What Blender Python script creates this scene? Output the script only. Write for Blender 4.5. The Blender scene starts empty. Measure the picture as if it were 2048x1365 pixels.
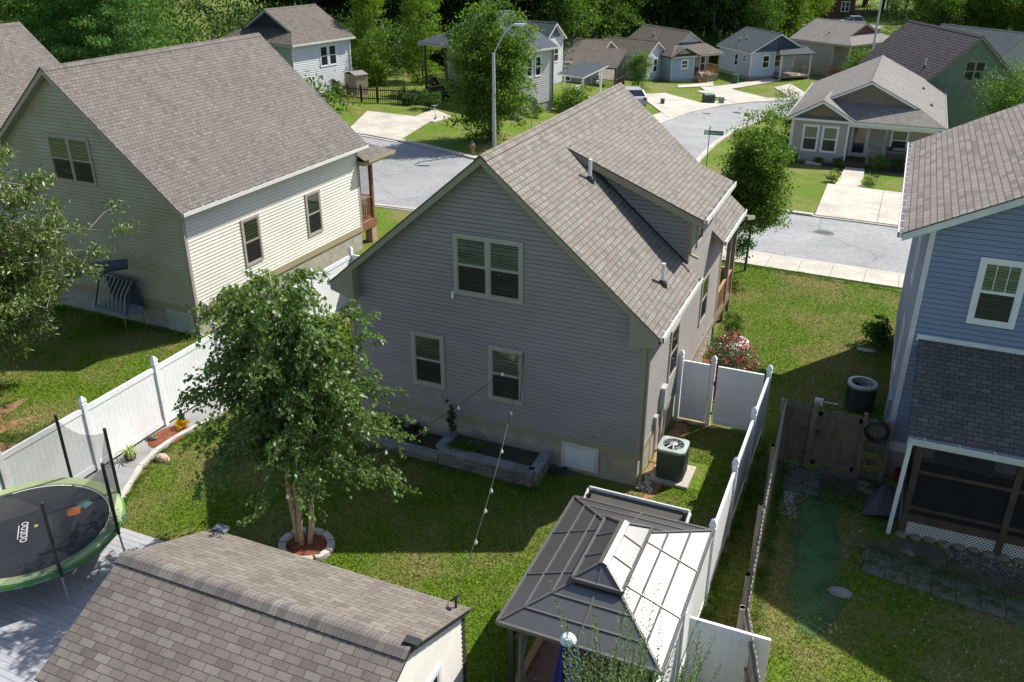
import bpy, math, random
import numpy as np
from mathutils import Vector, Matrix
R = math.radians
scene = bpy.context.scene
COL = scene.collection
# ---------------------------------------------------------------- camera, sky, sun, exposure
CX, CY, CZ = 4.3489, -17.8493, 12.6152
PITCH, YAW, FOC = .4443, .4071, 1762.7
cam = bpy.data.cameras.new('camera'); camo = bpy.data.objects.new('camera', cam); COL.objects.link(camo)
camo.location = (CX, CY, CZ); camo.rotation_euler = (math.pi/2-PITCH, 0, YAW)
cam.sensor_width = 36; cam.lens = 36*FOC/2048; cam.clip_start = .1; cam.clip_end = 3000
scene.camera = camo
SUN = Vector((.50, .74, 1.0)).normalized()
w = bpy.data.worlds.new("World"); scene.world = w; w.use_nodes = True
nt = w.node_tree; nt.nodes.clear()
sky = nt.nodes.new('ShaderNodeTexSky'); sky.sky_type = 'NISHITA'; sky.sun_disc = False
sky.sun_elevation = math.asin(SUN.z); sky.sun_rotation = math.atan2(SUN.x, SUN.y)
bg = nt.nodes.new('ShaderNodeBackground'); bg.inputs[1].default_value = .112
wo = nt.nodes.new('ShaderNodeOutputWorld')
nt.links.new(sky.outputs[0], bg.inputs[0]); nt.links.new(bg.outputs[0], wo.inputs[0])
sl = bpy.data.lights.new('sun', 'SUN'); sl.energy = 5.0; sl.angle = R(.5); sl.color = (1, .955, .88)
so = bpy.data.objects.new('sun', sl); COL.objects.link(so)
so.rotation_euler = (-SUN).to_track_quat('-Z', 'Y').to_euler(); so.location = (30, 40, 60)
scene.view_settings.view_transform = 'Standard'; scene.view_settings.look = 'None'
scene.view_settings.exposure = 0.57; scene.view_settings.gamma = 1; scene.view_settings.use_curve_mapping = False
scene.cycles.max_bounces = 6; scene.cycles.transparent_max_bounces = 12
# ---------------------------------------------------------------- terrain and pixel -> world helper
def sp(t): return t if t > 30 else math.log1p(math.exp(t))
def g(x, y):
    d = y-17-.9*1.5*sp((-x-2)/1.5)
    d = 1.5*sp(d/1.5); d = 51-1.5*sp((51-d)/1.5)
    return -.065*max(0, d)
_f = Vector((-math.sin(YAW)*math.cos(PITCH), math.cos(YAW)*math.cos(PITCH), -math.sin(PITCH)))
_r = Vector((math.cos(YAW), math.sin(YAW), 0)); _u = _r.cross(_f)
def ray(px, py): return _f+_r*((px-1024)/FOC)-_u*((py-682.5)/FOC)
def G(px, py, h=None):
    "ground point seen at photo pixel (or the point at height h)"
    d = ray(px, py); o = Vector((CX, CY, CZ))
    if h is not None: return o+d*((h-CZ)/d.z)
    t = 5.
    while t < 400:
        p = o+d*t
        if p.z <= g(p.x, p.y): break
        t += .1
    return p
# ---------------------------------------------------------------- mesh builder
V3 = Vector
class MB:
    def __init__(s): s.v = []; s.f = []; s.uv = []; s.mi = []
    def poly(s, pts, uv=None, m=0):
        i = len(s.v); s.v += [tuple(p) for p in pts]; s.f.append(tuple(range(i, i+len(pts))))
        s.uv.append(uv or [(0, 0)]*len(pts)); s.mi.append(m)
    def planar(s, pts, ud, m=0, o=None):
        "polygon with uv in metres; ud = direction of u"
        pts = [V3(p) for p in pts]; n = (pts[1]-pts[0]).cross(pts[2]-pts[0]).normalized()
        ud = V3(ud).normalized(); vd = n.cross(ud); o = V3(o) if o else V3((0, 0, 0))
        s.poly(pts, [((p-o).dot(ud), (p-o).dot(vd)) for p in pts], m)
    def slab(s, pts, t, ud=(1, 0, 0), m=0, me=None):
        "pts counter-clockwise from above; extruded down by t"
        pts = [V3(p) for p in pts]; lo = [p-V3((0, 0, t)) for p in pts]; me = m if me is None else me
        s.planar(pts, ud, m); s.planar(lo[::-1], ud, me)
        k = len(pts)
        for i in range(k): s.poly([lo[i], lo[(i+1) % k], pts[(i+1) % k], pts[i]], None, me)
    def box(s, x0, y0, z0, x1, y1, z1, m=0):
        if x1 < x0: x0, x1 = x1, x0
        if y1 < y0: y0, y1 = y1, y0
        if z1 < z0: z0, z1 = z1, z0
        s.hexa([(x0, y0, z0), (x1, y0, z0), (x1, y1, z0), (x0, y1, z0), (x0, y0, z1), (x1, y0, z1), (x1, y1, z1), (x0, y1, z1)], m)
    def hexa(s, c, m=0):
        for a in ((3, 2, 1, 0), (4, 5, 6, 7), (0, 1, 5, 4), (1, 2, 6, 5), (2, 3, 7, 6), (3, 0, 4, 7)):
            p = [V3(c[i]) for i in a]; l = (p[1]-p[0]).length; h = (p[3]-p[0]).length
            s.poly(p, [(0, 0), (l, 0), (l, h), (0, h)], m)
    def fbox(s, o, u, n, u0, z0, u1, z1, d0, d1, m=0):
        "box in a wall frame: u along wall, z up, d outwards"
        up = V3((0, 0, 1)); P = lambda a, d, z: o+u*a+n*d+up*z
        s.hexa([P(u0, d1, z0), P(u1, d1, z0), P(u1, d0, z0), P(u0, d0, z0), P(u0, d1, z1), P(u1, d1, z1), P(u1, d0, z1), P(u0, d0, z1)], m)
    def beam(s, a, b, w, h, m=0, up=(0, 0, 1)):
        a = V3(a); b = V3(b); d = (b-a).normalized(); up = V3(up)
        if abs(d.dot(up)) > .97: up = V3((0, 1, 0))
        x = d.cross(up).normalized(); y = x.cross(d)
        c = []
        for p in (a, b):
            c.append([p-x*w/2-y*h/2, p+x*w/2-y*h/2, p+x*w/2+y*h/2, p-x*w/2+y*h/2])
        s.hexa([c[0][0], c[0][1], c[1][1], c[1][0], c[0][3], c[0][2], c[1][2], c[1][3]], m)
    def tube(s, pts, r, n=6, m=0, cap=True):
        pts = [V3(p) for p in pts]; k = len(pts); r = r if isinstance(r, (list, tuple)) else [r]*k
        rings = []; px = None
        for i, p in enumerate(pts):
            d = (pts[min(i+1, k-1)]-pts[max(i-1, 0)]); d = d.normalized() if d.length > 1e-9 else V3((0, 0, 1))
            if px is None:
                a = V3((0, 0, 1)) if abs(d.z) < .9 else V3((1, 0, 0)); px = d.cross(a).normalized()
            px = (px-d*px.dot(d)).normalized(); py = d.cross(px)
            i0 = len(s.v)
            for j in range(n):
                t = 2*math.pi*j/n; s.v.append(tuple(p+(px*math.cos(t)+py*math.sin(t))*r[i]))
            rings.append(i0)
        for a, b in zip(rings, rings[1:]):
            for j in range(n):
                s.f.append((a+j, a+(j+1) % n, b+(j+1) % n, b+j)); s.uv.append([(0, 0)]*4); s.mi.append(m)
        if cap:
            s.f.append(tuple(rings[0]+j for j in range(n))[::-1]); s.uv.append([(0, 0)]*n); s.mi.append(m)
            s.f.append(tuple(rings[-1]+j for j in range(n))); s.uv.append([(0, 0)]*n); s.mi.append(m)
    def lathe(s, c, prof, n=16, m=0):
        c = V3(c); rings = []
        for r, z in prof:
            rings.append(len(s.v))
            for j in range(n):
                t = 2*math.pi*j/n; s.v.append((c.x+r*math.cos(t), c.y+r*math.sin(t), c.z+z))
        for a, b in zip(rings, rings[1:]):
            for j in range(n):
                s.f.append((a+j, a+(j+1) % n, b+(j+1) % n, b+j)); s.uv.append([(0, 0)]*4); s.mi.append(m)
    def build(s, name, mats, parent=None, smooth=False):
        me = bpy.data.meshes.new(name)
        me.from_pydata(s.v, [], s.f)
        uvl = me.uv_layers.new(name='UVMap')
        uvl.data.foreach_set('uv', [c for f in s.uv for p in f for c in p])
        mats = mats if isinstance(mats, (list, tuple)) else [mats]
        for mm in mats: me.materials.append(mm)
        me.polygons.foreach_set('material_index', s.mi)
        if smooth: me.polygons.foreach_set('use_smooth', [True]*len(s.f))
        me.update()
        o = bpy.data.objects.new(name, me); COL.objects.link(o)
        if parent: o.parent = parent
        return o
def tag(o, label=None, cat=None, group=None, kind=None):
    if label: o['label'] = label
    if cat: o['category'] = cat
    if group: o['group'] = group
    if kind: o['kind'] = kind
    return o
def thing(name, label, cat, loc=(0, 0, 0), rz=0, group=None):
    o = bpy.data.objects.new(name, None); COL.objects.link(o); o.location = loc; o.rotation_euler = (0, 0, rz)
    o.empty_display_size = .3
    return tag(o, label, cat, group)
def copytree(o, parent=None):
    c = o.copy(); COL.objects.link(c)
    if parent: c.parent = parent
    for ch in o.children: copytree(ch, c)
    return c
# ---------------------------------------------------------------- materials
MATS = {}
def newmat(name):
    m = bpy.data.materials.new(name); m.use_nodes = True; m.node_tree.nodes.clear()
    return m, m.node_tree.nodes, m.node_tree.links
def N(nodes, t, **kw):
    n = nodes.new('ShaderNode'+t)
    for k, v in kw.items():
        if k in n.inputs: n.inputs[k].default_value = v
        else: setattr(n, k, v)
    return n
def c4(c): return (c[0], c[1], c[2], 1)
def ramp(nodes, stops):
    r = nodes.new('ShaderNodeValToRGB'); e = r.color_ramp.elements
    while len(e) > 1: e.remove(e[-1])
    e[0].position = stops[0][0]; e[0].color = c4(stops[0][1])
    for p, c in stops[1:]:
        x = e.new(p); x.color = c4(c)
    return r
def mix(nodes, links, fac, a, b, mode='MIX'):
    n = nodes.new('ShaderNodeMix'); n.data_type = 'RGBA'; n.blend_type = mode
    for s, v in ((0, fac), (6, a), (7, b)):
        if hasattr(v, 'links'): links.new(v, n.inputs[s])
        elif s == 0: n.inputs[0].default_value = v
        else: n.inputs[s].default_value = c4(v)
    return n.outputs[2]
def plain(name, col, rough=.6, var=.12, scale=3., fine=.0, metal=0, bump=0, spec=.5, streak=None, coat=0):
    "solid colour with soft large and small variation"
    key = (name,)
    if key in MATS: return MATS[key]
    m, n, l = newmat(name)
    tc = N(n, 'TexCoord'); no = N(n, 'TexNoise', Scale=scale, Detail=5., Roughness=.6)
    src = tc.outputs['Object']
    if streak:
        mp = N(n, 'Mapping'); mp.inputs['Scale'].default_value = streak; l.new(src, mp.inputs[0]); src = mp.outputs[0]
    l.new(src, no.inputs['Vector'])
    a = tuple(max(0, c*(1-var)) for c in col); b = tuple(min(1, c*(1+var)) for c in col)
    r = ramp(n, [(.3, a), (.7, b)]); l.new(no.outputs[0], r.inputs[0]); out = r.outputs[0]
    if fine:
        n2 = N(n, 'TexNoise', Scale=scale*14, Detail=2.); l.new(src, n2.inputs['Vector'])
        r2 = ramp(n, [(.35, (1-fine,)*3), (.65, (1+fine,)*3)]); l.new(n2.outputs[0], r2.inputs[0])
        out = mix(n, l, 1., out, r2.outputs[0], 'MULTIPLY')
    p = N(n, 'BsdfPrincipled', Roughness=rough, Metallic=metal); l.new(out, p.inputs['Base Color'])
    p.inputs['Specular IOR Level'].default_value = spec
    if coat: p.inputs['Coat Weight'].default_value = coat; p.inputs['Coat Roughness'].default_value = .08
    if bump:
        n3 = N(n, 'TexNoise', Scale=scale*10, Detail=4.); l.new(tc.outputs['Object'], n3.inputs['Vector'])
        bp = N(n, 'Bump', Strength=bump, Distance=.02); l.new(n3.outputs[0], bp.inputs['Height']); l.new(bp.outputs[0], p.inputs['Normal'])
    o = N(n, 'OutputMaterial'); l.new(p.outputs[0], o.inputs[0]); MATS[key] = m
    return m
def shingle(name, cols, bw=.22, rh=.145, mort=.012, blotch=.12, gap=(.05, .05, .05), msmooth=.1, tabs=False):
    "asphalt shingles on UVs in metres; cols = list of tab colours"
    m, n, l = newmat(name)
    uv = N(n, 'UVMap'); br = N(n, 'TexBrick'); br.offset = .37 if not tabs else .5; br.offset_frequency = 2
    br.inputs['Scale'].default_value = 1; br.inputs['Mortar Size'].default_value = mort; br.inputs['Mortar Smooth'].default_value = msmooth
    br.inputs['Brick Width'].default_value = bw; br.inputs['Row Height'].default_value = rh
    br.inputs['Color1'].default_value = (0, 0, 0, 1); br.inputs['Color2'].default_value = (1, 1, 1, 1); br.inputs['Mortar'].default_value = (.5, .5, .5, 1)
    l.new(uv.outputs[0], br.inputs['Vector'])
    st = [(i/(len(cols)-1), c) for i, c in enumerate(cols)]
    r = ramp(n, st); r.color_ramp.interpolation = 'LINEAR'; l.new(br.outputs['Color'], r.inputs[0])
    mpp = N(n, 'Mapping'); mpp.inputs['Scale'].default_value = (2.2, .5, 1); l.new(uv.outputs[0], mpp.inputs[0]); no = N(n, 'TexNoise', Scale=.7, Detail=5., Roughness=.65); l.new(mpp.outputs[0], no.inputs['Vector'])
    r2 = ramp(n, [(.3, (1-blotch,)*3), (.7, (1+blotch,)*3)]); l.new(no.outputs[0], r2.inputs[0])
    c1 = mix(n, l, 1., r.outputs[0], r2.outputs[0], 'MULTIPLY')
    n2 = N(n, 'TexNoise', Scale=60., Detail=2.); l.new(uv.outputs[0], n2.inputs['Vector'])
    r3 = ramp(n, [(.3, (.82,)*3), (.7, (1.16,)*3)]); l.new(n2.outputs[0], r3.inputs[0])
    c2 = mix(n, l, 1., c1, r3.outputs[0], 'MULTIPLY')
    c3 = mix(n, l, br.outputs['Fac'], c2, gap)
    # height: every course rises towards its lower edge
    sep = N(n, 'SeparateXYZ'); l.new(uv.outputs[0], sep.inputs[0])
    dv = N(n, 'Math', operation='DIVIDE'); l.new(sep.outputs[1], dv.inputs[0]); dv.inputs[1].default_value = rh
    fr = N(n, 'Math', operation='FRACT'); l.new(dv.outputs[0], fr.inputs[0])
    iv = N(n, 'Math', operation='SUBTRACT'); iv.inputs[0].default_value = 1; l.new(fr.outputs[0], iv.inputs[1])
    md = N(n, 'Math', operation='MULTIPLY_ADD'); l.new(br.outputs['Fac'], md.inputs[0]); md.inputs[1].default_value = -1.; l.new(iv.outputs[0], md.inputs[2])
    m3 = N(n, 'Math', operation='MULTIPLY_ADD'); l.new(n2.outputs[0], m3.inputs[0]); m3.inputs[1].default_value = .5; l.new(md.outputs[0], m3.inputs[2])
    bp = N(n, 'Bump', Strength=.55, Distance=.012); l.new(m3.outputs[0], bp.inputs['Height'])
    p = N(n, 'BsdfPrincipled', Roughness=.88); l.new(c3, p.inputs['Base Color']); l.new(bp.outputs[0], p.inputs['Normal'])
    p.inputs['Specular IOR Level'].default_value = .3
    o = N(n, 'OutputMaterial'); l.new(p.outputs[0], o.inputs[0])
    return m
def blocks(name, cols, bw=.4, rh=.2, mort=.02, gapc=(.12, .11, .1)):
    m, n, l = newmat(name)
    uv = N(n, 'UVMap'); br = N(n, 'TexBrick'); br.inputs['Scale'].default_value = 1
    br.inputs['Mortar Size'].default_value = mort; br.inputs['Brick Width'].default_value = bw; br.inputs['Row Height'].default_value = rh
    br.inputs['Color1'].default_value = (0, 0, 0, 1); br.inputs['Color2'].default_value = (1, 1, 1, 1)
    l.new(uv.outputs[0], br.inputs['Vector'])
    r = ramp(n, [(i/(len(cols)-1), c) for i, c in enumerate(cols)]); l.new(br.outputs['Color'], r.inputs[0])
    n2 = N(n, 'TexNoise', Scale=25., Detail=4.); l.new(uv.outputs[0], n2.inputs['Vector'])
    r3 = ramp(n, [(.3, (.75,)*3), (.7, (1.2,)*3)]); l.new(n2.outputs[0], r3.inputs[0])
    c = mix(n, l, 1., r.outputs[0], r3.outputs[0], 'MULTIPLY'); c = mix(n, l, br.outputs['Fac'], c, gapc)
    h = N(n, 'Math', operation='MULTIPLY_ADD'); l.new(br.outputs['Fac'], h.inputs[0]); h.inputs[1].default_value = -1.; l.new(n2.outputs[0], h.inputs[2])
    bp = N(n, 'Bump', Strength=.5, Distance=.015); l.new(h.outputs[0], bp.inputs['Height'])
    p = N(n, 'BsdfPrincipled', Roughness=.9); l.new(c, p.inputs['Base Color']); l.new(bp.outputs[0], p.inputs['Normal'])
    o = N(n, 'OutputMaterial'); l.new(p.outputs[0], o.inputs[0]); return m
def foliage(name, cols, rough=.55, trans=.42, spec=.22):
    "leaf colours vary leaf by leaf and softly across the crown"
    m, n, l = newmat(name)
    ge = N(n, 'NewGeometry'); tc = N(n, 'TexCoord'); no = N(n, 'TexNoise', Scale=.9, Detail=3.); l.new(tc.outputs['Object'], no.inputs['Vector'])
    a = N(n, 'Math', operation='MULTIPLY_ADD'); l.new(no.outputs[0], a.inputs[0]); a.inputs[1].default_value = .9
    b = N(n, 'Math', operation='MULTIPLY'); l.new(ge.outputs['Random Per Island'], b.inputs[0]); b.inputs[1].default_value = .55
    sb = N(n, 'Math', operation='SUBTRACT'); l.new(b.outputs[0], sb.inputs[0]); sb.inputs[1].default_value = .2
    l.new(sb.outputs[0], a.inputs[2])
    r = ramp(n, [(i/(len(cols)-1), c) for i, c in enumerate(cols)]); l.new(a.outputs[0], r.inputs[0])
    p = N(n, 'BsdfPrincipled', Roughness=rough); l.new(r.outputs[0], p.inputs['Base Color']); p.inputs['Specular IOR Level'].default_value = spec
    t = N(n, 'BsdfTranslucent'); tcx = mix(n, l, 1., r.outputs[0], (1.3, 1.5, .5), 'MULTIPLY'); l.new(tcx, t.inputs[0])
    mx = N(n, 'MixShader'); mx.inputs[0].default_value = trans; l.new(p.outputs[0], mx.inputs[1]); l.new(t.outputs[0], mx.inputs[2])
    o = N(n, 'OutputMaterial'); l.new(mx.outputs[0], o.inputs[0]); return m
def groundmat(name, greens, dry, dirt, dirt_lo=.62, rnd=False, dry_lo=.44):
    m, n, l = newmat(name)
    ge = N(n, 'NewGeometry'); P = ge.outputs['Position']
    n1 = N(n, 'TexNoise', Scale=.35, Detail=5., Roughness=.62); l.new(P, n1.inputs['Vector'])
    n2 = N(n, 'TexNoise', Scale=7., Detail=5., Roughness=.7); l.new(P, n2.inputs['Vector'])
    n3 = N(n, 'TexNoise', Scale=.22, Detail=4., Roughness=.6); mp = N(n, 'Mapping'); mp.inputs['Location'].default_value = (31, 7, 3); l.new(P, mp.inputs[0]); l.new(mp.outputs[0], n3.inputs['Vector'])
    f = ge.outputs['Random Per Island'] if rnd else n2.outputs[0]
    r = ramp(n, [(.25, greens[0]), (.5, greens[1]), (.75, greens[2])]); l.new(f, r.inputs[0])
    rd = ramp(n, [(dry_lo, (0, 0, 0)), (dry_lo+.17, (1, 1, 1))]); l.new(n1.outputs[0], rd.inputs[0])
    ra = ramp(n, [(.3, tuple(c*.7 for c in dry)), (.7, tuple(c*1.2 for c in dry))]); l.new(f, ra.inputs[0])
    ml = N(n, 'Math', operation='MULTIPLY'); l.new(rd.outputs[0], ml.inputs[0]); ml.inputs[1].default_value = .75
    c = mix(n, l, ml.outputs[0], r.outputs[0], ra.outputs[0])
    re = ramp(n, [(dirt_lo, (0, 0, 0)), (dirt_lo+.1, (1, 1, 1))]); l.new(n3.outputs[0], re.inputs[0])
    c = mix(n, l, re.outputs[0], c, dirt)
    p = N(n, 'BsdfPrincipled', Roughness=.9); l.new(c, p.inputs['Base Color']); p.inputs['Specular IOR Level'].default_value = .15
    if not rnd:
        n4 = N(n, 'TexNoise', Scale=22., Detail=3.); l.new(P, n4.inputs['Vector'])
        bp = N(n, 'Bump', Strength=.9, Distance=.05); l.new(n4.outputs[0], bp.inputs['Height']); l.new(bp.outputs[0], p.inputs['Normal'])
        o = N(n, 'OutputMaterial'); l.new(p.outputs[0], o.inputs[0])
    else:
        t = N(n, 'BsdfTranslucent'); l.new(c, t.inputs[0]); mx = N(n, 'MixShader'); mx.inputs[0].default_value = .3
        l.new(p.outputs[0], mx.inputs[1]); l.new(t.outputs[0], mx.inputs[2]); o = N(n, 'OutputMaterial'); l.new(mx.outputs[0], o.inputs[0])
    return m
def islandmat(name, cols, rough=.88):
    "every separate block gets its own tone"
    m, n, l = newmat(name); ge = N(n, 'NewGeometry'); tc = N(n, 'TexCoord'); r = ramp(n, [(i/(len(cols)-1), c) for i, c in enumerate(cols)]); l.new(ge.outputs['Random Per Island'], r.inputs[0])
    no = N(n, 'TexNoise', Scale=18., Detail=4.); l.new(tc.outputs['Object'], no.inputs['Vector']); r3 = ramp(n, [(.3, (.72,)*3), (.7, (1.22,)*3)]); l.new(no.outputs[0], r3.inputs[0]); c = mix(n, l, 1., r.outputs[0], r3.outputs[0], 'MULTIPLY')
    bp = N(n, 'Bump', Strength=.4, Distance=.02); l.new(no.outputs[0], bp.inputs['Height']); p = N(n, 'BsdfPrincipled', Roughness=rough); l.new(c, p.inputs['Base Color']); l.new(bp.outputs[0], p.inputs['Normal'])
    o = N(n, 'OutputMaterial'); l.new(p.outputs[0], o.inputs[0]); return m
def glassmat():
    m, n, l = newmat('window_glass')
    gl = N(n, 'BsdfGlossy', Roughness=.03); gl.inputs[0].default_value = (.9, .95, .95, 1)
    tr = N(n, 'BsdfTransparent'); tr.inputs[0].default_value = (.9, .94, .92, 1)
    fr = N(n, 'Fresnel', IOR=1.75); mx = N(n, 'MixShader'); l.new(fr.outputs[0], mx.inputs[0]); l.new(tr.outputs[0], mx.inputs[1]); l.new(gl.outputs[0], mx.inputs[2])
    o = N(n, 'OutputMaterial'); l.new(mx.outputs[0], o.inputs[0]); return m
def gradeglass(name, col, rough, spec=.8):
    m, n, l = newmat(name); p = N(n, 'BsdfPrincipled', Roughness=rough); p.inputs['Base Color'].default_value = c4(col); p.inputs['Specular IOR Level'].default_value = spec
    o = N(n, 'OutputMaterial'); l.new(p.outputs[0], o.inputs[0]); return m
def netmat(name, col, alpha):
    m, n, l = newmat(name); d = N(n, 'BsdfDiffuse'); d.inputs[0].default_value = c4(col); t = N(n, 'BsdfTransparent')
    mx = N(n, 'MixShader'); mx.inputs[0].default_value = alpha; l.new(t.outputs[0], mx.inputs[1]); l.new(d.outputs[0], mx.inputs[2])
    o = N(n, 'OutputMaterial'); l.new(mx.outputs[0], o.inputs[0]); return m
GLASS = glassmat(); DARK = plain('room_dark', (.012, .013, .013), .9)
PANE = gradeglass('far_pane', (.02, .024, .028), .08, .9)
BLIND = plain('blind_slats', (.4, .42, .39), .5, .03)
CURTAIN = plain('curtain_cloth', (.42, .4, .36), .8, .25, 6, streak=(6, 6, .3))
WHITE = plain('white_trim', (.72, .73, .73), .45, .04)
GUTW = plain('white_gutter', (.62, .61, .57), .4, .08, 6)
KHAKI = plain('khaki_trim', (.27, .245, .175), .55, .05)
KHAKIW = plain('khaki_window_trim', (.36, .34, .285), .5, .05)
VINYL = plain('white_vinyl', (.8, .81, .81), .35, .08, .9, .04)
CONC = plain('concrete', (.42, .385, .325), .85, .22, .6, .1, bump=.1)
CURBM = plain('curb_concrete', (.4, .37, .32), .85, .16, 1.2, .1, bump=.1)
def asphaltmat():
    m = plain('asphalt', (.245, .245, .245), .85, .17, .35, .12, bump=.2)
    n = m.node_tree.nodes; l = m.node_tree.links; p = [x for x in n if x.type == 'BSDF_PRINCIPLED'][0]
    old = p.inputs['Base Color'].links[0].from_socket
    ge = N(n, 'NewGeometry'); vo = N(n, 'TexVoronoi', Scale=.28, feature='DISTANCE_TO_EDGE')
    nz = N(n, 'TexNoise', Scale=.6, Detail=3.); l.new(ge.outputs['Position'], nz.inputs['Vector'])
    ad = mix(n, l, .3, ge.outputs['Position'], nz.outputs['Color'], 'LINEAR_LIGHT'); l.new(ad, vo.inputs['Vector'])
    r = ramp(n, [(0, (1, 1, 1)), (.016, (0, 0, 0))]); l.new(vo.outputs['Distance'], r.inputs[0])
    n5 = N(n, 'TexNoise', Scale=.25, Detail=2.); l.new(ge.outputs['Position'], n5.inputs['Vector']); r5 = ramp(n, [(.42, (0, 0, 0)), (.6, (.75, .75, .75))]); l.new(n5.outputs[0], r5.inputs[0])
    ml = N(n, 'Math', operation='MULTIPLY'); l.new(r.outputs[0], ml.inputs[0]); l.new(r5.outputs[0], ml.inputs[1])
    c = mix(n, l, ml.outputs[0], old, (.09, .09, .09)); l.new(c, p.inputs['Base Color'])
    return m
ASPH = asphaltmat()
MULCH = plain('red_mulch', (.2, .055, .025), .95, .4, 9, .3, bump=.9)
DIRT = plain('clay_dirt', (.28, .15, .08), .95, .3, 2, .2, bump=.5)
STONE = plain('pale_stone', (.42, .4, .36), .85, .25, 5, .1, bump=.4)
PEBBLE = plain('white_pebbles', (.55, .54, .5), .8, .5, 30, .2, bump=.9)
STUCCO = plain('foundation_stucco', (.33, .3, .25), .9, .2, 3, .16, bump=.5)
BARK = plain('brown_bark', (.12, .09, .065), .9, .3, 6, .2, bump=.8)
BIRCHB = plain('peeling_birch_bark', (.42, .29, .19), .8, .45, 9, .35, bump=.8)
BLACK = plain('black_plastic', (.02, .02, .022), .45)
DMETAL = plain('dark_bronze_metal', (.055, .05, .045), .45, .08, metal=.3)
STEEL = plain('galvanised_steel', (.42, .43, .44), .4, .1, metal=.6)
WOODG = plain('weathered_wood', (.29, .245, .19), .85, .35, 3, .2, bump=.4, streak=(3, 3, .5))
WOODB = plain('brown_wood', (.12, .07, .04), .8, .3, 3, .2, streak=(3, 3, .5))
WOODT = plain('tan_wood', (.36, .2, .1), .8, .2, 3, .15)
DARKW = plain('dark_stained_wood', (.035, .022, .018), .7, .2, 3)
# ---------------------------------------------------------------- setting: ground, roads, walks
GR = [(.036, .078, .006), (.096, .158, .012), (.165, .235, .022)]
LAWN = groundmat('lawn', GR, (.21, .175, .07), (.24, .15, .08), .66)
LAWNB = groundmat('lawn_blades', [tuple(v*1.3 for v in c) for c in GR], (.34, .285, .12), (.24, .17, .08), .72, rnd=True)
def lin(a, b, st): return list(np.arange(a, b, st))
xs = [-900, -400, -200, -130]+lin(-100, 61, 1.5)+[80, 130, 250, 600]; ys = [-400, -150, -60]+lin(-30, 131, 1.5)+[150, 200, 320, 700, 1600]
mb = MB(); nx = len(xs)
for y in ys:
    for x in xs: mb.v.append((x, y, g(x, y)))
for j in range(len(ys)-1):
    for i in range(nx-1):
        a = j*nx+i; mb.f.append((a, a+1, a+1+nx, a+nx)); mb.uv.append([(0, 0)]*4); mb.mi.append(0)
tag(mb.build('ground', LAWN, smooth=True), kind='structure')
def resample(pts, st):
    pts = [V3((p[0], p[1])) for p in pts]; out = []
    for a, b in zip(pts, pts[1:]):
        k = max(1, int((b-a).length/st))
        for i in range(k): out.append(a+(b-a)*(i/k))
    out.append(pts[-1]); return out
def evenly(pts, n):
    pts = [V3((p[0], p[1])) for p in pts]; L = [0]
    for a, b in zip(pts, pts[1:]): L.append(L[-1]+(b-a).length)
    out = []
    for i in range(n):
        t = L[-1]*i/(n-1); k = 0
        while k < len(pts)-2 and L[k+1] < t: k += 1
        s_ = (t-L[k])/max(1e-9, L[k+1]-L[k]); out.append(pts[k]+(pts[k+1]-pts[k])*s_)
    return out
def sheet(name, A, B, dz, mat, n=24, m=6, th=0, parent=None, kind='structure', joints=None):
    "strip between polylines A and B draped on the terrain; th>0 gives side faces"
    a = evenly(A, n); b = evenly(B, n); mb = MB()
    for i in range(n):
        for j in range(m):
            p = a[i]+(b[i]-a[i])*(j/(m-1)); mb.v.append((p.x, p.y, g(p.x, p.y)+dz))
    def F(*q): mb.f.append(q); mb.uv.append([(0, 0)]*len(q)); mb.mi.append(0)
    for i in range(n-1):
        for j in range(m-1):
            k = i*m+j; F(k, k+m, k+m+1, k+1)
    if th:
        for (j, s_) in ((0, 1), (m-1, -1)):
            for i in range(n-1):
                k = i*m+j; p, q = V3(mb.v[k]), V3(mb.v[k+m]); d = V3((0, 0, th)); f = [p, p-d, q-d, q]; mb.poly(f if s_ > 0 else f[::-1])
        for i in (0, n-1):
            for j in range(m-1):
                k = i*m+j; p, q = V3(mb.v[k]), V3(mb.v[k+1]); d = V3((0, 0, th)); mb.poly([p, q, q-d, p-d])
    o = mb.build(name, mat, parent)
    if kind: tag(o, kind=kind)
    return o
def gp_(*px): return [G(*p)[:2] for p in px]
# main road (runs across, behind the houses in front) and the side street that bends away
sheet('road', [(-60, 16.9), (-16, 17.9), (-1, 18.75), (30, 17.2)], [(-60, 33.5), (-27.3, 31.3), (-23, 30.2), (-18, 28.3), (-12.2, 28.1), (-6.3, 28.6), (-4, 27.2), (-.3, 26.75), (30, 25.1)], .02, ASPH, 60, 14)
W_ = [(-12.6, 27.6), (-12.8, 40), (-12.2, 50), (-11.84, 57.07), (-10.46, 64.84), (-8.4, 70.6), (-6.4, 73.2), (-1, 76.5), (8, 79)]
E_ = [(-6.0, 28.), (-6.5, 34), (-6.9, 38), (-7.2, 44.3), (-7.1, 50.6), (-6.6, 56.5), (-5.8, 60.6), (-4.4, 64.0), (2, 68.5), (10, 70.5)]
sheet('side_street', W_, E_, .034, ASPH, 60, 8)
def offs(P, d):
    P = [V3(p) for p in P]; out = []
    for i, p in enumerate(P):
        t = (P[min(i+1, len(P)-1)]-P[max(i-1, 0)]).normalized(); out.append(p+V3((-t.y, t.x))*d)
    return out
def curb(name, P, d=.32, h=.12, n=50): sheet(name, P, offs(P, d), h, CURBM, n, 3, th=.16)
curb('curb', W_[1:], .5); curb('curb', E_[1:], -.32)
curb('curb', [(-60, 33.5), (-27.3, 31.3), (-23, 30.2), (-18, 28.3), (-14.6, 28.4), (-13.3, 30.5), (-12.9, 34)], .4)
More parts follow.
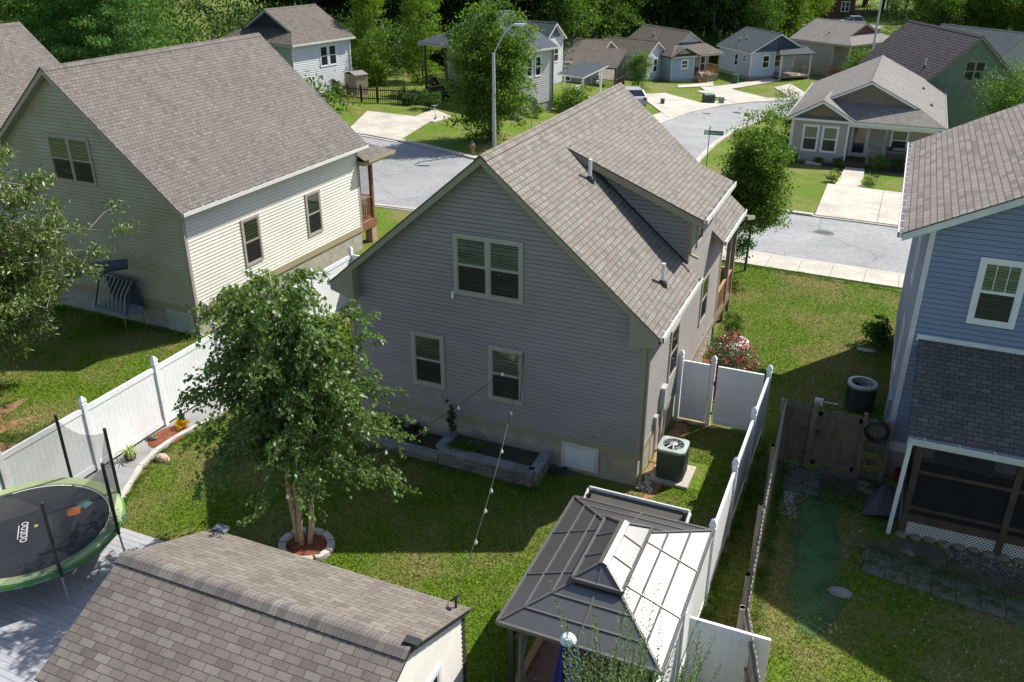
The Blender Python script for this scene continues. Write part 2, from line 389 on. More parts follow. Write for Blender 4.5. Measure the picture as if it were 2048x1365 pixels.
curb('curb', [(-6.3, 33), (-5.9, 30), (-4.6, 27.9), (-2.5, 27.1), (-.3, 26.85), (1.35, 26.75)], .35)
curb('curb', [(1.3, 26.75), (30, 25.1)], .25, .06)
sheet('sidewalk', [(-13.6, 16.9), (-1, 17.05), (30, 15.4)], [(-13.6, 18.1), (-1, 18.62), (30, 17.05)], .07, CONC, 50, 4, th=.1)
JO = plain('joint_groove', (.14, .125, .1), .95)
mb = MB()
for i in range(34):
    x = -12.+i*1.25; y = 17.05-.0515*(x+1)*(x > -1)+.012*(x+1)*(x < -1)
    mb.beam((x, y+.02, g(x, y)+.072), (x+.02, y+1.52, g(x, y+1.5)+.072), .02, .006)
tag(mb.build('sidewalk_joints', JO), kind='structure')
sheet('curb', [(-30, 17.6), (-13.6, 18.2), (-1, 18.7), (30, 17.1)], [(-30, 17.85), (-13.6, 18.45), (-1, 18.95), (30, 17.35)], .05, CURBM, 40, 2, th=.08)
sheet('sidewalk', [V3(p) for p in offs(W_[2:], .55)], [V3(p) for p in offs(W_[2:], 1.9)], .05, CONC, 40, 3, th=.08)
# driveways and paths, from the photo's ground outlines
def quadsheet(name, px, dz=.05, mat=CONC, th=.05, n=14, m=8):
    q = [G(*p) if isinstance(p, tuple) and len(p) == 2 else p for p in px]
    return sheet(name, [q[0][:2], q[1][:2]], [q[3][:2], q[2][:2]], dz, mat, n, m, th)
quadsheet('driveway', [(735, 224), (868, 240), (793, 287), (690, 268)], .06)
quadsheet('front_path', [(828, 236), (868, 220), (905, 236), (868, 246)], .052)
q1 = G(1668, 372); q2 = G(1830, 392); q3 = V3((10., 26.3, 0)); q4 = V3((1.5, 26.75, 0))
sheet('driveway', [(1.34, 35.3), (10.5, 34.4)], [(1.44, 26.95), (9.4, 26.5)], .1, CONC, 14, 8, th=.12)
mb = MB()
for x in (4.35, 5.9):
    for k in range(6): y = 26.8+k*1.36; mb.beam((x+.05*k*.1, y, g(x, y)+.102), (x+.05*(k+1)*.1, y+1.36, g(x, y+1.36)+.102), .03, .006)
tag(mb.build('driveway_joints', JO), kind='structure')
sheet('front_path', [(1.75, 35.2), (3.2, 35.1)], [(1.9, 41.3), (3.05, 41.3)], .112, CONC, 8, 5, th=.1)
quadsheet('driveway', [(1275, 190), (1330, 188), (1412, 210), (1335, 236)], .075)
quadsheet('driveway', [(1392, 184), (1450, 177), (1560, 204), (1472, 207)], .075)
quadsheet('front_path', [(1400, 176), (1545, 158), (1560, 163), (1412, 184)], .09)
quadsheet('front_path', [(1355, 172), (1425, 165), (1428, 173), (1356, 177)], .085)
quadsheet('driveway', [(1548, 177), (1580, 169), (1612, 188), (1590, 202)], .075)
sheet('asphalt_pad', G1 := [(-12, 138), (-2, 138)], [(-14, 152), (0, 152)], .05, ASPH, 8, 6)
# bare ground / beds as thin sheets
def disc(name, c, rx, ry, z, mat, n=28, jit=.06, parent=None, rot=0, th=.0, seed=1):
    rd = random.Random(seed); mb = MB(); pts = []
    for i in range(n):
        t = 2*math.pi*i/n; k = 1+rd.uniform(-jit, jit); x = rx*k*math.cos(t); y = ry*k*math.sin(t)
        pts.append(V3((c[0]+x*math.cos(rot)-y*math.sin(rot), c[1]+x*math.sin(rot)+y*math.cos(rot), z)))
    ce = V3((c[0], c[1], z+th))
    for i in range(n): mb.poly([pts[i], pts[(i+1) % n], ce])
    return mb.build(name, mat, parent)
tag(disc('dirt_patch', (-17.6, -6.6), 2.2, 3.2, .012, DIRT, 40, .25, seed=3), kind='structure')
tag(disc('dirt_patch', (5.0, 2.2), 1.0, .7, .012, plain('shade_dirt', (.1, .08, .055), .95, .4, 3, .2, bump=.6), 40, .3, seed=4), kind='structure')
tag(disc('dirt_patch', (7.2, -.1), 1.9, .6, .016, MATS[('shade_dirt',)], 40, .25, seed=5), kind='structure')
tag(disc('dirt_patch', (.55, 3.62), .9, .12, .012, plain('pale_dirt', (.36, .27, .16), .95, .3, 4, .2), 30, .2, seed=6), kind='structure')
tag(disc('dirt_strip', (.35, 1.6), .35, 2.0, .012, DIRT, 40, .15, seed=8), kind='structure')
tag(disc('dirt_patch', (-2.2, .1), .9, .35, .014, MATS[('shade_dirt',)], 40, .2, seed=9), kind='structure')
TURFM = plain('artificial_turf', (.042, .1, .03), .95, .45, 1.3, .2)
sheet('turf_strip', [(3.85, 1.5), (3.62, 1.1), (3.8, .3), (3.72, -.5), (3.97, -1.4), (3.92, -2.4), (4.2, -3.2), (4.5, -3.6)], [(4.25, 1.55), (4.72, 1.0), (4.66, .2), (4.96, -.6), (4.86, -1.5), (5.08, -2.3), (4.95, -2.9), (4.55, -3.6)], .012, TURFM, 40, 6)
# ---------------------------------------------------------------- houses
SCREEN = netmat('window_screen', (.03, .03, .035), .5)
UX = V3((1, 0, 0)); UY = V3((0, 1, 0)); UZ = V3((0, 0, 1))
def extent(poly, z):
    xs_ = []
    k = len(poly)
    for i in range(k):
        (x0, z0), (x1, z1) = poly[i], poly[(i+1) % k]
        if (z0-z)*(z1-z) <= 0 and abs(z1-z0) > 1e-9: xs_.append(x0+(x1-x0)*(z-z0)/(z1-z0))
    return (min(xs_), max(xs_)) if len(xs_) > 1 else None
def siding(mb, o, u, n, poly, ex=.105, dep=.021):
    "overlapping lap boards filling a convex polygon (u, z)"
    z0 = min(p[1] for p in poly); z1 = max(p[1] for p in poly); z = z0
    while z < z1-1e-4:
        zt = min(z+ex, z1); a = extent(poly, z+1e-5); b = extent(poly, zt-1e-5)
        if a and b:
            P = lambda x, zz, d: o+u*x+n*d+UZ*zz
            gz = ex*.15; zg = zt-gz; f = (zg-z)/(zt-z); c = (a[0]+(b[0]-a[0])*f, a[1]+(b[1]-a[1])*f)
            mb.poly([P(a[0], z, dep), P(a[1], z, dep), P(c[1], zg, .001), P(c[0], zg, .001)])
            mb.poly([P(a[0], z, -.025), P(a[1], z, -.025), P(a[1], z, dep), P(a[0], z, dep)])
            mb.poly([P(c[0], zg, -.025), P(c[1], zg, -.025), P(b[1], zt, -.025), P(b[0], zt, -.025)])
            mb.poly([P(c[0], zg, .001), P(c[1], zg, .001), P(c[1], zg, -.025), P(c[0], zg, -.025)])
        z = zt
def lapmat(name, col, shade_stain=None, var=.085):
    m = plain(name, col, .6, var, .5, .03, streak=(1, 1, 2.5))
    if shade_stain:
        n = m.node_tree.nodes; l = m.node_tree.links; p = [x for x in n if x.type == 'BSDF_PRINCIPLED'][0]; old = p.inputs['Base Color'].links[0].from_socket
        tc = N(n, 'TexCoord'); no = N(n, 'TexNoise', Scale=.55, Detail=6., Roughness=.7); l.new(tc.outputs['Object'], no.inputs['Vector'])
        r = ramp(n, [(.3, (.6, .6, .6)), (.68, (1, 1, 1))]); l.new(no.outputs[0], r.inputs[0]); se = N(n, 'SeparateXYZ'); l.new(tc.outputs['Normal'], se.inputs[0]); lt = N(n, 'Math', operation='LESS_THAN'); l.new(se.outputs[1], lt.inputs[0]); lt.inputs[1].default_value = -.5; mu = N(n, 'Math', operation='MULTIPLY'); l.new(r.outputs[0], mu.inputs[0]); l.new(lt.outputs[0], mu.inputs[1]); l.new(mix(n, l, mu.outputs[0], old, shade_stain), p.inputs['Base Color'])  # near-facing walls only: their shade and greenish stain put into the colour
    return m
def window(house, o, u, n, x, z, w_, h, trim, near=True, sashes=1, tw=.09, grid=False, inside=None, part='window'):
    "double-hung window: casing > sash, pane, blinds"
    f = MB()
    f.fbox(o, u, n, x, z, x+w_, z+tw, 0, .05); f.fbox(o, u, n, x, z+h-tw, x+w_, z+h, 0, .05)
    f.fbox(o, u, n, x, z+tw, x+tw, z+h-tw, 0, .048); f.fbox(o, u, n, x+w_-tw, z+tw, x+w_, z+h-tw, 0, .048)
    sw = (w_-2*tw-(sashes-1)*tw)/sashes
    for i in range(1, sashes): xa = x+tw+i*sw+(i-1)*tw; f.fbox(o, u, n, xa, z+tw, xa+tw, z+h-tw, 0, .048)
    wo_ = f.build(part, trim, house)
    s = MB(); p = MB(); b = MB()
    for i in range(sashes):
        xa = x+tw+i*(sw+tw); xb = xa+sw; za = z+tw; zb = z+h-tw; zm = (za+zb)/2
        for (q, e, d) in ((za, zm, .03), (zm, zb, .038)):
            r_ = .035
            s.fbox(o, u, n, xa, q, xb, q+r_, .012, d); s.fbox(o, u, n, xa, e-r_, xb, e, .012, d+.001)
            s.fbox(o, u, n, xa, q+r_, xa+r_, e-r_, .012, d); s.fbox(o, u, n, xb-r_, q+r_, xb, e-r_, .012, d)
            if grid:
                for t in (1, 2): xg = xa+sw*t/3; s.fbox(o, u, n, xg-.008, q+r_, xg+.008, e-r_, .022, d-.002) if q != za else None
            P = lambda a, zz, dd: o+u*a+n*dd+UZ*zz
            if near:
                p.poly([P(xa, q, d-.008), P(xb, q, d-.008), P(xb, e, d-.008), P(xa, e, d-.008)], m=0)
            else: p.poly([P(xa, q, d-.008), P(xb, q, d-.008), P(xb, e, d-.008), P(xa, e, d-.008)], m=1)
        if near:
            p.poly([P(xa, za, .0155), P(xb, za, .0155), P(xb, zb, .0155), P(xa, zb, .0155)], m=2)
            zz = za+.02
            zlow = za
            while zz < zb-.03:
                if zz >= zlow:
                    if inside == 'curtain': pass
                    else: b.poly([P(xa+.02, zz, .0165), P(xb-.02, zz, .0165), P(xb-.02, zz+.03, .0205), P(xa+.02, zz+.03, .0205)])
                zz += .05
            if inside == 'curtain':
                k = 12
                for j in range(k):
                    c0 = xa+sw*j/k; c1 = xa+sw*(j+1)/k; d0 = .017+.004*(j % 2); d1 = .017+.004*((j+1) % 2)
                    b.poly([P(c0, za, d0), P(c1, za, d1), P(c1, zb, d1), P(c0, zb, d0)])
    if near:
        c = MB()
        for i in range(sashes):
            xa = x+tw+i*(sw+tw); P = lambda a, zz: o+u*a+n*.0335+UZ*zz; c.poly([P(xa+.03, z+tw+.03), P(xa+sw-.03, z+tw+.03), P(xa+sw-.03, z+h/2-.03), P(xa+.03, z+h/2-.03)])
        c.build('insect_screen', SCREEN, wo_)
    s.build('sash', trim if near else trim, wo_); p.build('pane', [GLASS, PANE, DARK], wo_)
    if near and b.f: b.build('curtain' if inside == 'curtain' else 'blinds', CURTAIN if inside == 'curtain' else BLIND, wo_)
    return wo_
class House:
    def __init__(s, name, label, p, wall, roof, trim, found=STUCCO, s_=.35, o_=.3, cat='house', foundz=.8):
        s.ox, s.oy, s.th, s.W, s.L, s.ze, s.zr, s.b = p
        s.root = thing(name, label, cat, (s.ox, s.oy, s.b), s.th); s.s = s_; s.o = o_
        s.wall, s.roofm, s.trim, s.foundm = wall, roof, trim, found; s.fz = foundz
        s.k = (s.zr-s.ze)/(s.W/2+s.s); s.wins = []
        s.wb = MB(); s.rb = MB(); s.fb = MB(); s.gb = []; s.cb = MB(); s.nb = MB()
    def rz(s, u): return s.zr-s.k*abs(u+s.W/2)
    def sides(s, v0=0., L=None, u0=None, u1=0., gable=(True, True), ex=.105, zt=None):
        W = s.W; L = s.L if L is None else L; u0 = -W if u0 is None else u0; f = s.fz
        zw = lambda u: s.rz(u)-.12 if zt is None else zt
        def gp(a, b):
            if a < -W/2 < b and zt is None: return [(a, f), (b, f), (b, zw(b)), (-W/2, zw(-W/2)), (a, zw(a))]
            return [(a, f), (b, f), (b, zw(b)), (a, zw(a))]
        if gable[0]: siding(s.wb, V3((0, v0, 0)), UX, -UY, gp(u0, u1), ex)
        else: siding(s.wb, V3((0, v0, 0)), UX, -UY, [(u0, f), (u1, f), (u1, zw(u1)), (u0, zw(u0))], ex)
        siding(s.wb, V3((0, L, 0)), -UX, UY, [(-a, z) for a, z in gp(u0, u1)], ex)
        siding(s.wb, V3((u1, 0, 0)), UY, UX, [(v0, f), (L, f), (L, zw(u1)), (v0, zw(u1))], ex)
        siding(s.wb, V3((u0, 0, 0)), -UY, -UX, [(-L, f), (-v0, f), (-v0, zw(u0)), (-L, zw(u0))], ex)
        # foundation
        s.fb_box(u0+.02, v0+.02, u1-.02, L-.02, f)
        for (x, y, sx, sy) in ((u0, v0, -1, -1), (u1, v0, 1, -1), (u1, L, 1, 1), (u0, L, -1, 1)):
            zt_ = zw(x); t = .022; c = MB()
            c.box(x-sx*.09, y, f, x+sx*t, y+sy*t, zt_); c.box(x, y-sy*.09, f, x+sx*t, y, zt_); c.build('corner_trim', s.trim, s.root)
    def fb_box(s, x0, y0, x1, y1, f):
        m = s.nb; m.box(x0, y0, -.8, x1, y1, f)
    def gable(s, v0=None, v1=None, left=True, right=True, th=.17, lay=.035):
        v0 = -s.o if v0 is None else v0; v1 = s.L+s.o if v1 is None else v1
        W = s.W; s_ = s.s; e = .02
        R_ = [(s_, v0, s.ze), (s_, v1, s.ze), (-W/2, v1, s.zr), (-W/2, v0, s.zr)]
        L_ = [(-W-s_, v1, s.ze), (-W-s_, v0, s.ze), (-W/2, v0, s.zr), (-W/2, v1, s.zr)]
        if right: s.rslab(R_, 1)
        if left: s.rslab(L_, -1)
        s.cap((-W/2, v0, s.zr), (-W/2, v1, s.zr))
    def rslab(s, pts, sg, lay=.035, th=.17, rb=None):
        s.rb.slab(pts, lay, (0, sg, 0), 0)
        cx_ = sum(p[0] for p in pts)/len(pts); cy_ = sum(p[1] for p in pts)/len(pts)
        q = []
        for p in pts:
            x = p[0]; y = p[1]
            x2 = x-(.02 if x > cx_ else -.02)*(abs(x+s.W/2) > .01); y2 = y-(.02 if y > cy_ else -.02)
            q.append((x2, y2, p[2]-lay-.003+abs(x2-x)*s.k*(1)))
        s.fb.slab(q, th, (0, 1, 0))
    def cap(s, a, b, w_=.16):
        a = V3(a); b = V3(b); d = (b-a).normalized(); x = d.cross(UZ).normalized(); dr = V3((0, 0, -w_*s.k))
        up = V3((0, 0, .022))
        s.cbp = getattr(s, 'cbp', None) or MB()
        for sg in (1, -1):
            q = [a+up, b+up, b+x*sg*w_+dr+up, a+x*sg*w_+dr+up]
            if sg > 0: q = q[::-1]
            s.cbp.slab(q, .02, d)
    def dutch(s, d1=1.5, v1=None):
        "gable roof whose near end is a small gable above a skirt roof"
        W = s.W; s_ = s.s; o = s.o; d = d1+o; k = s.k; v1 = s.L+o if v1 is None else v1; zi = s.ze+k*d
        R_ = [(s_, -o, s.ze), (s_, v1, s.ze), (-W/2, v1, s.zr), (-W/2, d1-.25, s.zr), (s_-d+.25, d1-.25, zi-.25*k), (s_-d+.02, d1-.02, zi-.02*k)]
        R_ = [(s_, -o, s.ze), (s_, v1, s.ze), (-W/2, v1, s.zr), (-W/2, d1-.25, s.zr), (s_-d+.25, d1-.25, zi-.25*k)]
        L_ = [(-W-s_, v1, s.ze), (-W-s_, -o, s.ze), (-W-s_+d-.25, d1-.25, zi-.25*k), (-W/2, d1-.25, s.zr), (-W/2, v1, s.zr)]
        s.rb.slab(R_, .035, (0, 1, 0)); s.rb.slab(L_, .035, (0, -1, 0))
        s.rb.slab([(-W-s_, -o, s.ze), (s_, -o, s.ze), (s_-d-.2, d1+.2, zi+.2*k), (-W-s_+d+.2, d1+.2, zi+.2*k)], .035, (1, 0, 0))
        e = .02; t = .04
        s.fb.slab([(s_-e, -o+e, s.ze-t), (s_-e, v1-e, s.ze-t), (-W/2, v1-e, s.zr-t), (-W/2, d1-.22, s.zr-t), (s_-d+.25-e, d1-.22, zi-.25*k-t)], .15, (0, 1, 0))
        s.fb.slab([(-W-s_+e, v1-e, s.ze-t), (-W-s_+e, -o+e, s.ze-t), (-W-s_+d-.25+e, d1-.22, zi-.25*k-t), (-W/2, d1-.22, s.zr-t), (-W/2, v1-e, s.zr-t)], .15, (0, 1, 0))
        s.fb.slab([(-W-s_+e, -o+e, s.ze-t), (s_-e, -o+e, s.ze-t), (s_-d, d1, zi-t), (-W-s_+d, d1, zi-t)], .14, (1, 0, 0))
        s.cap((-W/2, d1-.25, s.zr), (-W/2, v1, s.zr))
        a = s.W+2*s_-2*d; p = MB(); c = -W/2
        siding(p, V3((0, d1, 0)), UX, -UY, [(c-a/2, zi-.05), (c+a/2, zi-.05), (c, s.zr-.12)], .14, .016)
        return p
    def gutter(s, a, b, out, clips=True, m=None, par=None):
        "open channel along an eave from a to b; out = outward direction"
        a = V3(a); b = V3(b); out = V3(out); d = (b-a).normalized(); w_ = .11; g_ = MB()
        P = lambda p, o_, z: p+out*o_+UZ*z
        for (o0, z0, o1, z1) in ((0, -.12, .012, .0), (0, -.12, .085, -.11), (.085, -.12, w_, .008)):
            g_.hexa([P(a, o0, z0), P(b, o0, z0), P(b, o1, z0), P(a, o1, z0), P(a, o0, z1), P(b, o0, z1), P(b, o1, z1), P(a, o1, z1)])
        for q in (a, b-d*.01): g_.hexa([P(q, 0, -.12), P(q+d*.01, 0, -.12), P(q+d*.01, w_, -.12), P(q, w_, -.12), P(q, 0, 0), P(q+d*.01, 0, 0), P(q+d*.01, w_, 0), P(q, w_, 0)])
        L = (b-a).length; k = int(L/.6)
        if clips:
            for i in range(k): g_.beam(P(a+d*(i+.5)*L/k, -.02, .004), P(a+d*(i+.5)*L/k, w_, .006), .035, .01)
        return g_.build('gutter', m or GUTW, par or s.root)
    def spout(s, top, foot, out, m=None, side=(0, 0, 0)):
        t = MB(); top = V3(top); foot = V3(foot); out = V3(out)
        pts = [top, top-UZ*.12, foot+UZ*(top.z-foot.z-.4), foot+UZ*.12, foot+out*.22+UZ*.04]
        for a, b in zip(pts, pts[1:]): t.beam(a, b, .07, .055)
        return t.build('downspout', m or s.trim, s.root)
    def done(s):
        s.wb.build('wall', s.wall, s.root); s.rb.build('roof', s.roofm, s.root)
        if s.fb.f: s.fb.build('fascia', s.trim, s.root)
        if s.cb.f: s.cb.build('corner_trim', s.trim, s.root)
        if s.nb.f: s.nb.build('foundation', s.foundm, s.root)
        if getattr(s, 'cbp', None): s.cbp.build('ridge_cap', s.roofm, s.root)
    def win(s, side, x, z, w_, h, **kw):
        W = s.W; L = kw.pop('v', None); tr = kw.pop('trim', s.trim)
        fr = {'F': (V3((0, L or 0, 0)), UX, -UY), 'R': (V3((0 if L is None else L, 0, 0)), UY, UX), 'L': (V3((-W, 0, 0)), -UY, -UX)}[side]
        if side == 'L': x = -x-w_
        return window(s.root, fr[0], fr[1], fr[2], x, z, w_, h, tr, **kw)
    def band(s, z0, z1, v0=0, L=None, m=None, part='belly_band'):
        L = s.L if L is None else L; b = MB(); t = .03; W = s.W
        b.box(-W-t, v0-t, z0, t, v0-.002, z1); b.box(.002, v0-.002, z0, t, L, z1); b.box(-W-t, v0-.002, z0, -W-.002, L, z1); b.box(-W-t, L+.002, z0, t, L+t, z1)
        return b.build(part, m or s.trim, s.root)
def vent(parent, x, y, z, h, m=None, tilt=0):
    v = MB(); v.tube([(x, y, z-.05), (x, y, z+h)], .05, 8); o = v.build('vent_pipe', m or WHITE, parent)
    c = MB(); c.lathe((x, y, z), [(.13, -.1), (.11, .03), (.06, .1)], 10); c.build('flashing', BLACK, o); return o
def rail(parent, a, b, h=.9, m=WOODB, bal=.12, zb=.08, name='railing', t=.035):
    a = V3(a); b = V3(b); r_ = MB(); r_.beam(a+UZ*h, b+UZ*h, .09, .04); r_.beam(a+UZ*zb, b+UZ*zb, .04, .05)
    L = (b-a).length; k = max(2, int(L/bal))
    for i in range(k+1):
        p = a+(b-a)*(i/k); r_.beam(p+UZ*zb, p+UZ*h, t, t)
    return r_.build(name, m, parent)
def post(parent, x, y, z0, z1, t=.13, m=WOODB, name='porch_post'):
    p = MB(); p.box(x-t/2, y-t/2, z0, x+t/2, y+t/2, z1); return p.build(name, m, parent)
def door(parent, o, u, n, x, z, w_, h, trim, leaf, name='door', glass=False):
    d = MB(); d.fbox(o, u, n, x, z, x+w_, z+h, 0, .03); t = .1
    do = d.build(name, leaf, parent)
    f = MB(); f.fbox(o, u, n, x-t, z, x, z+h+t, 0, .05); f.fbox(o, u, n, x+w_, z, x+w_+t, z+h+t, 0, .05); f.fbox(o, u, n, x, z+h, x+w_, z+h+t, 0, .05); f.build('door_frame', trim, do)
    if glass:
        p = MB(); p.fbox(o, u, n, x+.1, z+.25, x+w_-.1, z+h-.1, .03, .036); p.build('pane', PANE, do)
    k = MB(); k.fbox(o, u, n, x+w_-.13, z+1., x+w_-.08, z+1.08, .036, .075); k.build('handle', STEEL, do); return do
TAUPE = [(.15, .134, .115), (.19, .169, .145), (.215, .195, .169), (.2, .163, .136), (.24, .219, .189), (.17, .158, .142)]
ROOF1 = shingle('taupe_shingles', TAUPE, .155, .135, .009, gap=(.075, .068, .06))
ROOF2 = shingle('mauve_brown_shingles', [(.115, .1, .088), (.152, .133, .118), (.17, .146, .13), (.143, .122, .108), (.188, .168, .15)], .155, .135, .009, gap=(.065, .058, .052))
ROOFD = shingle('slate_blue_shingles', [(.045, .06, .072), (.07, .088, .1), (.06, .075, .09)], .2, .15, .01, gap=(.03, .035, .04))
ROOFB = shingle('brown_shingles', [(.1, .085, .07), (.16, .135, .11), (.13, .11, .09)], .2, .15, .01, gap=(.05, .045, .04))
ROOFG = shingle('dark_grey_shingles', [(.085, .08, .07), (.12, .112, .1), (.1, .094, .085), (.15, .14, .125)], .22, .13, .009, gap=(.03, .028, .028))
ROOFT = shingle('grey_tan_shingles', [(.16, .148, .135), (.23, .213, .192), (.195, .178, .16)], .2, .15, .01, gap=(.1, .09, .08))
# ---- 1 the grey house in the middle
h1 = House('grey_siding_house', 'grey lap sided house with khaki trim, taupe roof and dormer in the middle', (0, 0, 0, 7.95, 8.8, 4.272, 7.936, 0), lapmat('grey_siding', (.262, .238, .226)), ROOF1, KHAKI, s_=.368, o_=.349, foundz=.98)
h1.sides(ex=.112)
W = 7.95; ze = 4.272; zr = 7.936; S = .368
h1.rslab([(-W-S, 10.28, ze), (-W-S, -.349, ze), (-W/2, -.349, zr), (-W/2, 10.28, zr)], -1)
K1 = h1.k
h1.rslab([(S, -.349, ze), (S, 3.76, ze), (-W/2, 3.76, zr), (-W/2, -.349, zr)], 1)
h1.rb.slab([(-.0, 3.76, ze+K1*S), (-.0, 7.4, ze+K1*S), (-W/2, 7.4, zr), (-W/2, 3.76, zr)], .035, (0, 1, 0))
h1.rslab([(S, 6.78, ze), (S, 10.28, ze), (.0, 10.28, ze+K1*S), (.0, 6.78, ze+K1*S)], 1)
h1.rb.slab([(0, 7.4, ze+K1*S), (0, 10.28, ze+K1*S), (-W/2, 10.28, zr), (-W/2, 7.4, zr)], .035, (0, 1, 0))
h1.fb.slab([(0, 8.5, ze+K1*S-.04), (0, 10.26, ze+K1*S-.04), (-W/2, 10.26, zr-.04), (-W/2, 8.5, zr-.04)], .17)
h1.cap((-W/2, -.349, zr), (-W/2, 10.28, zr), .15)
# dormer
KD = (7.39-5.88)/(3.33+.37); dz = lambda u: 5.88+KD*(.368-u)
h1.rb.slab([(S, 3.45, dz(S)), (S, 7.46, dz(S)), (-3.33, 7.46, dz(-3.33)), (-3.33, 3.45, dz(-3.33))], .035, (0, 1, 0))
h1.fb.slab([(S-.02, 3.47, dz(S)-.04), (S-.02, 7.44, dz(S)-.04), (-3.2, 7.44, dz(-3.2)-.04), (-3.2, 3.47, dz(-3.2)-.04)], .18)
siding(h1.wb, V3((0, 3.76, 0)), UX, -UY, [(-3.2, h1.rz(-3.2)-.02), (0, h1.rz(0)-.02), (0, dz(0)-.2), (-3.2, dz(-3.2)-.1)], .112)
siding(h1.wb, V3((0, 7.3, 0)), -UX, UY, [(0, h1.rz(0)-.02), (3.2, h1.rz(-3.2)-.02), (3.2, dz(-3.2)-.1), (0, dz(0)-.2)], .112)
siding(h1.wb, V3((0, 0, 0)), UY, UX, [(3.76, ze-.0), (7.3, ze-.0), (7.3, dz(0)-.2), (3.76, dz(0)-.2)], .112)
c = MB(); c.box(-.1, 3.738, ze+.3, .022, 3.76, dz(0)-.2); c.box(0, 3.76, 4.2, .022, 3.86, dz(0)-.2); c.build('corner_trim', KHAKI, h1.root); c = MB(); c.box(0, 7.2, 4.2, .022, 7.3, dz(0)-.2); c.build('corner_trim', KHAKI, h1.root)
fl = MB(); fl.beam((-3.3, 3.74, h1.rz(-3.3)+.02), (0, 3.74, h1.rz(0)+.02), .1, .02); fl.build('step_flashing', plain('dark_flashing', (.03, .03, .035), .5), h1.root)
# boxed eave ends
for (ya, yb, sg) in ((-.33, -.02, 1),):
    for xx in (S-.02, -W-S+.02):
        s1 = 1 if xx > -1 else -1; x0 = 0 if s1 > 0 else -W
        zi = ze+K1*S-.05; bx = MB()
        q = [(x0-s1*.34, ya), (xx, ya), (xx, yb), (x0-s1*.34, yb)]
        zt = [ze+K1*(S+.34)-.1, ze-.06, ze-.06, ze+K1*(S+.34)-.1]
        zb_ = [ze-.42, ze-.22, ze-.22, ze-.42]
        cc = [(q[i][0], q[i][1], zb_[i]) for i in range(4)]+[(q[i][0], q[i][1], zt[i]) for i in range(4)]
        if s1 < 0: cc = [cc[1], cc[0], cc[3], cc[2], cc[5], cc[4], cc[7], cc[6]]
        bx.hexa(cc); bx.build('eave_return', KHAKI, h1.root)
h1.win('F', -4.869, 4.388, 1.82, 1.557, sashes=2, trim=KHAKIW); h1.win('F', -6.169, 1.63, .95, 1.53, trim=KHAKIW, inside='half'); h1.win('F', -3.983, 1.63, .95, 1.53, trim=KHAKIW, inside='half')
h1.win('R', 2.42, 1.7, .95, 1.5, trim=KHAKIW); h1.win('R', 6.06, 1.8, .95, 1.5, trim=KHAKIW); h1.win('R', 4.6, 4.75, .75, .85, trim=KHAKIW)
h1.band(.79, 1.0)
door(h1.root, V3((0, -.0, 0)), UX, -UY, -1.88, .14, .78, .62, plain('crawl_frame', (.5, .49, .45), .6, .1), plain('crawl_door_white', (.6, .64, .68), .45, .06), 'crawlspace_door')
for x, y, h_ in ((-2.52, 3.06, .52), (-.16, 1.78, .52)): vent(h1.root, x, y, h1.rz(x), h_)
h1.gutter((S-.02, -.3, ze-.0), (S-.02, 3.7, ze), (1, 0, 0)); h1.gutter((S-.02, 3.5, dz(S)), (S-.02, 7.44, dz(S)), (1, 0, 0)); h1.gutter((S-.02, 6.8, ze), (S-.02, 10.25, ze), (1, 0, 0)); h1.gutter((-W-S+.02, -.3, ze), (-W-S+.02, 10.25, ze), (-1, 0, 0))
h1.spout((.06, .07, 3.9), (.06, .07, .02), (0, -1, 0)); h1.spout((.06, 3.68, 5.7), (.06, 3.68, 4.75), (1, 0, 0)); h1.spout((-W-.06, .07, 3.9), (-W-.06, .07, .02), (0, -1, 0))
# front porch on the street side
pm = MB(); pm.box(-W, 8.8, .55, 0, 12.0, .7); pm.build('porch_floor', WOODB, h1.root)
prb = MB(); prb.slab([(-W-S, 12.4, 3.45), (-W-S, 9.9, 4.1), (S, 9.9, 4.1), (S, 12.4, 3.45)], .14, (1, 0, 0)); prb.build('porch_roof', ROOF1, h1.root)
h1.gutter((S-.02, 10.6, 3.93), (S-.02, 12.35, 3.46), (1, 0, 0), m=KHAKI)
for y in (9.2, 10.9, 11.9): post(h1.root, -.08, y, -.3, 3.9 if y < 11 else 3.5, .13, KHAKI)
for x in (-2.7, -5.3, -W+.08): post(h1.root, x, 11.9, -.2, 3.5, .13, KHAKI)
rail(h1.root, (-.08, 9.2, .7), (-.08, 11.9, .7), .9, WOODT); rail(h1.root, (-.08, 11.9, .7), (-W+.08, 11.9, .7), .9, WOODT)
mt = MB(); mt.box(.015, 1.75, 1.25, .14, 2.05, 1.9); mt.build('electric_meter', plain('meter_grey', (.45, .45, .45), .4, .1), h1.root)
mt = MB(); mt.box(.015, 1.2, 1.0, .1, 1.38, 1.35); mt.tube([(.06, 1.29, 1.0), (.06, 1.29, .1), (.3, 1.2, .05)], .02, 6); mt.tube([(.06, 1.85, 1.25), (.06, 1.85, 0)], .035, 6); mt.tube([(.05, 2.3, 1.5), (.05, 2.3, 0)], .03, 6); mt.build('service_pipes', plain('pipe_grey', (.4, .38, .35), .6, .2), h1.root)
cm = MB(); cm.lathe((-4.9, -.09, 4.28), [(0, .0), (.035, .0), (.04, .08), (0, .1)], 8); cm.box(-4.93, -.08, 4.36, -4.87, -.015, 4.45); tag(cm.build('security_camera', WHITE), 'small white camera under the lower left corner of the upper double window', 'camera')
fl = MB(); fl.box(-.9, 3.71, 6.05, -.72, 3.745, 6.2); fl.box(-.86, 3.62, 6.08, -.76, 3.71, 6.17); fl.build('flood_light', WHITE, h1.root)
va = MB(); va.box(-5.55, -.03, 1.22, -5.35, -.015, 1.45); va.build('wall_vent', plain('wall_vent_tan', (.3, .28, .25), .6), h1.root)
h1.done()
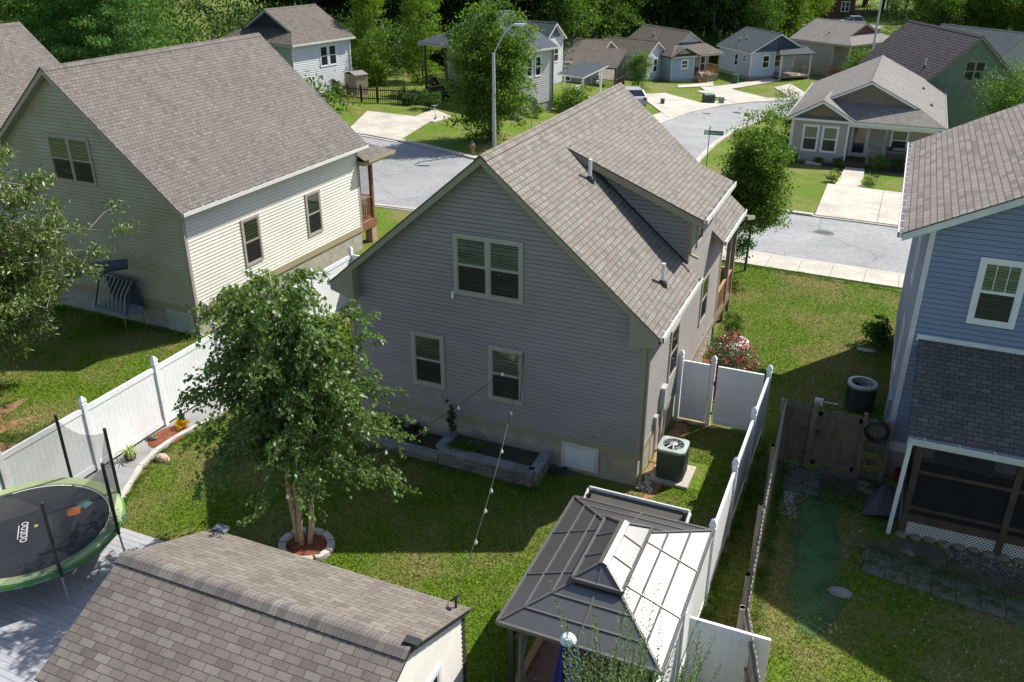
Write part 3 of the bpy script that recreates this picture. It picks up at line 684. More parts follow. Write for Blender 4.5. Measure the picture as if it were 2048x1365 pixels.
# ---- 2 beige house on the left
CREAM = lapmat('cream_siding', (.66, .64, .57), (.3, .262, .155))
TAN = plain('tan_trim', (.31, .26, .17), .55, .06); TAUPET = plain('taupe_window_trim', (.36, .31, .27), .5, .05)
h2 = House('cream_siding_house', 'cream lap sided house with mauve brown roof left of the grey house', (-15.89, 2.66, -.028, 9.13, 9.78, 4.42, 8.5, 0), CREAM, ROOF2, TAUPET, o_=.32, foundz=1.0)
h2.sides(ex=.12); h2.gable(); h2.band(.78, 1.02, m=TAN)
h2.win('F', -5.38, 4.75, 1.95, 1.6, sashes=2); h2.win('R', 2.57, 1.6, .95, 1.72); h2.win('R', 6.17, 1.6, .93, 1.7)
h2.gutter((.33, -.3, 4.42), (.33, 10.05, 4.42), (1, 0, 0)); h2.gutter((-9.46, -.3, 4.42), (-9.46, 10.05, 4.42), (-1, 0, 0))
h2.spout((.06, -.07, 4.1), (.06, -.07, .02), (1, 0, 0))
door(h2.root, V3((0, -.005, 0)), UX, -UY, -1.22, .02, .95, .68, plain('crawl_frame2', (.4, .39, .33), .7, .2), plain('crawl_door_grey', (.36, .38, .33), .6, .2), 'crawlspace_door')
sp_ = MB(); sp_.box(.0, 2.75, 1.2, .06, 2.83, 1.42); sp_.build('hose_bib_box', plain('box_cream', (.45, .43, .38), .6), h2.root)
# screened porch at its far end
pf = MB(); pf.box(-9.1, 9.82, .85, -.1, 11.0, 1.05); pf.build('porch_floor', WOODT, h2.root)
pr = MB(); pr.slab([(.4, 9.79, 3.8), (.4, 12.0, 3.8), (-1.3, 10.4, 4.55), (-1.3, 9.79, 4.55)], .04, (0, 1, 0)); pr.slab([(.4, 12.0, 3.8), (-9.4, 12.0, 3.8), (-8., 10.4, 4.55), (-1.3, 10.4, 4.55)], .04, (1, 0, 0)); pr.build('porch_roof', ROOF2, h2.root)
pr = MB(); pr.slab([(.38, 9.79, 3.74), (.38, 11.98, 3.74), (-9.4, 11.98, 3.74), (-9.4, 9.79, 3.74)], .16); pr.build('porch_fascia', TAN, h2.root)
h2.gutter((.4, 9.9, 3.82), (.4, 11.95, 3.82), (1, 0, 0), m=TAN)
REDW = plain('red_brown_wood', (.2, .085, .045), .7, .15, 3)
for x, y in ((-.15, 9.95), (-.15, 10.9), (-4.6, 10.9), (-9., 10.9)): post(h2.root, x, y, 1.05, 3.6, .14, REDW)
for x, y in ((-.25, 10.8), (-4.6, 10.8), (-9., 10.8)): post(h2.root, x, y, -.1, .7, .35, plain('brick_pier', (.4, .24, .16), .9, .2, 8), 'pier')
rail(h2.root, (-.15, 9.95, 1.05), (-.15, 10.9, 1.05), .95, REDW); rail(h2.root, (-.15, 10.9, 1.05), (-9., 10.9, 1.05), .95, REDW)
sc = MB(); sc.poly([(-.18, 10., 1.1), (-.18, 10.85, 1.1), (-.18, 10.85, 3.5), (-.18, 10., 3.5)]); sc.build('insect_screen', netmat('screen_mesh', (.2, .2, .2), .35), h2.root)
pf = MB(); pf.box(-9.1, 11.0, .7, -.1, 11.05, 1.05); pf.box(-.1, 9.82, .7, -.04, 11.0, 1.05); pf.build('porch_skirt', REDW, h2.root)
h2.done()
# ---- 3 far left roof
h3 = House('far_left_house', 'house at the upper left corner showing only its brown roof beyond the cream house', (-27.85, 1.6, 0, 9.2, 9.9, 4.35, 8.55, 0), lapmat('white_siding', (.6, .61, .62)), ROOF2, TAUPET)
h3.sides(ex=.15); h3.gable(); h3.win('F', -3., 4.9, 1., 1.4, near=False); h3.gutter((.33, -.3, 4.35), (.33, 10.2, 4.35), (1, 0, 0))
h3.done()
# ---- 4 white sided house
WSID = MATS[('white_siding',)]
h4 = House('white_sided_house', 'white sided house with brown roof and dark small gable, behind the picket fence', (-38.86, 39.98, -.183, 7.66, 6.33, 4.2, 6.5, -.05), WSID, ROOFB, WHITE, foundz=.25)
p = h4.dutch(1.3); h4.sides(ex=.17, gable=(False, True), zt=4.2)
p.build('pediment', lapmat('charcoal_siding', (.05, .055, .065)), h4.root)
h4.win('R', 2.84, 2.2, .9, 1.62, near=False, trim=WHITE); h4.win('R', 3.8, 2.2, .9, 1.62, near=False, trim=WHITE)
h4.gutter((.33, -.3, 4.2), (.33, 6.6, 4.2), (1, 0, 0)); h4.spout((.06, 6.2, 4.), (.06, 6.2, .1), (1, 0, 0), WHITE)
h4.done()
# ---- 5 grey house with slate roof and porch, behind the tree
h5 = House('slate_roof_house', 'pale grey house with slate blue roof and dark porch behind the big tree', (-22.54, 44.2, -.332, 9.545, 4.9, 4.4, 6.75, -.5), lapmat('pale_grey_siding', (.47, .46, .43)), ROOFD, plain('cream_trim', (.5, .45, .36), .5, .05), foundz=.7)
h5.L = 4.9; h5.fz = .35
p = h5.dutch(1.6); p.build('pediment', lapmat('dark_slate_siding', (.06, .075, .1)), h5.root)
h5.sides(v0=2.4, ex=.16, zt=4.3, gable=(False, True)); h5.sides(v0=0, L=2.4, u0=-3.4, ex=.16, zt=4.3)
h5.win('R', 1.75, 2.35, .75, 1.55, near=False, trim=WHITE); h5.win('R', 2.75, 2.35, .75, 1.55, near=False, trim=WHITE)
h5.gutter((.33, -.3, 4.4), (.33, 5.2, 4.4), (1, 0, 0)); h5.spout((.07, 4.85, 4.2), (.07, 4.85, .1), (1, 0, 0), BLACK)
pf = MB(); pf.box(-9.5, 0, .55, -3.4, 2.4, .8); pf.build('porch_floor', DARKW, h5.root)
for x in (-9.4, -7., -5.2): post(h5.root, x, .1, -.3 if x < -9 else .8, 4.25, .15, WOODB)
post(h5.root, -9.4, .1, -.4, .5, .35, CONC, 'pier')
rail(h5.root, (-9.4, .1, .8), (-4.6, .1, .8), .95, DARKW); rail(h5.root, (-9.4, .1, .8), (-9.4, 2.4, .8), .95, DARKW)
h5.win('F', -7.3, 2.1, 1.0, 1.3, v=2.4, near=False, trim=DARKW)
st = MB()
for i in range(4): st.box(-4.6+0, -.3*(i+1), .6-.17*(i+1), -3.5, -.3*i, .8-.17*(i+1))
st.build('steps', WOODB, h5.root)
h5.done()
# ---- 6 white house with gable to the right and a lean-to porch
h6 = House('white_gabled_house', 'narrow tall white house with slate blue gable tip between grey and brown roofed houses', (-26.68, 66.6, 1.379, 3.1, 7.5, 4.39, 5.9, -1.9), WSID, ROOFD, WHITE, foundz=.2)
h6.sides(ex=.17); h6.gable(); h6.win('F', -1.75, 2.2, .95, 1.5, near=False)
p = MB(); siding(p, V3((0, -.03, 0)), UX, -UY, [(-2.6, 4.55), (-.5, 4.55), (-1.55, 5.65)], .14); p.build('pediment', MATS[('dark_slate_siding',)], h6.root)
h6.done()
pc = thing('lean_to_porch', 'small white posted porch with flat slate roof at the side of the white gabled house', 'porch', (-21.3, 52.6, g(-21.3, 52.6)), -.35)
for x, y in ((0, 0), (1.9, 0), (0, 2.4), (1.9, 2.4)): post(pc, x, y, -.1, 2.5, .13, WHITE)
pr = MB(); pr.slab([(-.5, -.4, 2.5), (2.3, -.4, 2.5), (2.3, 2.8, 3.1), (-.5, 2.8, 3.1)], .12, m=0, me=1); pr.build('roof', [ROOFD, WHITE], pc)
pf = MB(); pf.box(0, 0, .3, 1.9, 2.4, .45); pf.build('floor', WHITE, pc); rail(pc, (0, 0, .45), (0, 2.4, .45), .9, WHITE)
# ---- 7 brown roofed house
h7 = House('brown_roof_house', 'low brown roofed house with black railed porch left of the light blue house', (-24.0, 77.6, 1.56, 9.4, 9.5, 2.6, 4.6, -2.9), lapmat('taupe_siding', (.3, .27, .24)), ROOFB, plain('cream_trim2', (.5, .46, .4), .5), foundz=.3)
h7.sides(ex=.17); h7.gable()
h7.rb.slab([(-9.75, -2.6, 2.6), (-6.2, -2.6, 4.0), (-6.2, .2, 4.0), (-9.75, .2, 2.6)], .12, (0, 1, 0))
h7.win('F', -8.2, .9, .9, 1.4, near=False, trim=WHITE); h7.win('L', 2.2, 1., .7, 1.9, near=False, trim=WHITE)
for x, y in ((-9.4, -2.4), (-6.4, -2.4)): post(h7.root, x, y, -.4, 2.6, .13, DARKW)
pf = MB(); pf.box(-9.5, -2.5, .3, -6.2, 0, .5); pf.build('porch_floor', DARKW, h7.root)
rail(h7.root, (-9.4, -2.4, .5), (-9.4, 0, .5), .9, DARKW); rail(h7.root, (-9.4, -2.4, .5), (-6.4, -2.4, .5), .9, DARKW)
h7.done()
h7b = House('small_pale_house', 'narrow pale house with small white gable behind the brown roof house', (-20.0, 80.2, 1.3, 3.4, 5.5, 2.9, 4.2, -3.), lapmat('pale_blue_white_siding', (.5, .53, .56)), ROOFB, WHITE, foundz=.3)
h7b.sides(ex=.17); h7b.gable(); h7b.win('F', -2.2, .9, .9, 1.5, near=False); h7b.done()
# ---- 8 light blue house
h8 = House('light_blue_house', 'light blue house with brown roof, white gable and wooden porch stairs', (-14.53, 83.64, .874, 6.51, 9.79, 2.93, 5.2, -3.3), lapmat('light_blue_siding', (.28, .37, .47)), ROOFB, plain('pale_trim', (.55, .5, .43), .5), foundz=.5)
p = h8.dutch(1.5); p.build('pediment', lapmat('cream_white_siding', (.55, .55, .55)), h8.root)
h8.sides(v0=2.0, ex=.17, zt=2.85, gable=(False, True)); h8.sides(v0=0, L=2.0, u0=-6.51, u1=-3.5, ex=.17, zt=2.85)
h8.rb.slab([(-6.9, -.5, 2.88), (-5., -.5, 3.75), (-5., 2.2, 3.75), (-6.9, 2.2, 2.88)], .1, (0, 1, 0)); h8.rb.slab([(-5., -.5, 3.75), (-3.1, -.5, 2.88), (-3.1, 2.2, 2.88), (-5., 2.2, 3.75)], .1, (0, 1, 0))
q = MB(); siding(q, V3((0, -.02, 0)), UX, -UY, [(-6.5, 2.85), (-3.5, 2.85), (-5., 3.6)], .14); q.build('bay_gable', MATS[('cream_white_siding',)], h8.root)
h8.win('F', -5.25, 1.55, .95, .95, near=False, trim=WHITE); h8.win('F', -2.6, .9, .8, 1.5, v=2.0, near=False, trim=WHITE); h8.win('F', -1.2, .7, .8, 1.8, v=2.0, near=False, trim=WHITE)
pf = MB(); pf.box(-3.5, 0, .55, 0, 2, .7); pf.box(-3.4, .05, -.3, -.1, .1, .55); pf.build('porch_floor', plain('grey_tan_boards', (.36, .3, .24), .8, .2), h8.root)
for x in (-3.2, -.1): post(h8.root, x, .08, -.4, 2.85, .14, WOODT)
rail(h8.root, (-2., .08, .7), (-.1, .08, .7), .9, WOODT); rail(h8.root, (-.1, .08, .7), (-.1, 2., .7), .9, WOODT)
st = MB()
for i in range(4): st.box(-3.1, -.3*(i+1), .36-.17*(i+1), -2.1, -.3*i, .53-.17*(i+1))
st.build('steps', WOODT, h8.root); rail(h8.root, (-3.15, -1.2, -.1), (-3.15, 0, .6), .9, WOODT, .3); rail(h8.root, (-2.05, -1.2, -.1), (-2.05, 0, .6), .9, WOODT, .3)
h8.band(.35, .6, v0=2.0, m=WHITE)
for x, y in ((-5.2, 5.), (-4.6, 6.2)): vent(h8.root, x, y, h8.rz(x), .35)
h8.done()
# ---- 9 grey house with navy gable
h9 = House('navy_gable_house', 'pale ice blue house with navy gable and slate roof on the street bend', (-6.36, 89.61, .709, 6.69, 6.93, 2.94, 4.85, -3.3), lapmat('ice_blue_siding', (.46, .51, .57)), ROOFD, WHITE, foundz=.35)
h9.sides(v0=0, u0=-6.69, u1=-3.7, ex=.17); h9.sides(v0=1.8, u0=-3.7, ex=.17); h9.gable()
q = MB(); siding(q, V3((0, -.03, 0)), UX, -UY, [(-6.4, 2.95), (-.3, 2.95), (-3.35, 4.65)], .14); q.build('pediment', lapmat('navy_siding', (.035, .055, .085)), h9.root)
h9.rb.slab([(-4.1, -1.5, 2.75), (.5, -1.5, 2.75), (.1, 0, 3.35), (-3.2, 0, 3.35)], .1, (1, 0, 0))
h9.win('F', -5.3, 1.15, .95, 1.45, near=False); h9.win('F', -2.6, .9, .85, 1.45, v=1.8, near=False); h9.win('L', 2.65, 1.1, .8, 1.4, near=False); h9.win('L', 1.0, 1.75, .7, .8, near=False)
pf = MB(); pf.box(-3.7, -1.3, .2, .2, 1.8, .4); pf.build('porch_floor', WOODG, h9.root)
for x in (-3.6, .1): post(h9.root, x, -1.2, -.4, 2.75, .13, WHITE)
rail(h9.root, (-3.6, -1.2, .4), (-1.3, -1.2, .4), .9, WOODG); rail(h9.root, (-.9, -1.2, .4), (.1, -1.2, .4), .9, WOODG)
for x, y in ((-5.6, 4.5), (-5.2, 3.8)): vent(h9.root, x, y, h9.rz(x), .35)
h9.done()
# ---- 10 tan house with red gable
h10 = House('red_gable_house', 'tan house with small dark red gable behind the tall street lamp', (2.93, 97.7, 1.019, 8.6, 8., 3.6, 5.55, -3.31), lapmat('olive_tan_siding', (.33, .3, .23)), ROOFT, plain('tan_trim2', (.42, .38, .3), .5), foundz=.3)
p = h10.dutch(1.6); p.build('pediment', lapmat('dark_red_siding', (.16, .03, .03)), h10.root)
h10.sides(v0=2.2, ex=.17, zt=3.5, gable=(False, True))
for x in (-8.5, -6., -3., -.2): post(h10.root, x, .1, -.3, 3.5, .15, plain('cream_post', (.5, .46, .38), .5))
pf = MB(); pf.box(-8.6, 0, .3, 0, 2.2, .5); pf.build('porch_floor', WOODB, h10.root); rail(h10.root, (-8.5, .1, .5), (-.2, .1, .5), .9, WOODB)
h10.win('F', -5.6, 1.3, 1.8, 1.4, v=2.2, near=False, sashes=2); vent(h10.root, -7., 4.2, h10.rz(-7.), .5)
h10.done()
# ---- 11 green shingled house
h11 = House('green_shingle_house', 'green shake sided house with steep dark brown roof and double gable window', (12.14, 59.66, .453, 6.9, 11.34, 4.4, 7.8, -2.74), plain('green_shakes', (.155, .2, .15), .8, .12, 2, .15), shingle('plum_brown_shingles', [(.085, .07, .07), (.14, .115, .11), (.11, .09, .09)], .3, .24, .035, gap=(.025, .02, .02)), plain('taupe_rake', (.26, .22, .18), .55), foundz=0)
h11.sides(ex=.2); h11.gable(); h11.win('F', -4.2, 4.53, 1.6, 1.5, near=False, sashes=2); vent(h11.root, -6.2, 2.0, h11.rz(-6.2), .6)
# shake columns
q = MB()
rd = random.Random(5); z = 0.
while z < 7.6:
    x = -6.9
    while x < 0:
        wd = rd.uniform(.15, .3); zz = h11.rz(x+wd/2)-.2
        if z+.2 < zz and x+wd < 0: q.fbox(V3((0, 0, 0)), UX, -UY, x+.008, z+.005, x+wd-.008, z+.2, .001, .014+rd.uniform(0, .012))
        x += wd
    z += .2
q.build('shakes', MATS[('green_shakes',)], h11.root); h11.done()
# ---- 12 tan house across the main road
h12 = House('tan_corner_house', 'tan sided corner house with brown shake gables and white rakes across the road', (6.9, 42.48, -.004, 8.67, 14.1, 2.85, 5.12, -1.62), lapmat('tan_siding', (.40, .355, .31)), ROOFT, WHITE, foundz=.12)
p = h12.dutch(1.5); p.build('pediment', plain('brown_shakes', (.2, .165, .11), .85, .15, 2, .2), h12.root)
h12.sides(v0=1.9, ex=.12, zt=2.75, gable=(False, True)); h12.sides(v0=0, L=1.9, u0=-8.67, u1=-5.2, ex=.12, zt=2.75)
e = -W if 0 else None
u0, u1, uc = -8.67-.37, -5.2+.37, -6.935; zt = 4.05
h12.rb.slab([(u0, -.45, 2.86), (uc, -.45, zt), (uc, 3.4, zt), (u0, 3.4, 2.86)][::1], .05, (0, 1, 0)); h12.rb.slab([(uc, -.45, zt), (u1, -.45, 2.86), (u1, 3.4, 2.86), (uc, 3.4, zt)], .05, (0, 1, 0))
h12.fb.slab([(u0+.02, -.43, 2.81), (uc, -.43, zt-.05), (uc, .3, zt-.05), (u0+.02, .3, 2.81)], .17); h12.fb.slab([(uc, -.43, zt-.05), (u1-.02, -.43, 2.81), (u1-.02, .3, 2.81), (uc, .3, zt-.05)], .17)
q = MB(); siding(q, V3((0, -.02, 0)), UX, -UY, [(-8.6, 2.8), (-5.25, 2.8), (uc, zt-.25)], .14); q.build('bay_gable', MATS[('brown_shakes',)], h12.root)
q = MB(); q.box(-8.7, -.05, 2.62, -5.17, -.02, 2.84); q.box(-5.2, .0, 2.45, 0, .14, 2.78); q.box(-.14, .14, 2.45, 0, 1.9, 2.78); q.build('frieze_board', WHITE, h12.root)
h12.win('F', -8.0, .68, 1.03, 1.72, inside='curtain', tw=.1); h12.win('F', -6.8, .68, 1.03, 1.72, inside='curtain', tw=.1)
door(h12.root, V3((0, 1.9, 0)), UX, -UY, -5.02, .2, .92, 1.95, WHITE, plain('storm_door', (.55, .54, .5), .4), glass=True)
h12.win('F', -2.7, .75, 1.1, 1.4, v=1.9, inside='half', tw=.1)
pf = MB(); pf.box(-5.2, 0, .0, 0, 1.9, .18); pf.build('porch_floor', WOODB, h12.root)
st = MB(); st.box(-5.15, -.9, -.1, -3.9, 0, .05); st.box(-5.15, -.5, .05, -3.9, 0, .13); st.build('steps', WOODB, h12.root)
for x in (-2.95, -.08): post(h12.root, x, .08, .18, 2.45, .14, WOODG)
post(h12.root, -3.85, .08, .18, 1.15, .12, WOODG)
rail(h12.root, (-3.85, .08, .18), (-.08, .08, .18), .9, WOODG)
h12.gutter((-9.0, -.3, 2.85), (-9.0, 14.4, 2.85), (-1, 0, 0)); h12.gutter((.33, -.3, 2.85), (.33, 14.4, 2.85), (1, 0, 0)); h12.spout((-8.72, -.05, 2.6), (-8.72, -.05, .0), (0, -1, 0), WHITE)
vent(h12.root, -1.2, 9.5, h12.rz(-1.2), .2); vent(h12.root, -.6, 4.6, h12.rz(-.6), .3)
h12.done()
# ---- 13 blue house on the right
BLUE = lapmat('blue_siding', (.19, .235, .345))
DTRIM = plain('dirty_white_trim', (.6, .62, .62), .5, .16, 1.5)
h13 = House('blue_siding_house', 'tall blue lap sided house with white trim at the right edge', (5.55, 3.0, 0, 11., 9.1, 6.38, 9.46, 0), BLUE, shingle('rose_taupe_shingles', [(.15, .128, .118), (.22, .19, .172), (.25, .22, .2), (.2, .163, .148)], .3, .15, .012, gap=(.09, .075, .07)), DTRIM, s_=.6, o_=.27, foundz=1.0)
h13.root.location = (16.5, 3.0, 0)
h13.sides(ex=.125); h13.gable(); h13.band(.75, 1.0, m=DTRIM)
h13.win('F', -9.92, 4.4, .97, 1.58, grid=True, tw=.11, inside='half', trim=WHITE)
h13.win('L', 3.2, 3.9, .95, 1.5, near=False, trim=WHITE); h13.win('L', 2.6, 1.5, .95, 1.5, near=False, trim=WHITE)
h13.gutter((-11.58, -.25, 6.38), (-11.58, 9.35, 6.38), (-1, 0, 0))
sk = MB(); zz = h13.rz(-8.0); sk.beam((-8.3, 7.2, h13.rz(-8.3)+.06), (-7.7, 7.2, h13.rz(-7.7)+.06), .5, .08); sk.build('roof_vent', BLACK, h13.root)
# lean-to screened porch behind it
WX = 16.55
pr = MB(); pr.slab([(-10.8, -2.95, 2.8), (-4, -2.95, 2.8), (-4, -.05, 3.86), (-10.8, -.05, 3.86)], .05, (1, 0, 0)); pr.build('porch_roof', ROOFG, h13.root)
q = MB(); q.slab([(-10.78, -2.9, 2.73), (-4, -2.9, 2.73), (-4, -.05, 3.8), (-10.78, -.05, 3.8)], .12); q.box(-10.85, -.08, 3.8, -4, -.02, 3.96); q.build('porch_fascia', DTRIM, h13.root)
h13.gutter((-10.78, -2.92, 2.82), (-4.2, -2.92, 2.82), (0, -1, 0), m=plain('aged_gutter', (.5, .52, .52), .5, .1))
BW = plain('dark_porch_wood', (.07, .045, .03), .8, .3, 3)
for x in (-10.45, -8.5, -6.4): post(h13.root, x, -2.4, -.1, 2.8, .13, BW)
post(h13.root, -10.45, -.2, -.1, 3., .13, BW)
q = MB()
for z in (.75, 1.7, 2.62): q.box(-10.45, -2.45, z, -4.5, -2.37, z+.08)
q.box(-10.45, -2.46, .42, -4.5, -2.35, .62); q.box(-10.5, -2.4, .42, -10.42, -.1, .62); q.box(-10.5, -2.4, 1.7, -10.42, -.1, 1.78)
q.box(-10.4, -2.35, .55, -4.5, -.05, .62); q.build('porch_frame', BW, h13.root)
sp2 = MB(); sp2.beam((-10.7, -2.85, 2.65), (-10.72, -2.5, .02), .09, .07); sp2.build('downspout', WHITE, h13.root)
sc = MB(); sc.poly([(-10.4, -2.41, .6), (-4.5, -2.41, .6), (-4.5, -2.41, 2.65), (-10.4, -2.41, 2.65)]); sc.poly([(-10.46, -2.4, .6), (-10.46, -.1, .6), (-10.46, -.1, 2.6), (-10.46, -2.4, 2.6)]); sc.build('insect_screen', netmat('dark_screen', (.03, .03, .035), .62), h13.root)
q = MB()
def lattice(mb, o, u, n, x0, x1, z0, z1, st=.085, w_=.03):
    L = (x1-x0)+(z1-z0); k = int(L/st)
    for i in range(k+1):
        for sg in (0, 1):
            a = x0-(z1-z0)+i*st if sg == 0 else x0+i*st
            # line from (a, z0) rising
            xa, za = a, z0; xb, zb = (a+(z1-z0), z1) if sg == 0 else (a-(z1-z0), z1)
            def clip(x, z, xo, zo):
                if x < x0: t = (x0-x)/(xo-x); return x0, z+(zo-z)*t
                if x > x1: t = (x1-x)/(xo-x); return x1, z+(zo-z)*t
                return x, z
            if max(xa, xb) <= x0+.01 or min(xa, xb) >= x1-.01: continue
            A = clip(xa, za, xb, zb); B = clip(xb, zb, xa, za)
            if math.hypot(A[0]-B[0], A[1]-B[1]) < .03: continue
            dd = .008*sg
            pA = o+u*A[0]+UZ*A[1]+n*dd; pB = o+u*B[0]+UZ*B[1]+n*dd; t = (pB-pA).normalized().cross(n)*w_/2
            mb.poly([pA-t, pA+t, pB+t, pB-t])
lattice(q, V3((0, -2.42, 0)), UX, -UY, -10.38, -8.57, .02, .42); lattice(q, V3((0, -2.42, 0)), UX, -UY, -8.43, -6.47, .02, .42); lattice(q, V3((-10.5, 0, 0)), -UY, -UX, .2, 2.35, .02, .42)
q.build('lattice_skirt', plain('cream_lattice', (.55, .53, .46), .6), h13.root)
h13.done()
# ---- more houses beyond
h14 = House('far_right_house', 'tan house with brown grey roof cut by the right edge, behind the green house', (24.5, 88., .15, 9., 10., 3.6, 6., -3.3), lapmat('wheat_siding', (.42, .35, .26)), ROOFT, plain('tan_trim3', (.45, .38, .3), .5), foundz=.2)
h14.sides(ex=.17); h14.gable(); h14.win('F', -6.5, 1.2, 1., 1.4, near=False); h14.done()
h15 = House('hidden_roof_house', 'house of which only a slate grey roof strip shows above the green house roof', (16.8, 86., .9, 8., 9., 3.8, 6.35, -3.3), lapmat('grey_far_siding', (.35, .35, .35)), ROOFD, plain('taupe_rake2', (.3, .26, .22), .55), foundz=.2)
h15.sides(ex=.2); h15.gable(); h15.done()
h16 = House('log_cabin', 'dark brown log cabin with one white window, far away among the trees', (-6.0, 163., .5, 8.5, 8., 3.2, 5.4, -3.3), plain('log_wall', (.11, .05, .025), .85, .25, 2, .2), plain('cabin_roof', (.1, .07, .055), .8, .2), WOODB, foundz=.1)
h16.sides(ex=.3); h16.gable(); h16.win('F', -2.6, 1.1, 1.6, 1.8, near=False, trim=WHITE, sashes=2); h16.win('F', -6.6, 1.2, 1., 1.5, near=False, trim=WOODB); h16.done()
# ---------------------------------------------------------------- fences
def vpost(par, x, y, h=2.0, z0=0):
    p = MB(); t = .058
    p.box(x-t, y-t, -.1+z0, x+t, y+t, h-.1+z0); o = p.build('post', VINYL, par)
    c = MB(); r = [(.068, 0), (.068, .03), (.052, .045), (.075, .1), (.064, .15), (.035, .2), (0, .24)]
    pr = []
    for a, z in r: pr.append([(x+sx*a, y+sy*a, h-.1+z+z0) for sx, sy in ((-1, -1), (1, -1), (1, 1), (-1, 1))])
    for a, b in zip(pr, pr[1:]):
        for i in range(4): c.poly([a[i], a[(i+1) % 4], b[(i+1) % 4], b[i]])
    c.build('post_cap', VINYL, o); return o
def vpanel(par, a, b, h=1.83, z0=.06, name='panel', bw=.15):
    a = V3(a); b = V3(b); d = (b-a).normalized(); n = V3((-d.y, d.x, 0)); L = (b-a).length; f = MB()
    x0 = .06; x1 = L-.06
    f.fbox(a, d, n, x0, z0, x1, z0+.16, -.025, .025); f.fbox(a, d, n, x0, h-.14, x1, h, -.028, .028)
    f.fbox(a, d, n, x0, z0+.16, x0+.03, h-.14, -.016, .016); f.fbox(a, d, n, x1-.03, z0+.16, x1, h-.14, -.016, .016)
    o = f.build(name, VINYL, par)
    q = MB(); k = max(1, round((x1-x0-.06)/bw)); s_ = (x1-x0-.06)/k
    for i in range(k): u = x0+.03+i*s_; q.fbox(a, d, n, u+.0025, z0+.16, u+s_-.0025, h-.14, -.011, .011)
    q.fbox(a, d, n, x0+.03, z0+.161, x1-.03, h-.141, -.006, .006)
    q.build('boards', VINYL, o); return o
fl = thing('vinyl_fence', 'long white vinyl privacy fence between the cream house and the back yard', 'fence', (-12.8, 0, 0))
ysl = [-14.3, -11.9, -9.5, -7.1, -4.69, -2.29, .11, 2.51, 4.91, 7.31]
for y in ysl: vpost(fl, 0, y)
for a, b in zip(ysl, ysl[1:]): vpanel(fl, (0, a, 0), (0, b, 0))
# return panel from the long fence to the house
fr = thing('vinyl_fence', 'short white vinyl fence from the left wall of the grey house to the long fence', 'fence', (0, 7.31, 0))
vpanel(fr, (-12.8, 0, 0), (-10.4, 0, 0)); vpost(fr, -10.4, 0); vpanel(fr, (-10.4, 0, 0), (-8.02, 0, 0))
fs = thing('vinyl_fence', 'white vinyl fence seen nearly end on, between the air conditioner and the weathered wood fence', 'fence', (2.42, 0, 0))
ysr = [3.72, 1.32, -1.08, -3.45, -5.95, -8.4, -10.9]
for y in ysr: vpost(fs, 0, y)
for a, b in zip(ysr, ysr[1:]): vpanel(fs, (0, b, 0), (0, a, 0))
fg = thing('vinyl_gate', 'white vinyl gate and panel joining the grey house wall to the side fence', 'gate', (0, 3.7, 0))
vpost(fg, .08, 0); vpost(fg, .97, 0); vpanel(fg, (.1, 0, 0), (.95, 0, 0), bw=.12); gl = vpanel(fg, (1.04, 0, 0), (2.36, 0, 0), name='gate_leaf', bw=.12)
q = MB(); q.box(1.0, -.05, 1.25, 1.06, -.02, 1.38); q.box(1.02, -.05, .35, 1.08, -.02, .42); q.build('hinge', BLACK, gl)
fp = thing('vinyl_fence', 'single white vinyl panel bridging the side fence and the bend of the wood fence', 'fence', (2.42, -5.95, 0))
vpanel(fp, (.07, 0, 0), (1.55, 0, 0)); 
# weathered wooden fence
def wfence(par, a, b, h=1.83, z0=0, seed=1, rails=True, flip=1, bw=.14):
    a = V3(a); b = V3(b); d = (b-a).normalized(); n = V3((-d.y, d.x, 0))*flip; L = (b-a).length; rd = random.Random(seed); f = MB(); x = 0
    while x < L-.05:
        w_ = min(bw, L-x)-.006; hh = h+rd.uniform(-.03, .02); lean = rd.uniform(-.006, .006); P = lambda u, z, dd: a+d*u+n*(dd+lean)+UZ*z
        pts = [(x, z0+.03), (x+w_, z0+.03), (x+w_, hh-.04), (x+w_-.03, hh), (x+.03, hh), (x, hh-.04)]
        f.poly([P(u, z, .018) for u, z in pts]); f.poly([P(u, z, 0) for u, z in pts][::-1])
        for i in range(6): u1, z1 = pts[i]; u2, z2 = pts[(i+1) % 6]; f.poly([P(u1, z1, 0), P(u2, z2, 0), P(u2, z2, .018), P(u1, z1, .018)])
        x += bw
    o = f.build('pickets', WOODG, par)
    if rails:
        for z in (.3, 1.0, 1.6):
            q = MB(); q.fbox(a, d, n, 0, z, L, z+.09, -.045, -.004); q.build('fence_rail', WOODG, par)
    for u in (0., L):
        q = MB(); q.fbox(a, d, n, u-.05, -.1, u+.05, h-.04, -.13, -.046); q.build('post', WOODG, par)
    return o
wf = thing('wood_fence', 'weathered grey wooden picket fence running beside the narrow strip to the vinyl fence', 'fence', (0, 0, 0))
PTS = [(3.02, 2.62, 0), (3.12, .3, 0), (3.22, -2.1, 0), (3.36, -4.4, 0), (3.42, -5.3, 0), (3.95, -7.2, 0), (4.5, -9.4, 0)]
for i, (a, b) in enumerate(zip(PTS, PTS[1:])): wfence(wf, a, b, seed=i)
wg = thing('wood_gate_fence', 'dark weathered wooden gate fence between the side strip and the blue house', 'fence', (0, 2.62, 0))
WOODG = plain('dark_weathered_wood', (.16, .125, .085), .85, .35, 3, .2, bump=.4, streak=(3, 3, .5)); wfence(wg, (3.1, 0, 0), (3.72, 0, 0), 1.8, seed=20); wfence(wg, (4.95, 0, 0), (5.5, 0, 0), 1.7, seed=21)
q = MB(); x = 3.85
while x < 4.85: q.box(x, -.02, .12, x+.128, .0, 1.72); x += .135
for z in (.15, 1.55): q.box(3.83, -.06, z, 4.87, -.022, z+.12)
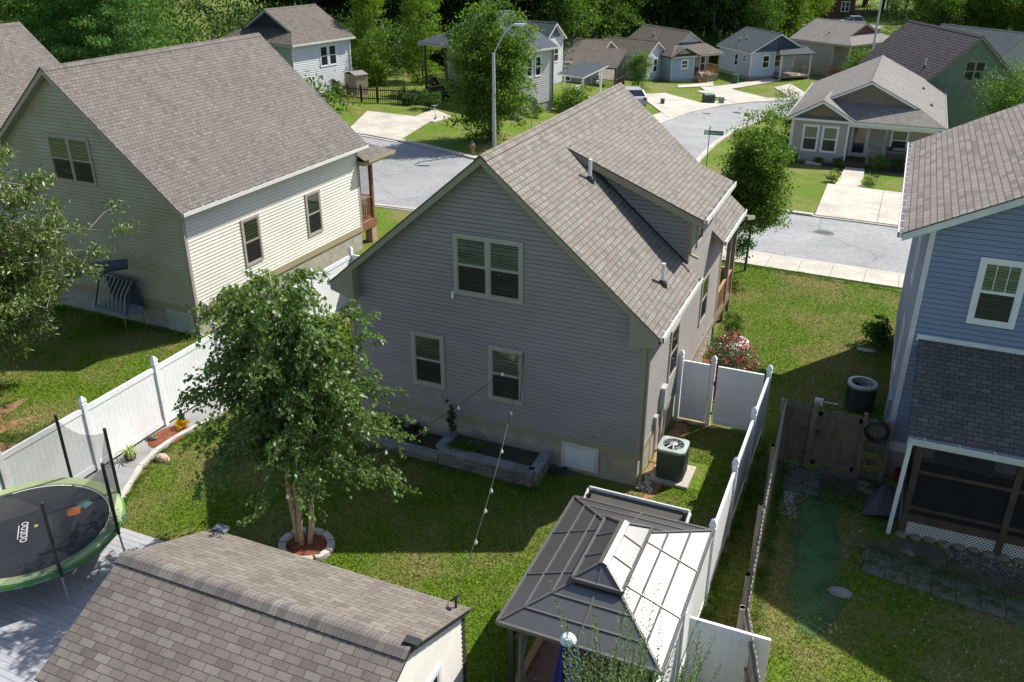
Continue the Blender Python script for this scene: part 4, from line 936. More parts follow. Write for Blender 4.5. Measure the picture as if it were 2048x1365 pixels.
q.box(3.83, -.06, .12, 3.93, -.021, 1.7); q.box(4.78, -.06, .12, 4.88, -.021, 1.7)
q.build('gate_leaf', WOODG, wg)
for x in (3.76, 4.9): q = MB(); q.box(x-.05, -.12, -.1, x+.05, -.0, 1.85); q.build('gate_post', WOODG, wg)
q = MB(); q.box(3.78, -.1, 1.1, 3.95, -.065, 1.13); q.box(3.86, -.11, 1.0, 3.89, -.065, 1.15); q.build('latch', BLACK, wg)
WOODG = MATS[('weathered_wood',)]
# dark picket fence of the white sided house
pk = thing('picket_fence', 'dark brown picket fence in front of the white sided house', 'fence', (0, 0, 0))
PK = [(-41.8, 47.6), (-38.6, 44.4), (-36.4, 42.2), (-35.2, 41.6), (-33.9, 41.45), (-32.6, 41.7), (-30.6, 42.4), (-28.9, 42.9)]
for i, (a, b) in enumerate(zip(PK, PK[1:])):
    a = V3((a[0], a[1], g(*a))); b = V3((b[0], b[1], g(*b))); q = MB(); L = (b-a).length; k = int(L/.16)
    for z in (.3, .95): q.beam(a+UZ*z, b+UZ*z, .04, .08)
    for j in range(k): p = a+(b-a)*((j+.5)/k); q.beam(p+UZ*.05, p+UZ*(1.15+.02*(j % 2)), .025, .075)
    q.build('picket_panel', DARKW, pk)
    p_ = MB(); p_.box(a.x-.06, a.y-.06, a.z-.1, a.x+.06, a.y+.06, a.z+1.3); p_.build('post', DARKW, pk)
# orange plank fence near the navy gable house
of = thing('plank_fence', 'short reddish plank fence between the navy gable house and the tan house', 'fence', (-3.6, 90.2, g(-3.6, 90.2)))
for i in range(3): q = MB(); q.beam((0, 0, .5+.35*i), (4.0, 1.2, .55+.35*i), .05, .24); q.build('plank', plain('orange_plank', (.33, .12, .05), .8, .1), of)
for t in (0, 2, 4.): post(of, t, .3*t, -.2, 1.4, .12, WOODG, 'post')
# ---------------------------------------------------------------- back yard
dk = thing('deck', 'grey plank deck under the trampoline beside the brown roofed shed', 'deck', (0, 0, 0))
DECKM = plain('grey_deck_boards', (.34, .34, .36), .6, .14, 1.4, .1, streak=(.4, 4, 1))
q = MB(); y = -14.
while y < -6.56: 
    rr = random.Random(int(y*100)); q.box(-12.6, y, .17, -9.2, y+.128, .2+rr.uniform(-.002, .002)); q.box(-9.196, y, .17, -5.9, y+.128, .2+rr.uniform(-.002, .002)); y += .135
q.build('planks', DECKM, dk)
q = MB(); q.box(-12.6, -6.56, .02, -5.9, -6.53, .195); q.build('edge_board', DECKM, dk); q = MB(); q.box(-12.55, -14, .0, -5.95, -6.58, .12); q.build('deck_shadow_base', BLACK, dk).name = 'deck_shade_slab'  # black slab added for the dark shade below and between the planks
# trampoline
TC = V3((-11.08, -7.98, 0)); tz = .2+.78; TR = 1.88
tr = thing('trampoline', 'round trampoline with green edge pad and black safety net poles on the grey deck', 'trampoline', (TC.x, TC.y, .2))
zt = .78
q = MB(); n_ = 64
def ring(mb, r0, z0, r1, z1, n=64, m=0, wob=0):
    rd = random.Random(3)
    A = [(r0*math.cos(2*math.pi*i/n), r0*math.sin(2*math.pi*i/n), z0) for i in range(n)]
    B = [((r1+rd.uniform(-wob, wob))*math.cos(2*math.pi*i/n), (r1+rd.uniform(-wob, wob))*math.sin(2*math.pi*i/n), z1+rd.uniform(-wob, wob)) for i in range(n)]
    for i in range(n): mb.poly([A[i], A[(i+1) % n], B[(i+1) % n], B[i]][::-1] if r1 < r0 else [A[i], B[i], B[(i+1) % n], A[(i+1) % n]], m=m)
PADT = plain('pad_pale_green', (.4, .47, .24), .5, .12, 1.5, .05); PADG = plain('pad_green', (.07, .22, .05), .5, .12)
ring(q, TR-.27, zt+.008, TR-.25, zt+.03, m=0); ring(q, TR-.25, zt+.03, TR-.02, zt+.035, m=0); ring(q, TR-.02, zt+.035, TR+.02, zt, m=1); ring(q, TR+.02, zt, TR+.025, zt-.08, m=1, wob=.015)
q.build('edge_pad', [PADT, PADG], tr)
q = MB(); q.poly([((TR-.29)*math.cos(2*math.pi*i/64), (TR-.29)*math.sin(2*math.pi*i/64), zt) for i in range(64)]); mat_o = q.build('jumping_mat', plain('mat_black', (.03, .032, .035), .5, .3, 1.2), tr)
q = MB(); q.tube([(TR*math.cos(2*math.pi*i/48), TR*math.sin(2*math.pi*i/48), zt-.06) for i in range(49)], .025, 6, cap=False); q.build('frame_ring', STEEL, tr)
for i in range(8):
    a = R(22+45*i); x, y = TR*math.cos(a), TR*math.sin(a); ox_, oy_ = x*1.02, y*1.02
    q = MB(); q.tube([(ox_, oy_, zt-.1), (ox_, oy_, 1.0), (ox_*1.0, oy_, 2.42)], .036, 8); q.lathe((ox_, oy_, 2.42), [(.036, 0), (.04, .03), (0, .05)], 8); q.build('net_pole', BLACK, tr)
    if i % 1 == 0:
        q = MB(); q.tube([(x*1.02, y*1.02, zt-.02), (x*1.04, y*1.04, .03)], .022, 6)
        b_ = R(22+45*i+45); x2, y2 = TR*math.cos(b_)*1.04, TR*math.sin(b_)*1.04
        if i % 2: q.tube([(x*1.04, y*1.04, .03), (x2, y2, .03), (x2, y2, .3)], .022, 6)
        q.build('leg', STEEL, tr)
q = MB()
for i in range(8):
    a = R(22+45*i); b_ = R(67+45*i); A = V3((1.91*math.cos(a), 1.91*math.sin(a), 0)); B = V3((1.91*math.cos(b_), 1.91*math.sin(b_), 0)); k = 8
    for j in range(k):
        t0, t1 = j/k, (j+1)/k; f0 = lambda t: A+(B-A)*t; sag = lambda t: 2.35-.28*4*t*(1-t)*.6
        inn = lambda t: f0(t)*(1-.12*4*t*(1-t)*.3)
        q.poly([inn(t0)+UZ*zt, inn(t1)+UZ*zt, inn(t1)+UZ*sag(t1), inn(t0)+UZ*sag(t0)])
q.build('safety_net', netmat('net_mesh', (.04, .04, .05), .42), tr)
# printed word and lines on the mat
def text(body, size, loc, rot, mat, name, parent=None, ext=.002):
    cu = bpy.data.curves.new(name, 'FONT'); cu.body = body; cu.size = size; cu.extrude = ext; cu.align_x = 'CENTER'; cu.align_y = 'CENTER'; cu.resolution_u = 3
    o = bpy.data.objects.new(name, cu); COL.objects.link(o); dg = bpy.context.evaluated_depsgraph_get()
    me = bpy.data.meshes.new_from_object(o.evaluated_get(dg)); bpy.data.objects.remove(o)
    o = bpy.data.objects.new(name, me); COL.objects.link(o); me.materials.clear(); me.materials.append(mat); o.location = loc; o.rotation_euler = rot
    if parent: o.parent = parent
    return o
PRW = plain('print_white', (.7, .7, .7), .6)
tp = G(46, 1065, .985); ta = math.atan2((G(44, 1045, .985)-G(40, 1080, .985)).y, (G(44, 1045, .985)-G(40, 1080, .985)).x)
text('ootoo', .3, (tp.x-TC.x, tp.y-TC.y, zt+.006), (0, 0, ta), PRW, 'printed_word', tr)
q = MB()
for px_ in ((38, 1052, 35, 1080), (55, 1050, 53, 1076)):
    a = G(px_[0], px_[1], .985)-V3((TC.x, TC.y, .2)); b = G(px_[2], px_[3], .985)-V3((TC.x, TC.y, .2)); a.z = b.z = zt+.005; q.beam(a, b, .02, .003)
q.build('printed_lines', PRW, tr)
# fallen things on the mat
def scrap(name, label, cat, px, sz, mat, seed=1, z=.99):
    p = G(px[0], px[1], z); q = MB(); rd = random.Random(seed); n = 9
    pts = [(sz*(.6+.4*rd.random())*math.cos(2*math.pi*i/n), sz*(.6+.4*rd.random())*math.sin(2*math.pi*i/n), 0) for i in range(n)]
    for i in range(n): q.poly([pts[i], pts[(i+1) % n], (0, 0, sz*.25)]); 
    q.poly(pts[::-1]); o = q.build(name, mat); o.location = (p.x, p.y, z); return tag(o, label, cat)
scrap('orange_cloth', 'orange cloth lying on the trampoline mat near the fence side', 'cloth', (148, 1022), .2, plain('orange_cloth_m', (.4, .12, .04), .8), 2, .985)
scrap('teal_cloth', 'teal grey cloth beside the orange cloth on the trampoline mat', 'cloth', (170, 1008), .2, plain('teal_cloth_m', (.1, .22, .2), .8), 3, .985)
scrap('toy_scrap', 'small yellow scrap on the trampoline mat beside the printed word', 'toy', (72, 1052), .06, plain('yellow_scrap', (.5, .42, .1), .6), 4, .985)
# shed
SHM = shingle('shed_tab_shingles', [(.135, .115, .096), (.17, .147, .124), (.195, .17, .145), (.155, .132, .112), (.215, .19, .162)], .28, .13, .006, gap=(.06, .053, .045), tabs=True, blotch=.16)
sh = House('garden_shed', 'white clapboard garden shed with weathered brown tab shingle roof at the bottom of the picture', (-.84, -7.72, 1.575, 3.75, 5.25, 2.22, 3.12, 0), lapmat('shed_siding', (.62, .6, .54)), SHM, plain('shed_dark_drip', (.05, .045, .04), .6), cat='shed', s_=.12, o_=.1, foundz=.15)
sh.root.location = (-.9, -7.75, 0)
sh.sides(ex=.1); sh.k = (sh.zr-sh.ze)/(sh.W/2+sh.s)
W_s = 3.75
sh.rb.slab([(.12, -.1, 2.22), (.12, 5.35, 2.22), (-W_s/2, 5.35, 3.12), (-W_s/2, -.1, 3.12)], .03, (0, 1, 0)); sh.rb.slab([(-W_s-.12, 5.35, 2.22), (-W_s-.12, -.1, 2.22), (-W_s/2, -.1, 3.12), (-W_s/2, 5.35, 3.12)], .03, (0, -1, 0))
sh.fb.slab([(.1, -.08, 2.19), (.1, 5.33, 2.19), (-W_s/2, 5.33, 3.08), (-W_s/2, -.08, 3.08)], .07); sh.fb.slab([(-W_s-.1, 5.33, 2.19), (-W_s-.1, -.08, 2.19), (-W_s/2, -.08, 3.08), (-W_s/2, 5.33, 3.08)], .07)
# ridge of overlapping bent cap shingles
CAPM = shingle('shed_cap_shingles', [(.15, .13, .115), (.2, .175, .155), (.12, .105, .1), (.23, .21, .185)], .14, 10., .003, gap=(.07, .06, .055), tabs=True)
q = MB(); y = -.1; i = 0; ks = sh.k
while y < 5.3:
    yb = min(y+.17, 5.36); z = 3.12+.006
    for sg in (1, -1):
        prof = [(0, .012), (.05, .004), (.1, -.026), (.17, -.17*ks+.012)]
        for (a0, z0), (a1, z1) in zip(prof, prof[1:]):
            c0 = -W_s/2+sg*a0; c1 = -W_s/2+sg*a1; lift = .008
            P4 = [V3((c0, y, z+z0+lift)), V3((c1, y, z+z1+lift)), V3((c1, yb, z+z1)), V3((c0, yb, z+z0))]
            uv = [(i*.14+.01, 3), (i*.14+.01, 3.1), (i*.14+.13, 3.1), (i*.14+.13, 3)]
            q.poly(P4 if sg > 0 else P4[::-1], uv if sg > 0 else uv[::-1])
        q.poly([V3((-W_s/2, y, z+.03)), V3((-W_s/2+sg*.17, y, z-.17*ks+.024)), V3((-W_s/2+sg*.17, y, z-.17*ks-.02)), V3((-W_s/2, y, z-.02))])
    y += .145; i += 1
q.build('ridge_cap', CAPM, sh.root)
window(sh.root, V3((0, 0, 0)), UX, -UY, -1.5, 1.1, .6, .8, WHITE, near=False)
sh.done()
def at_local(root, p): return root.matrix_basis.inverted() @ V3(p)
# solar lights on the shed roof
sl1 = thing('solar_spotlight', 'black solar spotlight on a stake at the right eave corner of the shed roof', 'light', (-1.0, -7.8, 2.25))
q = MB(); q.tube([(0, 0, 0), (0, 0, .22)], .022, 8); q.build('stem', BLACK, sl1); q = MB(); q.beam((-.07, 0, .2), (.09, -.02, .34), .12, .02); q.build('solar_panel', BLACK, sl1); q = MB(); q.box(-.07, -.07, -.01, .07, .07, .015); q.build('base', BLACK, sl1)
sl2 = G(825, 1284, 3.15); q = MB(); q.box(-.12, -.07, 0, .12, .07, .035); o = q.build('solar_light', BLACK); o.location = (sl2.x, sl2.y, 3.15); o.rotation_euler = (0, .1, .1); tag(o, 'flat black solar panel lying on the shed roof ridge near its right end', 'light')
q = MB(); q.box(-.14, -.09, 0, .14, .09, .05); q.box(-.02, -.16, .0, .1, -.09, .03); o = q.build('solar_light', plain('grey_panel', (.2, .21, .22), .3)); pp = G(443, 1060, 2.26); o.location = (pp.x, pp.y, 2.26); tag(o, 'flat grey solar light on the far left eave of the shed roof', 'light')
# leaves on shed roof
# ---------------------------------------------------------------- gazebo
gz = thing('gazebo', 'hardtop gazebo with dark bronze frame and two tier polycarbonate roof', 'gazebo', (1.07, -5.72, 0))
PCD = gradeglass('smoked_polycarbonate', (.062, .057, .053), .17, .7)
n_ = PCD.node_tree.nodes; l_ = PCD.node_tree.links; pb = [x for x in n_ if x.type == 'BSDF_PRINCIPLED'][0]
tc = N(n_, 'TexCoord'); mp = N(n_, 'Mapping'); mp.inputs['Scale'].default_value = (6, 6, 90); nn = N(n_, 'TexNoise', Scale=1.2, Detail=2.); l_.new(tc.outputs['Object'], mp.inputs[0]); l_.new(mp.outputs[0], nn.inputs['Vector'])
bp = N(n_, 'Bump', Strength=.12, Distance=.01); l_.new(nn.outputs[0], bp.inputs['Height']); l_.new(bp.outputs[0], pb.inputs['Normal']); pb.inputs['Roughness'].default_value = .33; pb.inputs['Specular IOR Level'].default_value = 1.
pb.inputs['Coat Weight'].default_value = .9; pb.inputs['Coat Roughness'].default_value = .26
hx, hy, ez = 1.40, 1.92, 2.1
ux, uy, uz = .36, .84, 2.5     # opening of lower roof
def hip(mb, fm, hx, hy, z0, ux, uy, z1, nu, nv, horiz=1):
    "frustum roof: panels in mb, ribs in fm"
    c = [(-hx, -hy, z0), (hx, -hy, z0), (hx, hy, z0), (-hx, hy, z0)]; t = [(-ux, -uy, z1), (ux, -uy, z1), (ux, uy, z1), (-ux, uy, z1)]
    for i in range(4):
        a, b, d, e = V3(c[i]), V3(c[(i+1) % 4]), V3(t[(i+1) % 4]), V3(t[i]); mb.slab([a, b, d, e], .008, b-a)
        fm.beam(a+UZ*.012, e+UZ*.012, .045, .03); fm.beam(a+UZ*-.01, b-UZ*.01, .05, .07); fm.beam(e+UZ*.012, d+UZ*.012, .03, .02)
        k = (nu, nv)[i % 2]
        full = (b-a).length; lt = (d-e).length
        for j in range(1, k):
            p = a+(b-a)*j/k; u_ = (j/k-.5)*full
            # rib runs straight up the slope until it meets the top edge or the hip
            f = 1. if abs(u_) <= lt/2 else (full/2-abs(u_))/(full/2-lt/2)
            top = (e+d)/2+(b-a).normalized()*u_ if f == 1. else None
            mid0 = (a+b)/2; mid1 = (e+d)/2; s_ = (mid1-mid0)
            q_ = p+s_*f; fm.beam(p+UZ*.012, q_+UZ*.012, .035, .018)
        for h_ in range(1, horiz+1):
            f = h_/(horiz+1); fm.beam(a+(e-a)*f+UZ*.012, b+(d-b)*f+UZ*.012, .035, .018)
pn = MB(); fm = MB(); hip(pn, fm, hx, hy, ez, ux, uy, uz, 2, 3, 2)
pn.build('lower_roof', PCD, gz); fm.build('lower_roof_frame', plain('bronze_bars', (.14, .13, .125), .35, .05, metal=.4), gz)
pn = MB(); fm = MB(); hip(pn, fm, .44, .93, 2.57, .04, .6, 2.78, 2, 3, 0); pn.build('upper_roof', PCD, gz); fm.build('upper_roof_frame', MATS[('bronze_bars',)], gz)
q = MB(); q.slab([(-.09, -.64, 2.79), (0, -.64, 2.83), (0, .64, 2.83), (-.09, .64, 2.79)], .03); q.slab([(0, -.64, 2.83), (.09, -.64, 2.79), (.09, .64, 2.79), (0, .64, 2.83)], .03); q.build('ridge_cover', plain('bronze_cover', (.2, .19, .18), .35, .05, metal=.4), gz)
q = MB()
for sy in (-1, 1): q.box(-.36, sy*.84-.01, 2.48, .36, sy*.84+.01, 2.6)
for sx in (-1, 1): q.box(sx*.36-.01, -.84, 2.48, sx*.36+.01, .84, 2.6)
q.build('vent_collar', DMETAL, gz)
for sx in (-1, 1):
    for sy in (-1, 1):
        q = MB(); q.box(sx*1.22-.05, sy*1.72-.05, 0, sx*1.22+.05, sy*1.72+.05, 2.1); q.beam((sx*1.22, sy*1.72, 1.65), (sx*.85, sy*1.72, 2.08), .05, .05); q.beam((sx*1.22, sy*1.72, 1.65), (sx*1.22, sy*1.35, 2.08), .05, .05); q.build('post', DMETAL, gz)
        q = MB(); rd = random.Random(sx*3+sy)
        k = 9; x0 = sx*1.12; y0 = sy*1.66
        for j in range(k):
            a0 = j/k*.34; P = lambda a_, z, s2=1: V3((x0-sx*a_*s2*.12, y0-sy*a_*s2, z)); wv = lambda jj: .03*(jj % 2)
            q.poly([P(a0, .1)+V3((wv(j), 0, 0)), P(a0+.34/k, .1)+V3((wv(j+1), 0, 0)), P(a0+.34/k, 1., .35)+V3((wv(j+1), 0, 0)), P(a0, 1., .35)+V3((wv(j), 0, 0))])
            q.poly([P(a0, 1., .35)+V3((wv(j), 0, 0)), P(a0+.34/k, 1., .35)+V3((wv(j+1), 0, 0)), P(a0+.34/k, 2.02, 1.7)+V3((wv(j+1), 0, 0)), P(a0, 2.02, 1.7)+V3((wv(j), 0, 0))])
        q.build('curtain', plain('grey_curtain', (.3, .27, .23), .8, .15, 4), gz)
q = MB()
for a, b in (((-1.22, -1.72), (1.22, -1.72)), ((1.22, -1.72), (1.22, 1.72)), ((1.22, 1.72), (-1.22, 1.72)), ((-1.22, 1.72), (-1.22, -1.72))): q.beam((*a, 2.03), (*b, 2.03), .05, .08)
q.build('top_beam', DMETAL, gz)
# patio under it
q = MB(); q.planar([(-.3, -9.6, .02), (2.35, -9.6, .02), (2.35, -3.9, .02), (-.3, -3.9, .02)], (1, 0, 0)); tag(q.build('paver_patio', blocks('red_pavers', [(.2, .09, .06), (.28, .13, .09), (.22, .12, .1)], .2, .1, .008)), kind='structure')
q = MB(); q.box(-.33, -9.6, 0, -.2, -3.9, .1); tag(q.build('timber_edging', WOODT), 'tan timber edging along the left side of the red paver patio', 'edging')
# folded umbrella
um = thing('folded_umbrella', 'folded royal blue patio umbrella with white cap in front of the gazebo', 'umbrella', (1.06, -8.02, 0))
q = MB(); q.tube([(0, 0, 0), (0, 0, 2.62)], .024, 8); q.build('pole', STEEL, um)
q = MB(); ns = 48; pr = [(.04, 2.58), (.09, 2.5), (.14, 2.2), (.19, 1.8), (.2, 1.45), (.16, 1.3)]; rings = []
for r_, z in pr:
    rings.append([V3((r_*(1+.28*math.cos(8*2*math.pi*i/ns+z))*math.cos(2*math.pi*i/ns), r_*(1+.28*math.cos(8*2*math.pi*i/ns+z))*math.sin(2*math.pi*i/ns), z)) for i in range(ns)])
for A, B in zip(rings, rings[1:]):
    for i in range(ns): q.poly([A[i], B[i], B[(i+1) % ns], A[(i+1) % ns]])
q.build('canopy', plain('navy_fabric', (.02, .02, .16), .7, .15, 4), um)
q = MB(); q.lathe((0, 0, 2.55), [(.13, 0), (.13, .03), (.09, .1), (.0, .14)], 16); q.build('cap', plain('cap_grey', (.6, .66, .7), .4), um)
q = MB(); q.lathe((0, 0, 0), [(.25, 0), (.25, .06), (.06, .1), (.05, .3)], 16); q.build('base', BLACK, um)
tb = thing('patio_table', 'pale glass topped table half hidden by the bush at the foot of the folded umbrella', 'table', (1.35, -8.1, 0))
q = MB(); q.lathe((0, 0, .7), [(0, .03), (.5, .03), (.52, .01), (.5, 0), (0, 0)], 28); q.build('tabletop', gradeglass('table_glass', (.3, .38, .4), .1), tb)
for i in range(4): a = R(45+90*i); q = MB(); q.tube([(.35*math.cos(a), .35*math.sin(a), .7), (.42*math.cos(a), .42*math.sin(a), 0)], .02, 6); q.build('leg', DMETAL, tb)
# canopy swing behind the gazebo
sw = thing('canopy_swing', 'canopy swing bench with pale grey roof behind the gazebo', 'swing', (.78, -3.0, 0))
q = MB(); PG = plain('canopy_grey', (.55, .54, .5), .7, .08)
q.tube([(-1.08, .02, 1.72), (-1.06, .04, 1.8), (1.06, .04, 1.8), (1.08, .02, 1.72)], .045, 8); q.build('canopy_rim', PG, sw); q = MB(); q.slab([(-1.06, -.62, 1.5), (1.06, -.62, 1.5), (1.06, .02, 1.77), (-1.06, .02, 1.77)], .02); q.build('canopy', plain('canopy_dark', (.09, .08, .07), .8, .15), sw); q = MB(); q.tube([(1.08, .02, 1.78), (1.08, -.3, 1.68), (1.08, -.62, 1.5)], .035, 6); q.tube([(-1.08, .02, 1.78), (-1.08, -.3, 1.68), (-1.08, -.62, 1.5)], .035, 6); q.build('canopy_side', PG, sw)
for sx in (-1, 1):
    q = MB(); q.tube([(sx*1.0, -.1, 1.85), (sx*1.0, -.6, 0)], .03, 6); q.tube([(sx*1.0, -.1, 1.85), (sx*1.0, .5, 0)], .03, 6); q.build('side_frame', DMETAL, sw)
q = MB(); q.box(-.85, -.25, .45, .85, .2, .52); q.build('seat', plain('swing_cushion', (.35, .3, .24), .8), sw); q = MB(); q.slab([(-.85, .18, .52), (.85, .18, .52), (.85, .34, 1.0), (-.85, .34, 1.0)], .08); q.build('backrest', MATS[('swing_cushion',)], sw)
# ---------------------------------------------------------------- air conditioners
def aircon(name, label, x, y, z0, s_, h, col, top, rz=0, grille=True, r=.12):
    t = thing(name, label, 'air conditioner', (x, y, z0), rz); a = s_/2; q = MB()
    def rr(k, rad=r):
        pts = []
        for cx_, cy_, a0 in ((a-r, a-r, 0), (-a+r, a-r, 90), (-a+r, -a+r, 180), (a-r, -a+r, 270)):
            for i in range(5): t_ = R(a0+90*i/4); pts.append((cx_*k+rad*k*math.cos(t_), cy_*k+rad*k*math.sin(t_)))
        return pts
    P = rr(1.)
    n = len(P)
    for i in range(n): q.poly([(*P[i], .0), (*P[(i+1) % n], .0), (*P[(i+1) % n], h-.06), (*P[i], h-.06)])
    q.build('body', plain(name+'_body', col, .4, .1), t)
    q = MB()
    for i in range(n):
        A = V3((*P[i], 0)); B = V3((*P[(i+1) % n], 0)); L = (B-A).length; k = max(1, int(L/.035)); d = (B-A).normalized(); nrm = V3((d.y, -d.x, 0))
        for j in range(k): c_ = A+d*((j+.5)*L/k); q.beam(c_+nrm*.006+UZ*.06, c_+nrm*.006+UZ*(h-.08), .008, .012)
    q.build('louvres', plain(name+'_louvre', tuple(c*1.3 for c in col), .4, .1), t)
    q = MB(); O = rr(1.03); m_ = 24
    I = [(a*.78*math.cos(2*math.pi*i/n+R(0)), a*.78*math.sin(2*math.pi*i/n)) for i in range(n)]
    for i in range(n):
        j = (i+1) % n; q.poly([(*O[i], h-.07), (*O[j], h-.07), (*O[j], h), (*O[i], h)]); q.poly([(*O[i], h), (*O[j], h), (*I[j], h+.015), (*I[i], h+.015)]); q.poly([(*I[i], h+.015), (*I[j], h+.015), (*I[j], h-.2), (*I[i], h-.2)])
    q.build('top_cover', plain(name+'_top', top, .4, .06), t)
    q = MB(); q.poly([(a*.77*math.cos(2*math.pi*i/24), a*.77*math.sin(2*math.pi*i/24), h-.16) for i in range(24)]); q.build('well', BLACK, t)
    q = MB()
    for i in range(4):
        t_ = R(90*i+20); c_, s2 = math.cos(t_), math.sin(t_); e_ = .8
        q.poly([(0, 0, h-.1), (a*.7*math.cos(t_-.35), a*.7*math.sin(t_-.35), h-.13), (a*.7*math.cos(t_+.35), a*.7*math.sin(t_+.35), h-.08)])
    q.build('fan', plain('fan_metal', (.3, .3, .3), .35, .1, metal=.5), t)
    if grille:
        q = MB()
        for i in range(9): t_ = 2*math.pi*i/9; q.tube([(.08*math.cos(t_), .08*math.sin(t_), h+.03), (a*.79*math.cos(t_), a*.79*math.sin(t_), h+.016)], .009, 5)
        for rr_ in (.3, .5, .68): q.tube([(a*rr_*math.cos(2*math.pi*i/24), a*rr_*math.sin(2*math.pi*i/24), h+.025) for i in range(25)], .004, 4, cap=False)
        q.lathe((0, 0, h+.02), [(.1, 0), (.1, .02), (0, .035)], 16); q.build('grille', STEEL, t)
    return t
aircon('air_conditioner', 'dark green grey air conditioner with pale top on a concrete pad beside the grey house', .66, .82, .08, .68, .84, (.055, .072, .066), (.33, .38, .34))
q = MB(); q.box(.2, .35, -.02, 1.18, 1.35, .08); tag(q.build('concrete_pad', CONC), 'square concrete pad under the sunlit air conditioner', 'pad')
aircon('air_conditioner', 'blue grey open topped air conditioner in the shade behind the wooden gate', 4.75, 6.35, .06, .78, .75, (.08, .09, .11), (.38, .42, .5), grille=False, r=.36)
q = MB()
for i in range(40):
    rd = random.Random(i); q.lathe((.22+rd.uniform(-.16, .16), .25+rd.uniform(-.35, .5), .0), [(.05, 0), (.045, .03), (0, .045)], 6)
tag(q.build('river_stones', PEBBLE), 'patch of white stones at the corner of the grey house by the air conditioner', 'stones', kind='stuff')
# ---------------------------------------------------------------- raised beds with a stone block wall
rb_ = thing('raised_bed', 'raised bed of grey stone blocks in two bays along the grey house foundation', 'raised bed', (0, 0, 0))
BL = blocks('grey_wall_blocks', [(.16, .15, .14), (.22, .2, .185), (.27, .245, .22), (.2, .175, .15)], .3, .1, .008)
BLKM = islandmat('wall_block', [(.1, .092, .08), (.2, .18, .15), (.15, .145, .14), (.25, .22, .18), (.13, .12, .105)]); CAPB = islandmat('cap_block', [(.16, .165, .17), (.26, .26, .26), (.2, .2, .2)])
def weld(o):
    import bmesh
    b = bmesh.new(); b.from_mesh(o.data); bmesh.ops.remove_doubles(b, verts=b.verts, dist=.0008); b.to_mesh(o.data); b.free(); return o
def bwall(x0, y0, x1, y1, h, cap=True):
    rd = random.Random(int(x0*100+y0*10)); a = V3((x0, y0, 0)); b = V3((x1, y1, 0)); d = (b-a).normalized(); n = V3((-d.y, d.x, 0)); L = (b-a).length; q = MB(); z = 0; row = 0
    while z < h-.02:
        x = -(.15 if row % 2 else 0)
        while x < L:
            u0 = max(0, x); u1 = min(L, x+.3)
            if u1-u0 > .03: q.fbox(a, d, n, u0+.006, z+.005, u1-.006, z+.1-.005, -.1+rd.uniform(-.006, .006), .1)
            x += .3
        z += .1; row += 1
    weld(q.build('block_wall', BLKM, rb_))
    if cap:
        q = MB(); x = 0
        while x < L: q.fbox(a, d, n, x+.005, h, min(L, x+.42)-.005, h+.07, -.13, .13); x += .42
        weld(q.build('cap_stones', CAPB, rb_))
bwall(-7.9, -.93, -4.95, -.95, .2); bwall(-4.95, -.95, -2.35, -.98, .4); bwall(-2.35, -.98, -2.35, -.1, .4); bwall(-5.0, -.85, -5.0, -.05, .35)
SOIL = plain('dark_soil', (.045, .05, .025), .95, .4, 4, .3, bump=.6)
q = MB(); q.box(-7.85, -.85, 0, -5.1, -.03, .17); q.box(-4.9, -.87, 0, -2.45, -.03, .35); q.build('soil', SOIL, rb_)
q = MB(); q.lathe((-2.02, -.12, 0), [(.0, .02), (.14, .02), (.2, .05), (.22, .1), (.2, .1), (.15, .05)], 18); tag(q.build('plant_saucer', plain('green_plastic', (.03, .05, .035), .5)), 'dark green round saucer on the ground at the end of the raised bed', 'saucer')
# ring of edging stones round the birch
BX, BY = -6.24, -5.13
rg = thing('tree_ring', 'ring of pale curved edging stones with red mulch at the foot of the birch', 'edging', (BX+.12, BY-.02, 0))
for i in range(9):
    a0 = R(40*i+3); a1 = R(40*i+37); q = MB(); k = 5
    for j in range(k):
        t0 = a0+(a1-a0)*j/k; t1 = a0+(a1-a0)*(j+1)/k; P = lambda r_, t, z: (r_*1.12*math.cos(t), r_*math.sin(t), z)
        q.hexa([P(.42, t0, 0), P(.58, t0, 0), P(.58, t1, 0), P(.42, t1, 0), P(.43, t0, .1), P(.57, t0, .1), P(.57, t1, .1), P(.43, t1, .1)])
    q.build('edging_stone', plain('edging_stone_pale', (.42, .4, .36), .85, .15, 3, .15, bump=.3), rg)
def mound(name, mat, rx, ry, h, n=26, par=None, seed=1, jit=.012):
    rd = random.Random(seed); q = MB(); rings = []
    for k, (f, hh) in enumerate(((1, 0), (.85, .5), (.6, .8), (.3, .95))):
        rings.append([(rx*f*math.cos(2*math.pi*i/n), ry*f*math.sin(2*math.pi*i/n), h*hh+rd.uniform(0, jit)) for i in range(n)])
    for A, B in zip(rings, rings[1:]):
        for i in range(n): q.poly([A[i], A[(i+1) % n], B[(i+1) % n], B[i]])
    q.poly(rings[-1]); return q.build(name, mat, par)
mound('mulch', MULCH, .5, .44, .07, par=rg)
def chips(par, n, rx, ry, z, mat, seed=1, s_=.035):
    rd = random.Random(seed); q = MB()
    for i in range(n):
        t = rd.uniform(0, 6.283); r_ = math.sqrt(rd.random()); c_ = V3((rx*r_*math.cos(t), ry*r_*math.sin(t), z*(1-r_*r_)+.01)); d = V3((rd.uniform(-1, 1), rd.uniform(-1, 1), rd.uniform(-.3, .5))).normalized(); e_ = d.cross(V3((rd.uniform(-1, 1), rd.uniform(-1, 1), 1))).normalized()
        q.poly([c_-d*s_, c_+e_*s_*.3, c_+d*s_, c_-e_*s_*.3])
    return q.build('bark_chips', mat, par)
chips(rg, 500, .46, .4, .075, plain('chip_red', (.3, .09, .045), .9, .4, 20), 3)
